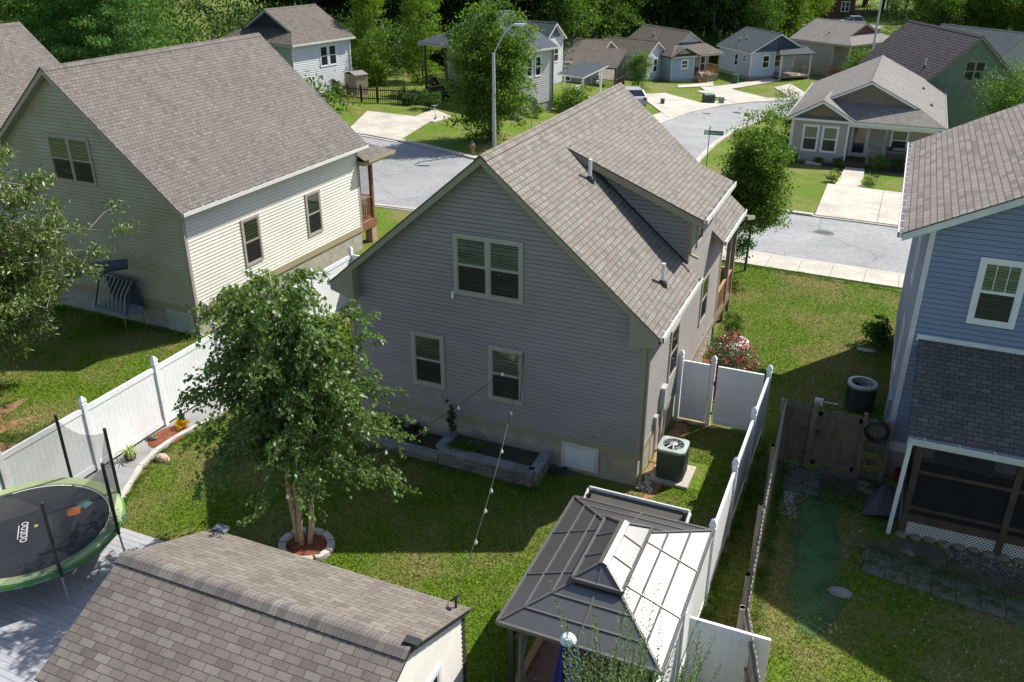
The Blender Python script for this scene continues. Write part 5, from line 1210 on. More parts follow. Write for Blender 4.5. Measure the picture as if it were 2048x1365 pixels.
# border along the left fence: edging, weed mat, plants
eb = thing('curved_edging', 'curved row of pale concrete edging stones along the weed mat by the long white fence', 'edging', (0, 0, 0))
EP = [(-10.95, -6.3), (-11.2, -5.6), (-11.5, -4.95), (-11.85, -4.2), (-12.02, -3.5), (-12.02, -2.8), (-11.9, -2.1), (-11.8, -1.4), (-11.75, -.3), (-11.75, 1.2), (-11.8, 3.)]
E_pts = resample(EP, .42)
for a, b in zip(E_pts, E_pts[1:]):
    q = MB(); a3 = V3((a.x, a.y, .05)); b3 = V3((b.x, b.y, .05)); d = (b3-a3).normalized()*.008; q.beam(a3+d, b3-d, .13, .11); q.build('edging_stone', MATS[('edging_stone_pale',)], eb)
WM = plain('weed_mat', (.24, .235, .24), .8, .2, 2, .08)
q = MB()
for a, b in zip(EP, EP[1:]): q.poly([(-12.76, a[1], .015), (a[0], a[1], .02), (b[0], b[1], .02), (-12.76, b[1], .015)])
tag(q.build('weed_mat', WM), 'grey weed mat between the long white fence and the curved edging', 'weed mat')
o = mound('mulch_patch', MULCH, .42, .62, .06, seed=5); o.location = (-12.3, -2.75, .02); tag(o, 'small heap of mulch under the yellow flowers by the long white fence', 'mulch')
def rock(label, x, y, rx, ry, h, mat=STONE, seed=1, z=0, name='rock', group=None):
    rd = random.Random(seed); q = MB(); n = 10; rings = []
    for f, hh in ((1, 0), (1.02, .35), (.85, .8), (.45, 1.)): rings.append([(rx*f*(1+rd.uniform(-.12, .12))*math.cos(2*math.pi*i/n), ry*f*(1+rd.uniform(-.12, .12))*math.sin(2*math.pi*i/n), h*hh*(1+rd.uniform(-.1, .1))) for i in range(n)])
    for A, B in zip(rings, rings[1:]):
        for i in range(n): q.poly([A[i], A[(i+1) % n], B[(i+1) % n], B[i]])
    q.poly(rings[-1]); o = q.build(name, mat, smooth=False); o.location = (x, y, z); return tag(o, label, 'rock', group)
rock('tan rock on the grass beside the curved edging', -11.62, -3.7, .2, .13, .16, plain('tan_rock', (.42, .3, .2), .9, .25, 6, .2, bump=.4), 2)
rock('dark rock lying against the long white fence by the mulch', -12.55, -3.05, .2, .1, .14, plain('dark_rock', (.12, .09, .07), .9, .25, 6), 4)
# ---------------------------------------------------------------- string lights
def catenary(a, b, sag, n=24): a = V3(a); b = V3(b); return [a+(b-a)*(i/n)-UZ*sag*4*(i/n)*(1-i/n) for i in range(n+1)]
BULB = gradeglass('bulb_glass', (.75, .75, .72), .2)
for nm, lab, a, b, sag, bulbs in (('string_lights', 'black cable with white bulbs sagging from the window down left to the shed', (-3.02, -.06, 3.1), (-6.35, -7.7, 2.45), .62, (.1, .26, .42, .5, .58, .8)), ('string_lights', 'black cable with white bulbs hanging from the window straight down towards the gazebo', (-3.02, -.06, 3.1), (-1.0, -7.75, 2.55), .42, (.28, .45, .6, .7, .83))):
    t = thing(nm, lab, 'string lights', a); A = V3(a); P = [p-A for p in catenary(a, b, sag)]
    q = MB(); q.tube(P, .0055, 5); q.build('cable', BLACK, t)
    for f in bulbs:
        p = P[int(f*24)]; q = MB(); q.lathe((p.x, p.y, p.z-.12), [(0, 0), (.032, .02), (.036, .05), (.02, .085), (.014, .12)], 8); q.build('bulb', BULB, t, smooth=True)
q = MB(); q.tube([(-3.02, -.06, 3.15), (-3.06, -.065, 2.4), (-3.1, -.06, 1.75)], .009, 5); tag(q.build('extension_cord', BLACK), 'black cord running down the right side of the lower right window', 'cord')
# ---------------------------------------------------------------- right hand yard
def stones(name, label, n, region, z, mat, s_=(.03, .06), seed=1, kind='stuff'):
    rd = random.Random(seed); q = MB()
    for i in range(n):
        x, y = region(rd); a = rd.uniform(*s_); q2 = [(x+a*math.cos(t)*rd.uniform(.6, 1), y+a*math.sin(t)*rd.uniform(.6, 1)) for t in [2*math.pi*k/6 for k in range(6)]]
        zt_ = z+rd.uniform(.01, .035)
        for k in range(6): q.poly([(*q2[k], z-.01), (*q2[(k+1) % 6], z-.01), (x, y, zt_)])
    return tag(q.build(name, mat), label, 'gravel', kind=kind)
stones('gravel', 'pale gravel patch beside the wooden fence below the stepping stones', 600, lambda r: (3.35+abs(r.gauss(0, .28)), r.gauss(1.2, .45)), .0, plain('pale_gravel', (.4, .38, .34), .85, .4, 40), seed=2)
stones('gravel', 'pinkish gravel in front of the screened porch lattice', 900, lambda r: (lambda t: (7.0+t*3.6, .25-.1*t+r.gauss(0, .17)))(r.random()), .0, plain('pink_gravel', (.36, .31, .32), .85, .4, 40), seed=3)
stones('gravel', 'scattered white stones and litter over the shaded right yard', 150, lambda r: (r.uniform(3.6, 8.), r.uniform(-4.2, 2.2)), .005, plain('white_litter', (.55, .53, .47), .8, .3, 40), (.012, .035), seed=4)
stones('gravel', 'little heap of pale stones on the sunny grass near the end of the turf strip', 60, lambda r: (r.gauss(4.55, .25), r.gauss(-3.2, .2)), .005, plain('pale_litter', (.6, .56, .48), .8, .3, 40), (.015, .04), seed=6)
PV = plain('old_paver', (.125, .12, .09), .9, .25, 3, .2, bump=.3)
k = 0
for r_ in range(2):
    for i in range(9):
        x = 5.55+i*.46; y = -.55-.055*i*1.3-r_*.42+.02*(i % 3); q = MB(); q.box(-.222, -.195, 0, .222, .195, .025); o = q.build('paver', PV); o.location = (x, y, .0); o.rotation_euler = (0, 0, R(-6+3*((i*7+r_*5) % 5)/5)); tag(o, 'old grey brown square paver in the overgrown path in the shaded right yard', 'paver', 'pavers of the overgrown path')
for i in range(2):
    for j in range(3):
        q = MB(); q.box(-.2, -.17, 0, .2, .17, .04); o = q.build('paver', PV); o.location = (3.5+i*.44, 2.25-j*.38, .0); tag(o, 'dark square paver in the small block just inside the wooden gate', 'paver', 'pavers inside the wooden gate')
for i in range(16): rock('brown border rock in the row under the porch lattice', 6.05+i*.3, .52+.03*(i % 3), .13, .09, .11, plain('border_rock', (.2, .15, .1), .9, .3, 6), 30+i, name='border_rock', group='border rocks under the porch lattice')
for i, (x, y) in enumerate(((5.1, 2.1), (5.3, 1.95), (5.15, 2.35), (6.2, -.1))): rock('flat brown stone on the dirt below the wooden gate', x, y, .17, .12, .07, MATS[('border_rock',)], 60+i, group='flat stones on the dirt')
rock('flat pale stone slab on the lawn near the corner of the blue house', 4.72, 10.4, .3, .13, .05, STONE, 71)
rock('grey boulder on the grass at the end of the paver path', 4.95, -2.05, .25, .14, .12, plain('grey_boulder', (.2, .21, .21), .9, .2, 5), 72)
def coil(name, label, cat, c, r_, turns, mat, rad, axis, tilt=0, jit=.02, seed=1):
    rd = random.Random(seed); pts = []
    n = 22
    for i in range(turns*n+1):
        t = 2*math.pi*i/n; rr_ = r_*(1+jit*math.sin(i*.7)); u = rr_*math.cos(t); v = rr_*math.sin(t); d = (i/(turns*n)-.5)*.12
        pts.append((u, d, v) if axis == 'y' else (u, v, abs(d)*.8))
    q = MB(); q.tube(pts, rad, 6); o = q.build(name, mat, smooth=True); o.location = c; o.rotation_euler = (0, 0, tilt); return tag(o, label, cat)
coil('garden_hose', 'black garden hose coiled on a hook at the corner of the blue house', 'hose', (5.2, 2.5, 1.45), .26, 6, BLACK, .018, 'y', seed=2, jit=.06)
coil('garden_hose', 'tangled yellow cord hanging on the wood fence under the black hose', 'hose', (5.2, 2.45, .62), .2, 6, plain('yellow_cord', (.3, .24, .06), .6), .01, 'y', seed=5, jit=.3)
q = MB(); q.lathe((0, 0, 0), [(0, .02), (.13, .02), (.16, .3), (.17, .31), (.15, .31), (.125, .04)], 18); o = q.build('bucket', plain('red_plastic', (.35, .015, .015), .4)); o.location = (5.95, 2.85, 0); tag(o, 'red plastic bucket on the ground by the blue house corner', 'bucket')
q = MB(); q.slab([(0, 0, .35), (.7, .3, .1), (.9, 1.5, .12), (.2, 1.3, .9)], .02); q.slab([(0, 0, .35), (.2, 1.3, .9), (-.4, 1., .04), (-.5, .1, .02)], .02); o = q.build('tarp', plain('grey_tarp', (.09, .085, .09), .7, .2, 3)); o.location = (5.5, .9, 0); o.scale = (.7, .8, .5); tag(o, 'dark grey tarp draped over things beside the screened porch', 'tarp')
q = MB(); q.box(-.1, -.05, 0, .1, .05, .16); q.beam((.1, 0, .1), (.45, .0, .1), .02, .02); o = q.build('hose_nozzle', plain('pale_plastic', (.4, .42, .45), .4)); o.location = (3.78, 2.7, 1.78); tag(o, 'small pale spray nozzle lying on top of the wooden gate fence', 'nozzle')
ub = MB(); ub.box(5.38, 4.2, .9, 5.53, 4.6, 1.5); ub.tube([(5.47, 4.4, .9), (5.47, 4.4, 0)], .03, 6); tag(ub.build('utility_box', plain('utility_grey', (.33, .36, .42), .45)), 'grey utility box on the side wall of the blue house by its air conditioner', 'utility box')
# clutter on the dark porch
q = MB(); q.slab([(0, 0, 1.15), (1.3, .3, .85), (1.4, 1.1, .8), (.1, .9, 1.1)], .04); o = q.build('dust_sheet', plain('sheet_grey', (.22, .21, .2), .8, .2)); o.location = (6.4, 1.2, .6); tag(o, 'grey dust sheet over furniture inside the screened porch', 'cover')
# ---------------------------------------------------------------- rear of cream house
bk = thing('slatted_stand', 'dark metal stand with pale slats against the cream house wall under the oak', 'stand', (-18.9, 2.25, 0), -.1)
q = MB(); q.box(-.75, -.45, .62, .75, .35, .78); q.build('tray', plain('tray_blue_grey', (.2, .25, .27), .4), bk)
for i in range(7): q = MB(); q.tube([(-.6+.2*i, -.3, .78), (-.6+.2*i, -.15, 1.3), (-.6+.2*i, .2, 1.7)], .025, 6); q.build('slat', plain('slat_pale', (.3, .3, .28), .5), bk)
q = MB(); q.tube([(-.78, -.35, .75), (-.78, 0, 1.65), (-.78, .28, 1.75), (.78, .28, 1.75), (.78, 0, 1.65), (.78, -.35, .75)], .03, 6); q.slab([(-.75, .2, 1.7), (.75, .2, 1.7), (.75, .33, .8), (-.75, .33, .8)], .02); q.build('back', plain('stand_dark', (.03, .045, .055), .4), bk)
for x in (-.7, .7):
    for y in (-.4, .3): q = MB(); q.tube([(x, y, .65), (x*1.05, y*1.1, 0)], .02, 6); q.build('leg', plain('leg_brown', (.2, .14, .09), .5), bk)
ss = MB(); A = V3((-16.0, 2.45, 3.05)); B = V3((-19.6, .9, 2.1)); C_ = V3((-20.2, 1.6, 2.35)); n = 10
def sail(u, v):
    p = A*(1-u)+(B*(1-v)+C_*v)*u; p = p-UZ*.25*math.sin(math.pi*u)*(math.sin(math.pi*v)*.8+.2); return p
for i in range(n):
    for j in range(6): ss.poly([sail(.45+.55*i/n, j/6), sail(.45+.55*(i+1)/n, j/6), sail(.45+.55*(i+1)/n, (j+1)/6), sail(.45+.55*i/n, (j+1)/6)])
ssr = thing('shade_sail', 'dark blue grey shade sail tied by a rope to the corner of the cream house', 'shade sail', (0, 0, 0)); ss.build('cloth', plain('sail_cloth', (.05, .058, .075), .7), ssr)
q = MB(); q.tube([A, sail(.45, .5)], .008, 4); q.build('rope', STEEL, ssr)
# wedge shaped rests on the cream house foundation ledge (light fixtures)
for i, (y, z) in enumerate(((3.9, 1.03), (5.6, 1.03), (2.9, .95))):
    q = MB(); q.beam((-15.86, y, z), (-15.7, y+.1, z+.12), .06, .2); tag(q.build('wall_light', WHITE), ['small white light on the tan band of the cream house, furthest from the corner', 'small white light on the tan band of the cream house, middle one', 'small white light on the tan band of the cream house, nearest the corner'][(1, 0, 2)[i]], 'light', 'small lights on the tan band')
# ---------------------------------------------------------------- street furniture and cars
def lamp(name, label, x, y, z, H, adir, arm=2.0, rise=1.5):
    t = thing(name, label, 'street lamp', (x, y, z)); q = MB(); q.tube([(0, 0, 0), (0, 0, H*.5), (0, 0, H)], [.13, .11, .085], 12); q.lathe((0, 0, 0), [(.2, 0), (.2, .08), (.13, .12)], 12); q.build('pole', plain('lamp_pole', (.42, .43, .43), .5, .1, 2, metal=.2), t, smooth=False)
    d = V3((math.cos(adir), math.sin(adir), 0)); q = MB(); P = [V3((0, 0, H-.05)), V3((0, 0, H+.1))+d*.1, V3((0, 0, H+rise*.7))+d*arm*.5, V3((0, 0, H+rise*.97))+d*arm*.85, V3((0, 0, H+rise))+d*arm]; q.tube(P, .04, 8); q.build('arm', MATS[('lamp_pole',)], t)
    q = MB(); a = P[-1]; q.beam(a-d*.05, a+d*.55, .24, .1); q.beam(a+d*.05-UZ*.06, a+d*.5-UZ*.06, .16, .04); q.build('lamp_head', plain('lamp_head', (.6, .6, .58), .4), t); return t
p = G(989, 300); lamp('street_lamp', 'tall grey street lamp in front of the big tree, its head above the leaves', -17.75, 30.7, g(-18, 31), 5.8, math.atan2(.35, .95), 1.25, 1.55)
lamp('street_lamp', 'distant grey street lamp standing between the tan house and the green house', 1.2, 76., g(1.2, 76.), 9.6, math.atan2(-.1, 1), 1.8, 1.5)
hy_ = thing('fire_hydrant', 'faded yellow fire hydrant on the grass at the curb left of the street lamp', 'hydrant', (-18.75, 29.7, g(-18.7, 29.7))); YE = plain('hydrant_yellow', (.35, .24, .08), .5, .15)
q = MB(); q.lathe((0, 0, 0), [(.17, 0), (.17, .06), (.12, .08), (.12, .5), (.15, .52), (.15, .58), (.12, .6)], 14); q.build('barrel', YE, hy_); q = MB(); q.lathe((0, 0, .6), [(.12, 0), (.1, .1), (.04, .16), (.04, .2), (0, .2)], 12); q.build('bonnet', plain('hydrant_blue', (.12, .14, .2), .5), hy_)
for s_ in (-1, 1): q = MB(); q.tube([(s_*.1, 0, .42), (s_*.2, 0, .42)], .06, 8); q.build('nozzle', YE, hy_)
st_ = thing('stop_sign', 'stop sign seen from its grey back beside the big tree', 'sign', (-17.6, 36.3, g(-17.6, 36.3)), .35); q = MB(); q.tube([(0, 0, 0), (0, 0, 2.6)], .03, 6); q.build('pole', STEEL, st_)
q = MB(); oc = [(.4*math.cos(R(22.5+45*i)), .0, 2.3+.4*math.sin(R(22.5+45*i))) for i in range(8)]; q.poly(oc); ob = [(x, .01, z) for x, y, z in oc][::-1]; q.poly(ob, m=1); 
for i in range(8): q.poly([oc[(i+1) % 8], oc[i], ob[7-i], ob[(6-i) % 8]])
so_ = q.build('plate', [plain('sign_back', (.22, .24, .22), .5), plain('stop_red', (.4, .02, .02), .5)], st_); text('STOP', .28, (0, .02, 2.3), (R(90), 0, R(180)), WHITE, 'lettering', so_)
sn = thing('street_sign', 'green street name sign on a thin post at the grass corner', 'sign', (-5.3, 33., g(-5.3, 33)), .1); q = MB(); q.tube([(0, 0, 0), (0, 0, 2.55)], .028, 6); q.build('pole', plain('sign_post', (.1, .16, .1), .5), sn)
SGN = plain('sign_green', (.03, .16, .09), .45, .05); q = MB(); q.box(-.3, -.012, 2.45, .78, .012, 2.7); bl = q.build('name_plate', SGN, sn)
q = MB(); q.box(-.24, -.018, 2.5, -.06, -.0125, 2.65); q.build('white_patch', plain('sign_white', (.6, .72, .65), .5), bl); text('Cedarwood Ct'.split()[1], .16, (.6, -.014, 2.575), (R(90), 0, 0), WHITE, 'lettering', bl); text('Lehman', .15, (.25, -.014, 2.57), (R(90), 0, 0), WHITE, 'lettering', bl)
q = MB(); q.box(-.012, -.35, 2.72, .012, .35, 2.92); q.build('cross_plate', SGN, sn)
def utilbox(name, label, x, y, s_, h, col):
    t = thing(name, label, 'utility box', (x, y, g(x, y)), .5); q = MB(); q.box(-s_/2, -s_/2, 0, s_/2, s_/2, h); q.build('cabinet', plain(name+str(len(label)), col, .5, .1), t); q = MB(); q.hexa([(-s_*.54, -s_*.54, h), (s_*.54, -s_*.54, h), (s_*.54, s_*.54, h), (-s_*.54, s_*.54, h), (-s_*.48, -s_*.48, h+.08), (s_*.48, -s_*.48, h+.08), (s_*.48, s_*.48, h+.08), (-s_*.48, s_*.48, h+.08)]); q.build('lid', plain(name+'_lid', (.2, .3, .25), .4), t)
    q = MB(); q.box(-.1, -s_/2-.02, h*.45, .1, -s_/2-.001, h*.6); q.build('handle', BLACK, t)
utilbox('transformer_box', 'dark green transformer cabinet on the grass between two driveways', -12.0, 66.2, .95, .75, (.03, .06, .045))
utilbox('meter_pedestal', 'pale green low pedestal box right beside the transformer cabinet', -10.9, 66.8, .4, .5, (.25, .4, .3))
utilbox('meter_pedestal', 'small dark pedestal on the grass strip just past the grey house ridge', -15.0, 60.8, .3, .45, (.1, .1, .08))
def manhole(label, x, y, r_=.36, dz=.05):
    q = MB(); n = 20; q.lathe((0, 0, 0), [(r_*1.15, 0), (r_*1.12, .006), (r_, .006), (r_, .0), (0, .0)], n)
    for i in range(5): q.beam((-r_*.7, -.2+.1*i, .004), (r_*.7, -.2+.1*i, .004), .03, .006)
    o = q.build('manhole_cover', plain('cast_iron', (.1, .095, .09), .7, .2, 12)); o.location = (x, y, g(x, y)+dz); tag(o, label, 'manhole cover')
manhole('round iron manhole cover in the near road to the right of the street tree', 2.15, 23.6, .42, .03)
manhole('small manhole cover in the side street nearest the far driveways', -8.6, 61.5, .42, .05)
q = MB(); q.box(-.35, -.2, 0, .35, .2, .02); o = q.build('storm_drain', plain('cast_iron', (.1, .095, .09), .7)); o.location = (-10.6, 58.5, g(-10.6, 58.5)+.05); tag(o, 'rectangular drain patch in the side street by the far curb', 'drain')
# beige storage shed, scooter, hoop
s2 = thing('storage_box', 'beige storage cupboard with grey lid behind the dark picket fence', 'storage shed', (-36.3, 44.6, g(-36, 44.6)), -.45); q = MB(); q.box(-.85, -.55, 0, .85, .55, 1.55); q.build('body', plain('box_beige', (.37, .31, .2), .6, .06), s2)
q = MB(); q.slab([(-.9, -.62, 1.55), (0, -.62, 1.78), (0, .62, 1.78), (-.9, .62, 1.55)], .05); q.slab([(0, -.62, 1.78), (.9, -.62, 1.55), (.9, .62, 1.55), (0, .62, 1.78)], .05); q.build('lid', plain('box_lid', (.2, .19, .18), .6), s2); q = MB(); q.box(-.01, -.56, .05, .01, -.552, 1.5); q.build('door_seam', BLACK, s2)
q = MB(); q.box(-.25, -.25, 0, .25, .25, 1.0); q.box(-.7, -.2, 0, -.35, .2, .7); q.lathe((-.5, 0, .7), [(.2, 0), (.15, .08), (0, .1)], 10); tag(q.build('bins', plain('bin_grey', (.3, .32, .33), .5)), 'grey bins beside the beige storage cupboard against the white wall', 'bins').location = (-38.3, 44.4, g(-38, 44.4))
q = MB(); q.tube([(1.1*math.cos(R(a)), 0, 2.3*math.sin(R(a))) for a in range(0, 181, 10)], .02, 5); o = q.build('garden_arch', plain('arch_white', (.6, .6, .6), .4)); o.location = (-40.2, 44.5, g(-40, 44.5)); o.rotation_euler = (0, 0, .6); tag(o, 'thin white hoop arch in front of the white sided house wall', 'arch')
sc_ = thing('kick_scooter', 'small scooter with white handlebar post standing at the driveway edge', 'scooter', (-25.6, 37.9, g(-25.6, 37.9)), .4); q = MB(); q.tube([(0, 0, .1), (0, 0, 1.0)], .025, 6); q.tube([(-.22, 0, 1.0), (.22, 0, 1.0)], .02, 6); q.build('handlebar', WHITE, sc_); q = MB(); q.box(-.07, -.1, .08, .07, .6, .12); q.build('deck', plain('scooter_red', (.4, .1, .08), .5), sc_)
for y in (-.05, .6): q = MB(); q.tube([(-.03, y, .08), (.03, y, .08)], .08, 10); q.build('wheel', BLACK, sc_)
def car(name, label, x, y, z, rz, col, L=4.6, Wd=1.85, H=1.65, suv=True):
    t = thing(name, label, 'car', (x, y, z), rz); a, b = L/2, Wd/2
    prof = [(-a, .35), (-a, .85), (-a+.12, 1.0), (-a+.25, 1.05), (a-1.25, 1.02), (a-.25, .88), (a, .72), (a, .35)]
    roof = [(-a+.3, 1.05), (-a+.75, H), (a-2.3, H+.02), (a-1.3, 1.02)]
    q = MB()
    def ext(P, w0, w1, m=0):
        k = len(P)
        Lf = [(x_, -w0 if i in (0, k-1) or True and z_ < 1.06 else -w1, z_) for i, (x_, z_) in enumerate(P)]; Rt = [(x_, -y_, z_) for x_, y_, z_ in Lf]
        q.poly(Lf, m=m); q.poly(Rt[::-1], m=m)
        for i in range(k): j = (i+1) % k; q.poly([Lf[j], Lf[i], Rt[i], Rt[j]], m=m)
    ext(prof, b, b); q.build('body', plain(name+'_paint', col, .3, .04, coat=.5), t)
    q = MB(); ext(roof, b-.06, b-.28, 0); q.build('cabin', PANE, t)
    q = MB(); q.slab([(-a+.72, -b+.27, H+.03), (a-2.28, -b+.27, H+.05), (a-2.28, b-.27, H+.05), (-a+.72, b-.27, H+.03)], .06)
    for s_ in (-1, 1):
        for (p0, p1) in (((-a+.3, 1.05), (-a+.75, H)), ((a-2.3, H+.02), (a-1.3, 1.02)), ((-.25, 1.03), (-.25, H))): q.beam((p0[0], s_*(b-.06 if p0[1] < 1.1 else b-.28), p0[1]), (p1[0], s_*(b-.28 if p1[1] > 1.1 else b-.06), p1[1]), .08, .05)
    q.build('roof', MATS[(name+'_paint',)], t)
    for sx in (-a+.85, a-.95):
        for s_ in (-1, 1):
            q = MB(); q.tube([(sx, s_*(b-.2), .33), (sx, s_*(b+.01), .33)], .33, 18); wo2 = q.build('wheel', BLACK, t); q = MB(); q.tube([(sx, s_*(b), .33), (sx, s_*(b+.02), .33)], .2, 12); q.build('rim', STEEL, wo2)
    for s_ in (-1, 1):
        q = MB(); q.box(a-.12, s_*(b-.35)-.18, .68, a+.01, s_*(b-.35)+.18, .82); q.build('headlight', plain('lamp_clear', (.7, .7, .7), .15), t); q = MB(); q.box(-a-.01, s_*(b-.2)-.12, .75, -a+.06, s_*(b-.2)+.12, 1.0); q.build('tail_light', plain('lamp_red', (.35, .02, .02), .3), t)
    return t
car('parked_car', 'silver sport utility car parked by the log cabin', -5.5, 148., g(-5.5, 148), R(200), (.42, .44, .48))
car('parked_car', 'white car parked on the driveway just behind the grey house ridge', -17.1, 57.9, g(-17.1, 57.9), R(118), (.75, .77, .8), H=1.5)
# porch items of the tan corner house
fl_ = thing('garden_flag', 'small white and red garden flag by the porch rail of the tan corner house', 'flag', (5.25, 41.9, g(5.2, 41.9))); q = MB(); q.tube([(0, 0, 0), (0, 0, 1.0), (.42, 0, 1.0)], .012, 5); q.build('pole', BLACK, fl_); q = MB(); q.box(.04, -.006, .45, .42, .006, .98); q.build('cloth', WHITE, fl_); q = MB(); q.box(.08, -.012, .5, .38, -.007, .78); q.build('red_print', plain('flag_red', (.4, .06, .05), .7), fl_)
q = MB(); q.box(-1.05, 0, 0, .35, .5, .42); q.slab([(-1.05, .45, .42), (.35, .45, .42), (.35, .62, .9), (-1.05, .62, .9)], .1); o = q.build('porch_bench', plain('bench_dark', (.03, .03, .035), .6)); o.location = (5.2, 43.4, -1.44+.0); tag(o, 'dark bench under the porch window of the tan corner house', 'bench')
q = MB(); q.slab([(-.5, 0, .9), (.5, 0, .9), (.5, .45, .95), (-.5, .45, .95)], .05); o = q.build('bench_blanket', plain('blanket', (.35, .33, .3), .8, .2, 6)); o.location = (5.0, 43.3, -1.44); tag(o, 'grey patterned blanket over the dark porch bench', 'blanket')
q = MB(); q.box(-.5, -.25, 0, .5, .25, .16); q.build('x', STONE).name = 'ledge_stones'; o = COL.objects['ledge_stones']; o.location = (-.1+.0, 41.75, g(0, 41.75)); tag(o, 'pale flat stone in the flower bed under the two white windows', 'stone')
q = MB(); q.beam((0, 0, 0), (1.6, -.35, 0), .14, .18); q.beam((1.6, -.35, 0), (2.6, .2, 0), .14, .18); q.beam((0, 0, 0), (-.8, .8, 0), .14, .18); o = q.build('timber_border', plain('pale_timber', (.38, .31, .24), .8, .2)); o.location = (-18.4, 41.2, g(-18.4, 41.2)+.08); tag(o, 'pale timber border of the flower bed beside the slate roof house', 'edging')
for i, (x, y, lab) in enumerate(((-19.3, 82.0, 'black planter pot by the corner wall of the light blue house'), (-18.3, 80.7, 'black planter tub beside the porch stairs of the light blue house'))):
    q = MB(); q.lathe((0, 0, 0), [(.22, 0), (.3, .45), (.26, .45), (.2, .3), (0, .3)], 12); o = q.build('planter', BLACK); o.location = (x, y, g(x, y)); tag(o, lab, 'planter')
gr_ = MB(); gr_.lathe((0, 0, .7), [(0, -.25), (.22, -.15), (.28, 0), (.22, .18), (0, .26)], 12); gr_.tube([(.15, 0, .6), (.2, 0, 0)], .02, 5); gr_.tube([(-.15, .1, .6), (-.2, .15, 0)], .02, 5); gr_.tube([(-.1, -.12, .6), (-.15, -.2, 0)], .02, 5); o = gr_.build('kettle_grill', BLACK); o.location = (-16.45, 81.2, -2.6); tag(o, 'round black kettle grill on the porch of the light blue house', 'grill')
q = MB(); q.box(-.3, -.25, 0, .3, .25, .9); q.box(-.32, -.27, .9, .32, .27, .98); o = q.build('wheelie_bin', plain('bin_green', (.03, .1, .06), .5)); o.location = (-12.4, 82.2, g(-12.4, 82.2)); tag(o, 'dark green wheeled bin at the right end of the light blue house porch', 'bin')
# ---------------------------------------------------------------- vegetation
def npmesh(name, V, F, mat, parent=None, nv=4):
    V = np.asarray(V, np.float32).reshape(-1, 3); F = np.asarray(F, np.int32).reshape(-1, nv); me = bpy.data.meshes.new(name)
    me.vertices.add(len(V)); me.vertices.foreach_set('co', V.ravel()); me.loops.add(F.size); me.loops.foreach_set('vertex_index', F.ravel()); me.polygons.add(len(F))
    me.polygons.foreach_set('loop_start', np.arange(0, F.size, nv, dtype=np.int32)); me.polygons.foreach_set('loop_total', np.full(len(F), nv, np.int32)); me.materials.append(mat); me.update(calc_edges=True)
    o = bpy.data.objects.new(name, me); COL.objects.link(o)
    if parent: o.parent = parent
    return o
def nrm(a): return a/np.maximum(1e-9, np.linalg.norm(a, axis=1, keepdims=True))
def leaves(C, D, Nn, L, Wd):
    "diamond leaves, centre C, along D, roughly facing Nn"
    D = nrm(D); S = nrm(np.cross(D, Nn)); n = len(C); L = np.asarray(L).reshape(-1, 1)*np.ones((n, 1)); Wd = np.asarray(Wd).reshape(-1, 1)*np.ones((n, 1))
    Nf = np.cross(S, D)
    V = np.stack([C-D*L/2, C+S*Wd/2-D*L*.08+Nf*Wd*.12, C+D*L/2, C-S*Wd/2-D*L*.08+Nf*Wd*.12], 1)
    return V.reshape(-1, 3), np.arange(4*n).reshape(-1, 4)
def crownpts(rng, n_cl, per, rad, cz, sig, shape='ellipsoid', lump=.25, shell=.55, flat=.6):
    d = nrm(rng.normal(size=(n_cl, 3))); ph = rng.uniform(0, 6.28, 6)
    lum = 1+lump*(np.sin(3*d[:, 0]*2+ph[0])*np.sin(2.5*d[:, 1]*2+ph[1])+.6*np.sin(5*d[:, 2]+4*d[:, 0]+ph[2]))
    r = (shell+(1-shell)*rng.random(n_cl)**.6)*lum; r[rng.random(n_cl) < .22] *= .6
    C = d*r[:, None]*np.array(rad)
    if shape == 'cone':
        z = rng.random(n_cl)**1.25; a = rng.uniform(0, 6.28, n_cl); rr = (1-z)**.8*(.45+.55*rng.random(n_cl)**.5)*(1+lump*np.sin(5*a+z*14+ph[0])); C = np.stack([rr*np.cos(a)*rad[0], rr*np.sin(a)*rad[1], (z*2-1)*rad[2]], 1)
    if shape == 'column':
        z = rng.random(n_cl); a = rng.uniform(0, 6.28, n_cl); pr = np.sin(np.pi*np.clip(z*.86+.1, 0, 1))**.55; rr = pr*(.4+.6*rng.random(n_cl)**.5)*(1+lump*np.sin(4*a+z*11+ph[0])); C = np.stack([rr*np.cos(a)*rad[0], rr*np.sin(a)*rad[1], (z*2-1)*rad[2]], 1)
    C[:, 2] += cz
    P = np.repeat(C, per, 0)+rng.normal(size=(n_cl*per, 3))*np.array([1, 1, flat])*sig
    return C, P
def crown_mesh(name, seed, n_cl, per, rad, cz, sig, leaf, mat, parent, droop=.3, shape='ellipsoid', lump=.25, shell=.55, flat=.6, nb=.7, extra=None, ratio=.55):
    rng = np.random.default_rng(seed); C, P = crownpts(rng, n_cl, per, rad, cz, sig, shape, lump, shell, flat)
    if extra is not None: P = np.concatenate([P, extra])
    n = len(P); D = rng.normal(size=(n, 3)); D[:, 2] -= droop*2; N_ = rng.normal(size=(n, 3))*nb; N_[:, 2] += 1
    sz = leaf*rng.uniform(.4, 1.45, n); V, F = leaves(P, D, N_, sz, sz*ratio); return npmesh(name, V, F, mat, parent), C
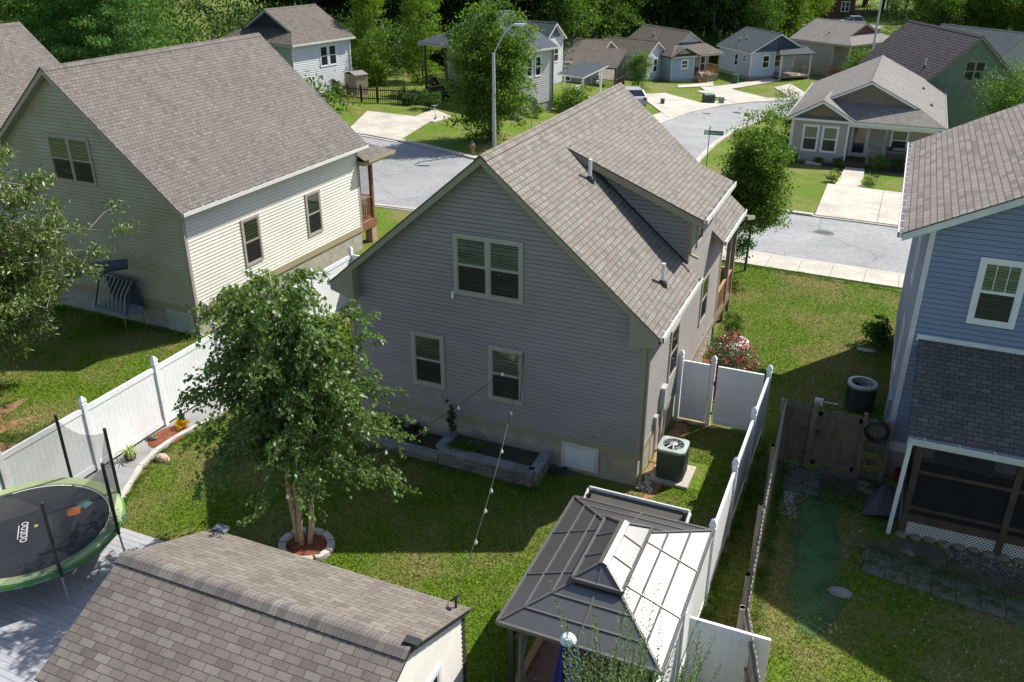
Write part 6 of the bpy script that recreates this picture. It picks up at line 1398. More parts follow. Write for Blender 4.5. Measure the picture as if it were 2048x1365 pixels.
def limbs(name, par, base, tips, r0, mat, trunk_top, seed=1, n=9, bend=.2):
    rd = random.Random(seed); q = MB(); b = V3(base); T = V3(trunk_top)
    q.tube([b-UZ*.1, b*.7+T*.3+V3((rd.uniform(-1, 1), rd.uniform(-1, 1), 0))*bend*.3, T], [r0, r0*.8, r0*.4], 9)
    for i in range(min(n, len(tips))):
        t = V3(tips[i]); f = rd.uniform(.25, .95); s = b.lerp(T, f); m = s.lerp(t, .5)+UZ*(t-s).length*.1
        q.tube([s, m, t], [r0*.35*(1.1-f*.5), r0*.2, r0*.06], 5, cap=False)
    return q.build(name, mat, par)
F_DARK = foliage('foliage_dark', [(.016, .04, .01), (.036, .08, .018), (.065, .12, .028), (.11, .165, .04)])
F_MID = foliage('foliage_mid', [(.028, .065, .01), (.06, .125, .018), (.105, .18, .028), (.17, .24, .045)])
F_LIGHT = foliage('foliage_light', [(.045, .1, .012), (.1, .175, .02), (.155, .235, .026), (.22, .29, .042)], trans=.42)
F_PINE = foliage('foliage_pine', [(.02, .06, .012), (.045, .12, .02), (.085, .185, .03), (.13, .25, .045)], trans=.15)
F_BIRCH = foliage('foliage_birch', [(.045, .09, .022), (.085, .15, .036), (.135, .21, .055), (.22, .29, .09)], rough=.42, trans=.45, spec=.4)
F_STREET = foliage('foliage_street', [(.036, .085, .016), (.08, .15, .026), (.13, .205, .035), (.21, .28, .06)], trans=.45)
F_OAK = foliage('foliage_oak', [(.045, .08, .015), (.09, .14, .03), (.15, .2, .05), (.24, .27, .09)], rough=.42, trans=.2, spec=.5)
F_WIL = foliage('foliage_willow', [(.05, .1, .03), (.1, .17, .06), (.17, .25, .1), (.24, .32, .15)], rough=.5, trans=.35)
TRUNKD = plain('forest_bark', (.09, .075, .06), .9, .3, 4, .2); TRUNKP = plain('pale_bark', (.3, .28, .26), .9, .25, 4, .2)
# prototypes for woodland trees: unit scaled, each with trunk and crown
def tree_proto(kind, seed):
    t = thing('pine_tree' if kind == 'pine' else 'leafy_tree', None, None)
    if kind == 'pine':
        rng = np.random.default_rng(seed); P = []; 
        for k in range(46):
            z = 4+10*(k/46)**.9; a = k*2.4+rng.uniform(-.3, .3); L = (1-(k/46)**1.6)*3.4*rng.uniform(.7, 1.15)+.4; m = int(5+L*2.2)
            for j in range(m):
                f = (j+1)/m; c = np.array([math.cos(a)*L*f, math.sin(a)*L*f, z+f*L*.12]); P.append(c+rng.normal(size=(44, 3))*np.array([.34, .34, .16]))
        P = np.concatenate(P); n = len(P); D = rng.normal(size=(n, 3))+np.array([0, 0, .4]); V, F = leaves(P, D, rng.normal(size=(n, 3))+np.array([0, 0, .8]), rng.uniform(.16, .34, n), rng.uniform(.05, .09, n)); npmesh('crown', V, F, F_PINE, t)
        limbs('trunk', t, (0, 0, 0), [], .2, TRUNKD, (0, 0, 13.5), seed)
    else:
        mat = {'dark': F_DARK, 'mid': F_MID, 'light': F_LIGHT}[kind]; rd = random.Random(seed); rx = rd.uniform(2.6, 3.4); rz_ = rd.uniform(4.2, 5.2)
        _, C = crown_mesh('crown', seed, 190, 46, (rx, rx*.95, rz_), 7.2, .42, .27, mat, t, lump=.3, shell=.45); limbs('trunk', t, (0, 0, 0), C[:10], .2, TRUNKD, (0, 0, 9), seed, 10)
    return t
protos = [tree_proto('pine', 1), tree_proto('pine', 2), tree_proto('dark', 3), tree_proto('dark', 4), tree_proto('mid', 5), tree_proto('mid', 6), tree_proto('mid', 7), tree_proto('light', 8), tree_proto('light', 9)]
used = set()
def plant(pi, x, y, s, label, group, rz=None, sz=None, cat='tree'):
    o = protos[pi] if pi not in used else copytree(protos[pi]); used.add(pi)
    o.location = (x, y, g(x, y)-.1); o.rotation_euler = (0, 0, rz if rz is not None else (x*7.3+y*3.1) % 6.28); o.scale = (s, s, sz or s); tag(o, label, cat, group); return o
rd = random.Random(77)
zones = [  # x0, x1, y0, y1, count, kinds, scale, label, group
    (-58, -34, 20, 40, 22, (0, 1, 0, 4), (.8, 1.05), 'pine tree in the dense stand behind the roof of the cream house', 'pines behind the cream house'),
    (-74, -50, 26, 62, 40, (0, 1, 2, 4), (.95, 1.25), 'dense green tree of the wood behind the cream house and the white sided house', 'wood behind the cream house'),
    (-60, -42, 58, 84, 34, (2, 3, 4, 5, 2), (1., 1.35), 'tall dark leafy tree of the wood behind the white sided house and slate roof house', 'wood behind the slate roof house'),
    (-42, -29, 72, 100, 34, (2, 3, 2, 4, 6), (1., 1.35), 'dark leafy tree of the wood behind the brown roof house', 'wood behind the brown roof house'),
    (-30, -16, 98, 122, 34, (2, 3, 2, 5, 4), (1., 1.35), 'tall leafy tree of the wood behind the light blue house', 'wood behind the light blue house'),
    (-17, -9.5, 104, 128, 14, (4, 5, 6, 7), (1., 1.3), 'mid green tree of the wood behind the navy gable house', 'wood behind the navy gable house'),
    (6, 22, 118, 140, 28, (4, 7, 5, 8, 6), (.8, 1.05), 'light green tree in the belt behind the tan and green houses', 'trees behind the green house'),
    (22, 46, 112, 136, 24, (2, 3, 7, 4), (1., 1.3), 'leafy tree in the belt at the upper right corner', 'trees at the upper right'),
    (-40, 40, 168, 195, 60, (2, 3, 4), (1.2, 1.7), 'distant tree of the dark wood beyond the log cabin', 'wood beyond the log cabin'),
]
for x0, x1, y0, y1, n, kinds, (s0, s1), lab, grp in zones:
    P = []; tries = 0
    while len(P) < n and tries < 4000:
        tries += 1; x, y = rd.uniform(x0, x1), rd.uniform(y0, y1)
        if x0 < -45 and y < 62 and x > 4.3-.965*(y+17.8)-3.2: continue
        if all((x-a)**2+(y-b)**2 > 5.2 for a, b in P): P.append((x, y))
    P.sort(key=lambda p: p[0]*-.4+p[1]*.9); near_n = len(P)//3
    for i, (x, y) in enumerate(P):
        kd = kinds[rd.randrange(len(kinds))]; wd = ('pine', 'pine', 'dark leafy tree', 'dark leafy tree', 'mid green tree', 'mid green tree', 'mid green tree', 'light green tree', 'light green tree')[kd]
        plant(kd, x, y, rd.uniform(s0, s1), wd+(' in the front row of the ' if i < near_n else ' deep in the ')+grp, grp)
for x, y, pi, s, lab in ((-8.6, 116, 7, .95, 'bright yellow green tree left of the log cabin driveway'), (-10.5, 108, 8, .85, 'bright green tree between the navy gable house and the log cabin'), (-12.5, 99, 4, .75, 'mid green tree just behind the right end of the navy gable house roof')): plant(pi, x, y, s, lab, None)
# dark understorey behind the woods closes the low gaps
def thicket(name, label, x0, x1, y0, y1, n, seed, mat, h=2.6):
    rng = np.random.default_rng(seed); C = np.stack([rng.uniform(x0, x1, n), rng.uniform(y0, y1, n), np.zeros(n)], 1); C[:, 2] = [g(a, b) for a, b in C[:, :2]]; C[:, 2] += rng.random(n)**.7*h
    P = np.repeat(C, 60, 0)+rng.normal(size=(n*60, 3))*np.array([.7, .7, .5]); m = len(P); sz = rng.uniform(.18, .4, m); V, F = leaves(P, rng.normal(size=(m, 3)), rng.normal(size=(m, 3))*.7+np.array([0, 0, 1]), sz, sz*.6); return tag(npmesh(name, V, F, mat), label, 'undergrowth', kind='stuff')
thicket('undergrowth', 'leafy undergrowth along the edge of the wood behind the cream house', -46, -33, 24, 38, 230, 5, F_MID, 2.2)
thicket('undergrowth', 'dark undergrowth along the edge of the wood behind the houses', -42, -28, 66, 74, 150, 6, F_DARK, 3)
thicket('undergrowth', 'dark undergrowth along the edge of the wood behind the light blue house', -28, -12, 94, 99, 150, 7, F_MID, 3)
thicket('undergrowth', 'dark undergrowth behind the log cabin', -36, 34, 166, 172, 300, 28, F_DARK, 6)
thicket('undergrowth', 'dark scrub at the edge of the wood right of the log cabin', 0, 34, 150, 158, 220, 29, F_DARK, 5)
thicket('undergrowth', 'low bushes between the log cabin and the tan house', -2, 16, 112, 118, 160, 8, F_MID, 2.5)
thicket('flowering_shrubs', 'pink white blossoming shrubs left of the red gable house', -9.2, -6.6, 100, 104, 26, 9, foliage('foliage_blossom', [(.2, .12, .13), (.4, .28, .3), (.1, .14, .05), (.5, .4, .4)]), 2.6)
# individual garden trees
def gtree(name, label, x, y, h_tr, seed, n_cl, per, rad, cz, sig, leaf, mat, bark=TRUNKD, shape='ellipsoid', r0=.09, cat='tree', tips=9, **kw):
    t = thing(name, label, cat, (x, y, g(x, y))); _, C = crown_mesh('crown', seed, n_cl, per, rad, cz, sig, leaf, mat, t, shape=shape, **kw)
    limbs('trunk', t, (0, 0, 0), C[:tips], r0, bark, (0, 0, cz+rad[2]*.3), seed, tips); return t
gtree('leafy_tree', 'big full green tree in front of the slate roof house behind the street lamp', -19.1, 33.3, 2, 21, 500, 80, (2.45, 2.4, 4.0), 4.3, .3, .18, F_STREET, shape='ellipsoid', r0=.16, lump=.22, shell=.4)
gtree('column_tree', 'narrow upright green tree nearer the white sided house', -37.5, 49., 1, 22, 200, 60, (1.45, 1.45, 3.9), 4.1, .26, .17, F_LIGHT, shape='column', r0=.1)
gtree('column_tree', 'narrow upright green tree nearer the slate roof house', -35.0, 53.3, 1, 23, 190, 60, (1.7, 1.6, 4.3), 4.3, .28, .18, F_LIGHT, shape='column', r0=.1)
gtree('leafy_tree', 'young bushy street tree at the far right corner of the grey house', -.2, 16.3, 2, 24, 300, 130, (1.22, 1.22, 2.6), 3.7, .2, .11, F_STREET, r0=.055, shell=.4, lump=.2)
gtree('leafy_tree', 'small round green tree in front of the light blue house', -18.9, 66.6, 1, 25, 110, 60, (1.25, 1.2, 1.9), 2.2, .22, .13, F_MID, r0=.06, shell=.4)
gtree('leafy_tree', 'small loose tree on the street verge at the left corner of the tan corner house', -3.2, 52., 1, 26, 70, 50, (1.35, 1.2, 1.6), 1.9, .25, .12, F_MID, r0=.05, lump=.4)
gtree('leafy_tree', 'young dark green tree beside the left wall of the red gable house', .3, 84., 1, 27, 80, 60, (1.7, 1.6, 2.), 2.4, .35, .18, F_MID, r0=.07, lump=.4)
gtree('leafy_tree', 'loose branched green tree in front of the green shake sided house', 11.6, 50.8, 2, 28, 210, 50, (2.5, 2.3, 2.9), 3.8, .36, .15, F_MID, r0=.1, lump=.45, shell=.3)
gtree('leafy_tree', 'green tree at the right edge between the green house and the blue house', 14.6, 55., 2, 29, 130, 50, (2.3, 2.2, 2.5), 4.2, .4, .16, F_LIGHT, r0=.09, lump=.4, shell=.3)
gtree('leafy_tree', 'small reddish twiggy sapling on the verge by the street corner', -4.7, 41.5, 1, 30, 16, 26, (.8, .7, .9), 1.5, .16, .09, foliage('foliage_bronze', [(.05, .03, .02), (.1, .06, .03), (.08, .1, .03)]), r0=.025, lump=.3)
# birch in the back yard: three stems, drooping sprays
bt = thing('birch_tree', 'three stemmed river birch with peeling bark in the stone ring of the back yard', 'tree', (BX, BY, 0))
rng = np.random.default_rng(7); P = []; DD = []; 
stems = [((-.12, .0), (-.35, .15, 3.1), (-.5, .2, 5.9)), ((.02, -.05), (.1, -.1, 3.2), (.05, .0, 6.6)), ((.16, .04), (.5, .1, 3.0), (.75, .2, 5.6))]
q = MB(); brt = MB(); tw = []
for (b0, m0, t0) in stems:
    B0 = V3((b0[0], b0[1], 0)); M0 = V3(m0); T0 = V3(t0); pts = [B0]
    for i in range(1, 13): f = i/12; p = (B0*(1-f)+M0*f)*(1-f)+(M0*(1-f)+T0*f)*f; pts.append(p+V3((rng.normal()*.025, rng.normal()*.025, 0)))
    one = MB(); one.tube(pts, [.07*(1-i/13*.85) for i in range(13)], 10); one.build('stem', BIRCHB, bt, smooth=True)
    for k in range(36):
        f = .4+.6*((k+rng.random())/36); s_ = pts[min(12, int(f*12))]; a = k*2.4+rng.uniform(-.5, .5); L = (1.95-1.1*((f-.4)/.6)**1.3)*rng.uniform(.6, 1.08); rise = L*(rng.uniform(-.08, .22)+.5*max(0, f-.6))
        e = s_+V3((math.cos(a)*L, math.sin(a)*L*.95, rise)); m = s_.lerp(e, .5)+UZ*.1*L; tip = e+V3((math.cos(a)*.38, math.sin(a)*.38, -.2))
        brt.tube([s_, m, e, tip], [.016, .011, .006, .003], 5, cap=False)
        curve = [s_.lerp(m, .5), s_.lerp(m, .8), m, m.lerp(e, .3), m.lerp(e, .6), m.lerp(e, .85), e, tip]
        for ci, c_ in enumerate(curve):
            for r_ in range(4 if ci < 6 else 2):
                tl = rng.uniform(.2, .62)*(1. if ci < 7 else .5); ad = a+rng.normal()*.9; dr = V3((math.cos(ad), math.sin(ad), -rng.uniform(.1, 1.1))).normalized(); nL = int(5+tl*26)
                c0 = c_+V3((rng.normal()*.09, rng.normal()*.09, rng.normal()*.05)); brt.tube([c_, c0, c0+dr*tl], [.004, .003, .0015], 3, cap=False)
                for j in range(nL):
                    pos = c0+dr*tl*(j/nL); P.append(pos+V3((rng.normal()*.035, rng.normal()*.035, rng.normal()*.035))); DD.append((dr.x+rng.normal()*.6, dr.y+rng.normal()*.6, dr.z*.6+rng.normal()*.4-.5))
brt.build('branches', BARK, bt)
P = np.array(P); DD = np.array(DD); n = len(P); N_ = rng.normal(size=(n, 3))*.8; N_[:, 2] += .8; sz = rng.uniform(.05, .12, n); V, F = leaves(P, DD, N_, sz, sz*.72); npmesh('crown', V, F, F_BIRCH, bt)
print('birch leaves', n)
# oak with long drooping leaves at the left edge
ok = thing('oak_tree', 'oak with long drooping leaves and bare twigs overhanging from the left edge', 'tree', (-20.25, -2.75, 0))
rng = np.random.default_rng(11); P = []; DD = []; br = MB(); tw0 = V3((0, 0, 0))
br.tube([(0, 0, -.1), (.2, .2, 2.5), (.5, .3, 5.), (.6, .5, 7.8)], [.24, .19, .13, .05], 10)
def tuft(c, k, r_=.2, dl=(.14, .24)):
    for j in range(k):
        d = V3((rng.normal(), rng.normal(), rng.normal()*.5-.9)).normalized(); P.append(V3(c)+V3((rng.normal()*r_, rng.normal()*r_, rng.normal()*r_*.6))); DD.append(tuple(d))
ends = [((3.4, 1.6, 4.4), 1), ((2.6, 2.0, 5.9), 1), ((2.4, .7, 6.6), 1), ((4.5, 2.3, 4.7), 2), ((3.5, 2.3, 3.4), 1), ((2.5, -.2, 4.9), 1), ((2.9, .8, 3.3), 1), ((3.3, .9, 2.1), 1), ((2.2, -.3, 2.6), 1), ((1.6, .3, 5.9), 1), ((1.3, 1.6, 6.8), 1), ((3.1, -.7, 3.7), 1), ((3.6, .6, 2.8), 1), ((2.0, -.9, 3.6), 1), ((1.9, 1.4, 4.6), 1), ((1.5, -.6, 5.2), 1), ((3.4, 1.0, 4.0), 1), ((1.6, .2, 1.9), 1), ((2.7, .1, 1.6), 1), ((2.6, 2.6, 4.2), 1), ((3.2, 3.0, 3.7), 2), ((1.7, 2.4, 5.4), 1), ((2.2, 1.6, 2.7), 1), ((2.4, -1.3, 2.6), 1), ((2.9, -.5, 2.2), 1), ((1.8, -1.2, 4.4), 1), ((2.6, 1.3, 3.8), 1), ((2.0, .9, 3.4), 1), ((2.0, .2, 4.3), 1)]
for e_, kind in ends:
    e = V3(e_); s_ = V3((.2+.05*e.z, .2+.05*e.z, min(7., e.z*.8+.6))); m = s_.lerp(e, .5)+UZ*.25; br.tube([s_, m, e], [.06, .035, .012], 6, cap=False)
    for i in range(15 if kind == 1 else 10):
        f = rng.uniform(.35, 1.05); b_ = s_.lerp(m, min(1, f*2)) if f < .5 else m.lerp(e, min(1., f*2-1)); off = V3((rng.normal()*.42, rng.normal()*.42, rng.normal()*.3)); br.tube([b_, b_+off*.6+UZ*.08, b_+off], [.014, .009, .004], 4, cap=False)
        tuft(b_+off, 85, .17)
br.build('trunk', plain('oak_twig_bark', (.22, .19, .16), .9, .3, 4), ok)
P = np.array([tuple(p) for p in P]); DD = np.array(DD); n = len(P); sz = rng.uniform(.1, .2, n); V, F = leaves(P, DD, rng.normal(size=(n, 3))+np.array([0, 0, .6]), sz, sz*.3); npmesh('crown', V, F, F_OAK, ok); print('oak', n)
pb_ = thing('young_pine', 'bright green young pine in the lower part of the left edge below the oak', 'tree', (-18.6, -5.0, 0))
rng = np.random.default_rng(13); P = []
for k in range(60):
    z = rng.uniform(.3, 3.6); a = rng.uniform(0, 6.28); L = (1.25-.27*z)*rng.uniform(.5, 1.1)
    for f in (.5, .8, 1.): P.append(np.array([math.cos(a)*L*f, math.sin(a)*L*f, z+.15*f])+rng.normal(size=(90, 3))*np.array([.14, .14, .1]))
P = np.concatenate(P); n = len(P); V, F = leaves(P, rng.normal(size=(n, 3))+np.array([0, 0, .5]), rng.normal(size=(n, 3)), rng.uniform(.09, .18, n), rng.uniform(.012, .02, n)); npmesh('crown', V, F, F_PINE, pb_); limbs('trunk', pb_, (0, 0, 0), [], .05, BARK, (0, 0, 3.4), 3)
# shrubs
def shrub(name, label, x, y, rx, ry, h, seed, leaf, mat, n_cl=40, per=60, cat='shrub', group=None, z=None, ratio=.55, droop=.1):
    t = thing(name, label, cat, (x, y, g(x, y) if z is None else z), 0, group); crown_mesh('foliage', seed, n_cl, per, (rx, ry, h*.45), h*.52, min(rx, ry)*.17, leaf, mat, t, lump=.18, shell=.35, ratio=ratio, droop=droop)
    q = MB(); q.tube([(0, 0, -.05), (0, 0, h*.5)], .025, 5); rd = random.Random(seed)
    for i in range(5): a = rd.uniform(0, 6.28); q.tube([(0, 0, .02), (math.cos(a)*rx*.5, math.sin(a)*ry*.5, h*.6)], .012, 4)
    q.build('stems', BARK, t); return t
rs = shrub('rose_bush', 'large rose bush with red and pink flowers at the side wall of the grey house', 1.0, 6.35, .78, .95, 1.55, 41, .055, foliage('foliage_rose', [(.025, .05, .02), (.06, .09, .045), (.13, .16, .09), (.2, .22, .15)], rough=.35, spec=.6), 110, 90, 'rose bush')
rng = np.random.default_rng(4); C, P = crownpts(rng, 90, 14, (.78, .95, .74), .82, .05, lump=.1, shell=.85); sel = P[:, 2] > .55; P = P[sel]; n = len(P); sz = rng.uniform(.045, .085, n); V, F = leaves(P, rng.normal(size=(n, 3)), rng.normal(size=(n, 3)), sz, sz*.8); npmesh('flowers', V, F, foliage('rose_petals', [(.25, .01, .02), (.4, .03, .05), (.55, .15, .18), (.3, .02, .04)], trans=.2), rs)['kind'] = 'stuff'
o = mound('mulch_bed', MULCH, .75, 1.9, .04, seed=8); o.location = (.75, 6.9, 0); tag(o, kind='structure'); o = mound('stone_bed', PEBBLE, .42, .75, .05, seed=9); o.location = (.78, 9.1, .012); tag(o, 'white stone bed at the far side corner of the grey house', 'stones', kind='stuff')
shrub('green_shrub', 'small dark shrub behind the rose bush at the porch corner of the grey house', .55, 9.6, .35, .4, 1.0, 42, .06, F_MID)
shrub('green_shrub', 'broad leaved dark green bush against the side wall of the blue house', 5.0, 11.0, .5, .6, .95, 43, .12, F_MID, 40, 40)
shrub('yellow_flowers', 'round clump of yellow orange flowers on mulch by the long white fence', -12.25, -2.3, .2, .2, .34, 44, .05, foliage('flower_yellow', [(.1, .12, .02), (.5, .28, .01), (.62, .42, .02), (.65, .5, .05)]), 30, 60, 'flowers', ratio=.35)
def tufted(name, label, x, y, L, n, mat, seed, z=0, cat='plant', group=None, wd=.014):
    t = thing(name, label, cat, (x, y, z), 0, group); q = MB(); rd = random.Random(seed)
    for i in range(n):
        a = rd.uniform(0, 6.28); l = L*rd.uniform(.6, 1.1); r_ = rd.uniform(.3, 1.); p0 = V3((0, 0, 0)); p1 = V3((math.cos(a)*l*.3*r_, math.sin(a)*l*.3*r_, l*.75)); p2 = V3((math.cos(a)*l*.75*r_, math.sin(a)*l*.75*r_, l*.8)); p3 = V3((math.cos(a)*l*1.05*r_, math.sin(a)*l*1.05*r_, l*.4)); s_ = V3((-math.sin(a), math.cos(a), 0))*wd
        for A, B, k0, k1 in ((p0, p1, 1, 1), (p1, p2, 1, .8), (p2, p3, .8, .1)): q.poly([A-s_*k0, A+s_*k0, B+s_*k1, B-s_*k1])
    q.build('leaves', mat, t); return t
tufted('spider_plant', 'pale striped arching grass plant on the weed mat by the long white fence', -12.4, -4.0, .42, 60, foliage('pale_grass', [(.2, .26, .09), (.4, .45, .22), (.5, .52, .3)]), 4)
q = MB(); q.lathe((-12.4, -4.0, 0), [(.12, 0), (.16, .14), (.13, .14)], 14); tag(q.build('plant_pot', BLACK), 'black pot under the pale striped grass plant', 'pot')
# bushes at the tan corner house
for i, (x, y, r_, h, lab) in enumerate(((-1.45, 41.7, .42, .75, 'round clipped bush at the left front corner of the tan corner house'), (1.45, 41.6, .42, .7, 'round clipped bush right of the two white windows'), (3.9, 41.5, .7, 1.2, 'broad hydrangea bush in front of the porch rail'), (5.0, 41.7, .5, 1.0, 'dark bush at the right part of the porch rail'), (-1.9, 44.5, .5, 1.3, 'tall dark shrub on the left side wall of the tan corner house'), (.2, 41.8, .3, .5, 'low dark plant under the two white windows'))): shrub('green_shrub', lab, x, y, r_, r_, h, 50+i, .07, F_MID if i != 3 else F_DARK, 34, 50)
VARI = foliage('variegated_leaves', [(.25, .28, .1), (.45, .45, .22), (.12, .18, .05), (.5, .5, .3)])
shrub('variegated_shrub', 'cream variegated shrub on the left side of the path of the tan corner house', 1.5, 36.4, .4, .4, .7, 61, .07, VARI, 30, 60); shrub('variegated_shrub', 'cream variegated shrub on the right side of the path of the tan corner house', 3.55, 35.7, .42, .42, .7, 62, .07, VARI, 30, 60)
shrub('green_shrub', 'dark shrub just behind the right variegated shrub', 3.6, 37.0, .4, .4, .6, 63, .08, F_DARK, 20, 40); shrub('green_shrub', 'dark shrub just behind the left variegated shrub', 1.5, 37.6, .35, .35, .55, 64, .08, F_DARK, 20, 40)
tag(disc('flower_bed', (.6, 41.6), 2.6, .65, g(.6, 41.6)+.02, plain('bed_dark', (.07, .04, .03), .95, .3, 3, .2), 30, .08), kind='structure'); tag(disc('flower_bed', (5., 41.2), 1.6, 1., g(5, 41.2)+.02, MATS[('bed_dark',)], 30, .08, seed=3), kind='structure')
# plants at the lean-to porch and slate roof house
shrub('green_shrub', 'large bright yellow green bush in front of the lean-to porch', -19.4, 49.6, 1.7, 1.3, 2.1, 65, .14, F_LIGHT, 80, 60); shrub('green_shrub', 'small yellowish bush at the corner of the slate roof house', -20.6, 44.6, .7, .6, 1.2, 66, .1, F_LIGHT, 30, 50)
shrub('green_shrub', 'dark shrub bed under the porch rail of the slate roof house, nearer the picket fence', -30.3, 42.4, 1.1, .8, 1.2, 67, .12, F_DARK, 40, 60); shrub('green_shrub', 'dark shrub under the porch rail of the slate roof house, nearer the big tree', -28.0, 41.4, 1.2, .9, 1.4, 68, .12, F_DARK, 40, 60)
rock('brown rock in the flower bed of the slate roof house', -21.3, 42.2, .5, .4, .4, MATS[('border_rock',)], 81, z=g(-21, 42))
# plants in the raised bed
shrub('bed_plant', 'dark leafy plant in the left bay of the raised bed nearest the birch', -7.2, -.35, .28, .2, .5, 71, .09, F_DARK, 14, 26, z=.17); shrub('bed_plant', 'round leaved plant in the middle of the left bay of the raised bed', -6.6, -.32, .25, .18, .45, 72, .1, F_DARK, 14, 26, z=.17); shrub('bed_plant', 'purple leaved plant in the left bay of the raised bed nearest the dividing wall', -6.0, -.3, .28, .18, .4, 73, .09, foliage('foliage_purple', [(.03, .02, .02), (.06, .035, .03), (.04, .07, .03)]), 14, 26, z=.17)
shrub('bed_plant', 'tall staked climbing plant at the dividing wall of the raised bed', -4.95, -.3, .14, .14, 1.25, 74, .07, F_DARK, 26, 30, z=.32); shrub('bed_plant', 'sprawling vine over the front edge of the right bay of the raised bed', -4.35, -.7, .6, .26, .3, 75, .06, F_MID, 34, 30, z=.33)
# willowy shrub shoots in the foreground
def shoots(name, label, x, y, z, n, L, spread, seed, group=None):
    t = thing(name, label, 'shrub', (x, y, 0), 0, group); rng = np.random.default_rng(seed); q = MB(); P = []; DD = []; ZZ = []
    for i in range(n):
        a = rng.uniform(0, 6.28); s_ = rng.random()**.6*spread; b = V3((math.cos(a)*s_, math.sin(a)*s_, z*rng.uniform(.3, .75))); l = L*rng.uniform(.45, 1.); lean = V3((math.cos(a)*.22*rng.random()+rng.normal()*.1, math.sin(a)*.2*rng.random()+rng.normal()*.1, 1)).normalized(); e = b+lean*l; m = b.lerp(e, .5)+V3((rng.normal()*.04, rng.normal()*.04, 0)); q.tube([V3((0, 0, 0)), b*.6, b, m, e], [.02, .012, .008, .005, .002], 4, cap=False)
        k = int(l*46)
        for j in range(k):
            f = j/k; c_ = b.lerp(e, f); aa = j*2.4+rng.normal()*.3; d = V3((math.cos(aa), math.sin(aa), .75)); ll = .1*(1.05-.6*f)
            P.append(tuple(c_+d*ll*.5)); DD.append(tuple(d)); ZZ.append(ll)
    q.build('stems', plain('green_stem', (.14, .17, .06), .7), t); P = np.array(P); DD = np.array(DD); n_ = len(P); sz = np.array(ZZ)*rng.uniform(.8, 1.2, n_); V, F = leaves(P, DD, rng.normal(size=(n_, 3))*.5+np.array([0, 0, 1]), sz, sz*.26); npmesh('foliage', V, F, F_WIL, t)
shoots('willow_shrub', 'tall willowy shrub with narrow pale leaves in front of the gazebo', 2.6, -10.4, 5.0, 165, 2.2, .78, 3)
shoots('willow_shrub', 'willowy shrub with narrow leaves before the single white vinyl panel at the bottom edge', 3.85, -10.3, 4.9, 70, 1.7, .6, 5)
shoots('willow_shrub', 'few narrow leaved shoots at the bottom edge below the gazebo post', 1.1, -10.5, 3.9, 24, 1.2, .4, 6); shoots('willow_shrub', 'tips of narrow leaved shoots over the shed roof at the bottom edge', -2.0, -12.4, 4.2, 22, 1.5, .75, 7)
# fallen leaves and weeds, grass blades near the camera
def poly_in(px, py, poly):
    inside = np.zeros(len(px), bool); j = len(poly)-1
    for i in range(len(poly)):
        xi, yi = poly[i]; xj, yj = poly[j]; c = ((yi > py) != (yj > py)) & (px < (xj-xi)*(py-yi)/(yj-yi+1e-12)+xi); inside ^= c; j = i
    return inside
def grass(name, poly, dens, hgt, seed, holes=()):
    rng = np.random.default_rng(seed); P = np.array(poly); x0, y0 = P.min(0); x1, y1 = P.max(0); n = int((x1-x0)*(y1-y0)*dens); x = rng.uniform(x0, x1, n); y = rng.uniform(y0, y1, n); k = poly_in(x, y, poly)
    for h_ in holes: k &= ~poly_in(x, y, h_)
    x, y = x[k], y[k]; n = len(x); z = np.array([g(a, b) for a, b in zip(x, y)]) if y1 > 14 else np.zeros(n); a = rng.uniform(0, 6.28, n); w_ = rng.uniform(.007, .015, n); h = hgt*rng.uniform(.4, 1.1, n); lx = rng.normal(size=n)*hgt*.7; ly = rng.normal(size=n)*hgt*.7
    V = np.stack([np.stack([x-np.cos(a)*w_, y-np.sin(a)*w_, z], 1), np.stack([x+np.cos(a)*w_, y+np.sin(a)*w_, z], 1), np.stack([x+lx, y+ly, z+h], 1)], 1); return tag(npmesh(name, V.reshape(-1, 3), np.arange(3*n).reshape(-1, 3), LAWNB, nv=3), None, None, kind='stuff')
o = grass('lawn_grass', [(-11.9, -6.4), (-10.9, -6.4), (-11.7, -4.8), (-12.1, -3.5), (-12., -2.2), (-11.8, 0), (-11.8, 7.2), (-8., 7.2), (-8, -1.05), (-2.2, -1.05), (-2.2, -.3), (.2, -.3), (.4, 3.5), (2.3, 3.6), (2.3, -4), (-.4, -4), (-.4, -9.6), (-.9, -9.6), (-.9, -7.7), (-5.9, -7.6), (-5.9, -6.4)], 1500, .04, 1, [[(.25, .45), (1.45, .45), (1.45, 1.65), (.25, 1.65)], [(BX-.4, BY-.5), (BX+.6, BY-.5), (BX+.6, BY+.5), (BX-.4, BY+.5)]])
tag(o, 'short mown grass with dry patches in the fenced back yard', 'grass')
tag(grass('lawn_grass', [(.1, 8.), (1.2, 9.5), (.9, 5), (.2, 3.9), (2.5, 3.9), (3.0, 2.8), (3.6, 2.8), (5.5, 2.9), (5.5, 12), (12, 12.3), (12, 16.0), (-1., 17.), (-8, 17.), (-8, 13), (-.2, 12.6)], 900, .04, 2), 'bright green lawn between the grey house and the blue house', 'grass')
tag(grass('lawn_grass', [(2.55, 3.6), (2.9, 2.6), (3.05, -2), (3.3, -5.2), (2.6, -5.8), (2.5, 0)], 1200, .05, 3), 'rough grass in the narrow strip between the white fence and the wood fence', 'grass')
tag(grass('lawn_grass', [(3.2, 1.), (5.2, 2.4), (6., .0), (14, -.6), (14, -8), (4, -9.5), (3.4, -5.2)], 1000, .05, 4, [[(3.85, 1.3), (3.95, -.5), (4.2, -2.3), (4.35, -2.9), (4.75, -2.7), (4.85, -2.2), (4.7, -.6), (4.5, 1.)]]), 'patchy grass in the shaded yard of the blue house', 'grass')
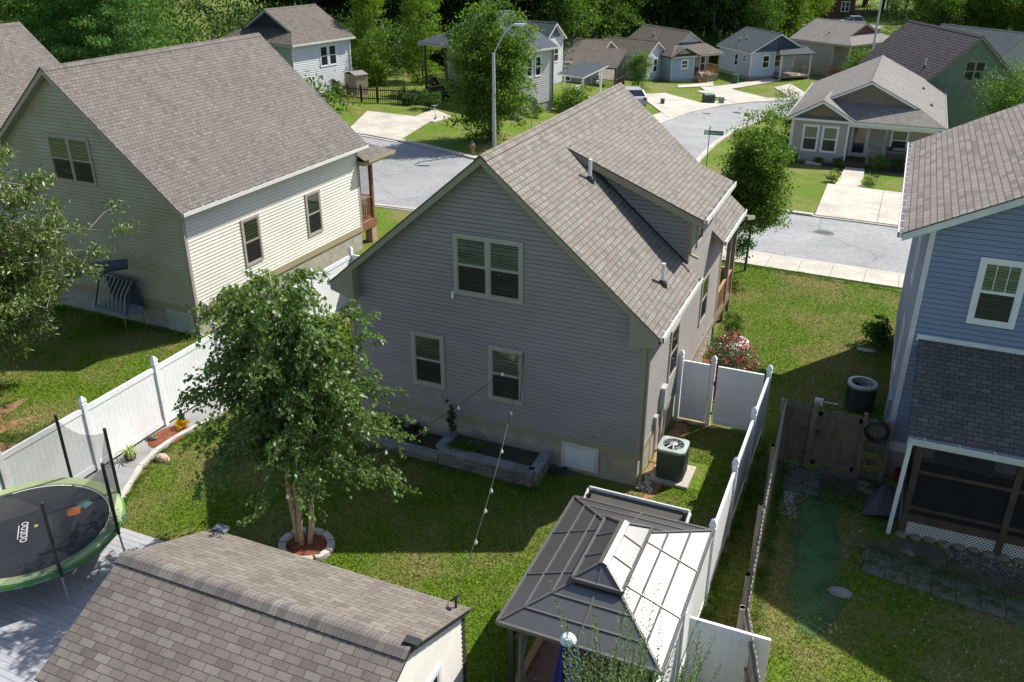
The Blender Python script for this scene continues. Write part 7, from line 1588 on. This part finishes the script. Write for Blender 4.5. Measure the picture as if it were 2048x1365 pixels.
tag(grass('lawn_grass', [(-24, -6), (-12.9, -7.5), (-12.9, 8), (-15.8, 2.5), (-24, 2.6)], 800, .055, 5), 'rough grass in the yard of the cream house behind the long fence', 'grass')
rng = np.random.default_rng(9); n = 260; x = rng.uniform(-10, 2.2, n); y = rng.uniform(-7.4, -1.2, n); k = ~((x < -2) & (x > -8.2) & (y > -1.3)); x, y = x[k], y[k]; n = len(x)
V, F = leaves(np.stack([x, y, np.full(n, .045)], 1), rng.normal(size=(n, 3))*np.array([1, 1, .2]), rng.normal(size=(n, 3))*.3+np.array([0, 0, 1]), rng.uniform(.03, .06, n), rng.uniform(.02, .04, n)); tag(npmesh('fallen_leaves', V, F, foliage('dead_leaf', [(.3, .25, .12), (.45, .4, .28), (.2, .14, .07)])), 'scattered dry leaves on the back yard grass', 'leaves', kind='stuff')
n = 40; V, F = leaves(np.stack([rng.uniform(-5.8, -1.2, n), rng.uniform(-9.3, -8., n), np.zeros(n)], 1), rng.normal(size=(n, 3))*np.array([1, 1, .2]), rng.normal(size=(n, 3))*.3+np.array([0, 0, 1]), rng.uniform(.04, .07, n), rng.uniform(.02, .03, n)); V[:, 2] += 2.2+(-7.75-V[:, 1])*.44+.03; tag(npmesh('fallen_leaves', V, F, MATS.get(('x',)) or bpy.data.materials['dead_leaf']), 'few dry leaves lying on the shed roof', 'leaves', kind='stuff')
thicket('undergrowth', 'dark undergrowth between the trunks behind the white sided house', -58, -38, 50, 60, 260, 15, F_DARK, 4)
thicket('undergrowth', 'dense scrub at the back of the wood behind the cream house', -80, -46, 20, 70, 420, 16, F_DARK, 5)
thicket('undergrowth', 'dense scrub at the back of the wood behind the slate roof house', -64, -40, 84, 100, 300, 17, F_DARK, 5)
thicket('undergrowth', 'dense scrub at the back of the wood behind the light blue house', -40, -12, 120, 130, 300, 18, F_DARK, 5)

def weeds(name, label, line, n, seed, h=.09, wd=.07, mat=None):
    rng = np.random.default_rng(seed); L = evenly(line, 200); idx = rng.integers(0, 200, n); C = np.array([[L[i].x, L[i].y, 0] for i in idx])+rng.normal(size=(n, 3))*np.array([wd, wd, 0]); C[:, 2] = 0
    P = np.repeat(C, 22, 0)+rng.normal(size=(n*22, 3))*np.array([.05, .05, 0]); P[:, 2] = rng.random(len(P))*h*np.repeat(rng.uniform(.4, 1.5, n), 22); m = len(P); sz = rng.uniform(.03, .07, m)
    D = rng.normal(size=(m, 3)); D[:, 2] = abs(D[:, 2])+.5; V, F = leaves(P, D, rng.normal(size=(m, 3)), sz, sz*.35); return tag(npmesh(name, V, F, mat or F_MID), label, 'weeds', kind='stuff')
weeds('weeds', 'weeds and longer grass along the far side of the long white fence', [(-12.95, -9), (-12.95, 2)], 130, 1)
weeds('weeds', 'weeds along the foot of the side white fence', [(2.55, 3.6), (2.55, -5.8)], 130, 2); weeds('weeds', 'weeds along the foot of the wood fence', [(3.25, 2.4), (3.4, -2), (3.55, -5)], 150, 3)
weeds('weeds', 'longer grass along the front stones of the raised bed', [(-7.8, -1.15), (-2.2, -1.2)], 90, 4, .06); weeds('weeds', 'longer grass along the curved edging stones', [(-10.8, -6.3), (-11.4, -4.9), (-11.9, -3.6), (-11.8, -2), (-11.65, -.5)], 100, 5, .06, .04)
weeds('weeds', 'weeds around the old pavers of the shaded right yard', [(5.3, -.5), (7, -.75), (9.5, -1.2)], 240, 6, .08, .3); weeds('weeds', 'weeds on the dirt by the wooden gate', [(3.6, 1.6), (4.4, 1.6), (5.4, 1.8), (6, 1)], 160, 7, .08, .4); weeds('weeds', 'ragged grass along the concrete walk behind the lawn', [(-1, 16.9), (5.5, 16.4)], 120, 8, .05, .05)
weeds('weeds', 'rank weeds in the yard of the cream house below the oak', [(-18.5, -5), (-16, -4.2), (-14.2, -5.5), (-13.5, -8)], 260, 9, .16, .6); weeds('weeds', 'grass along the foundation of the cream house', [(-24, 2.5), (-16, 2.5)], 120, 10, .08, .08)
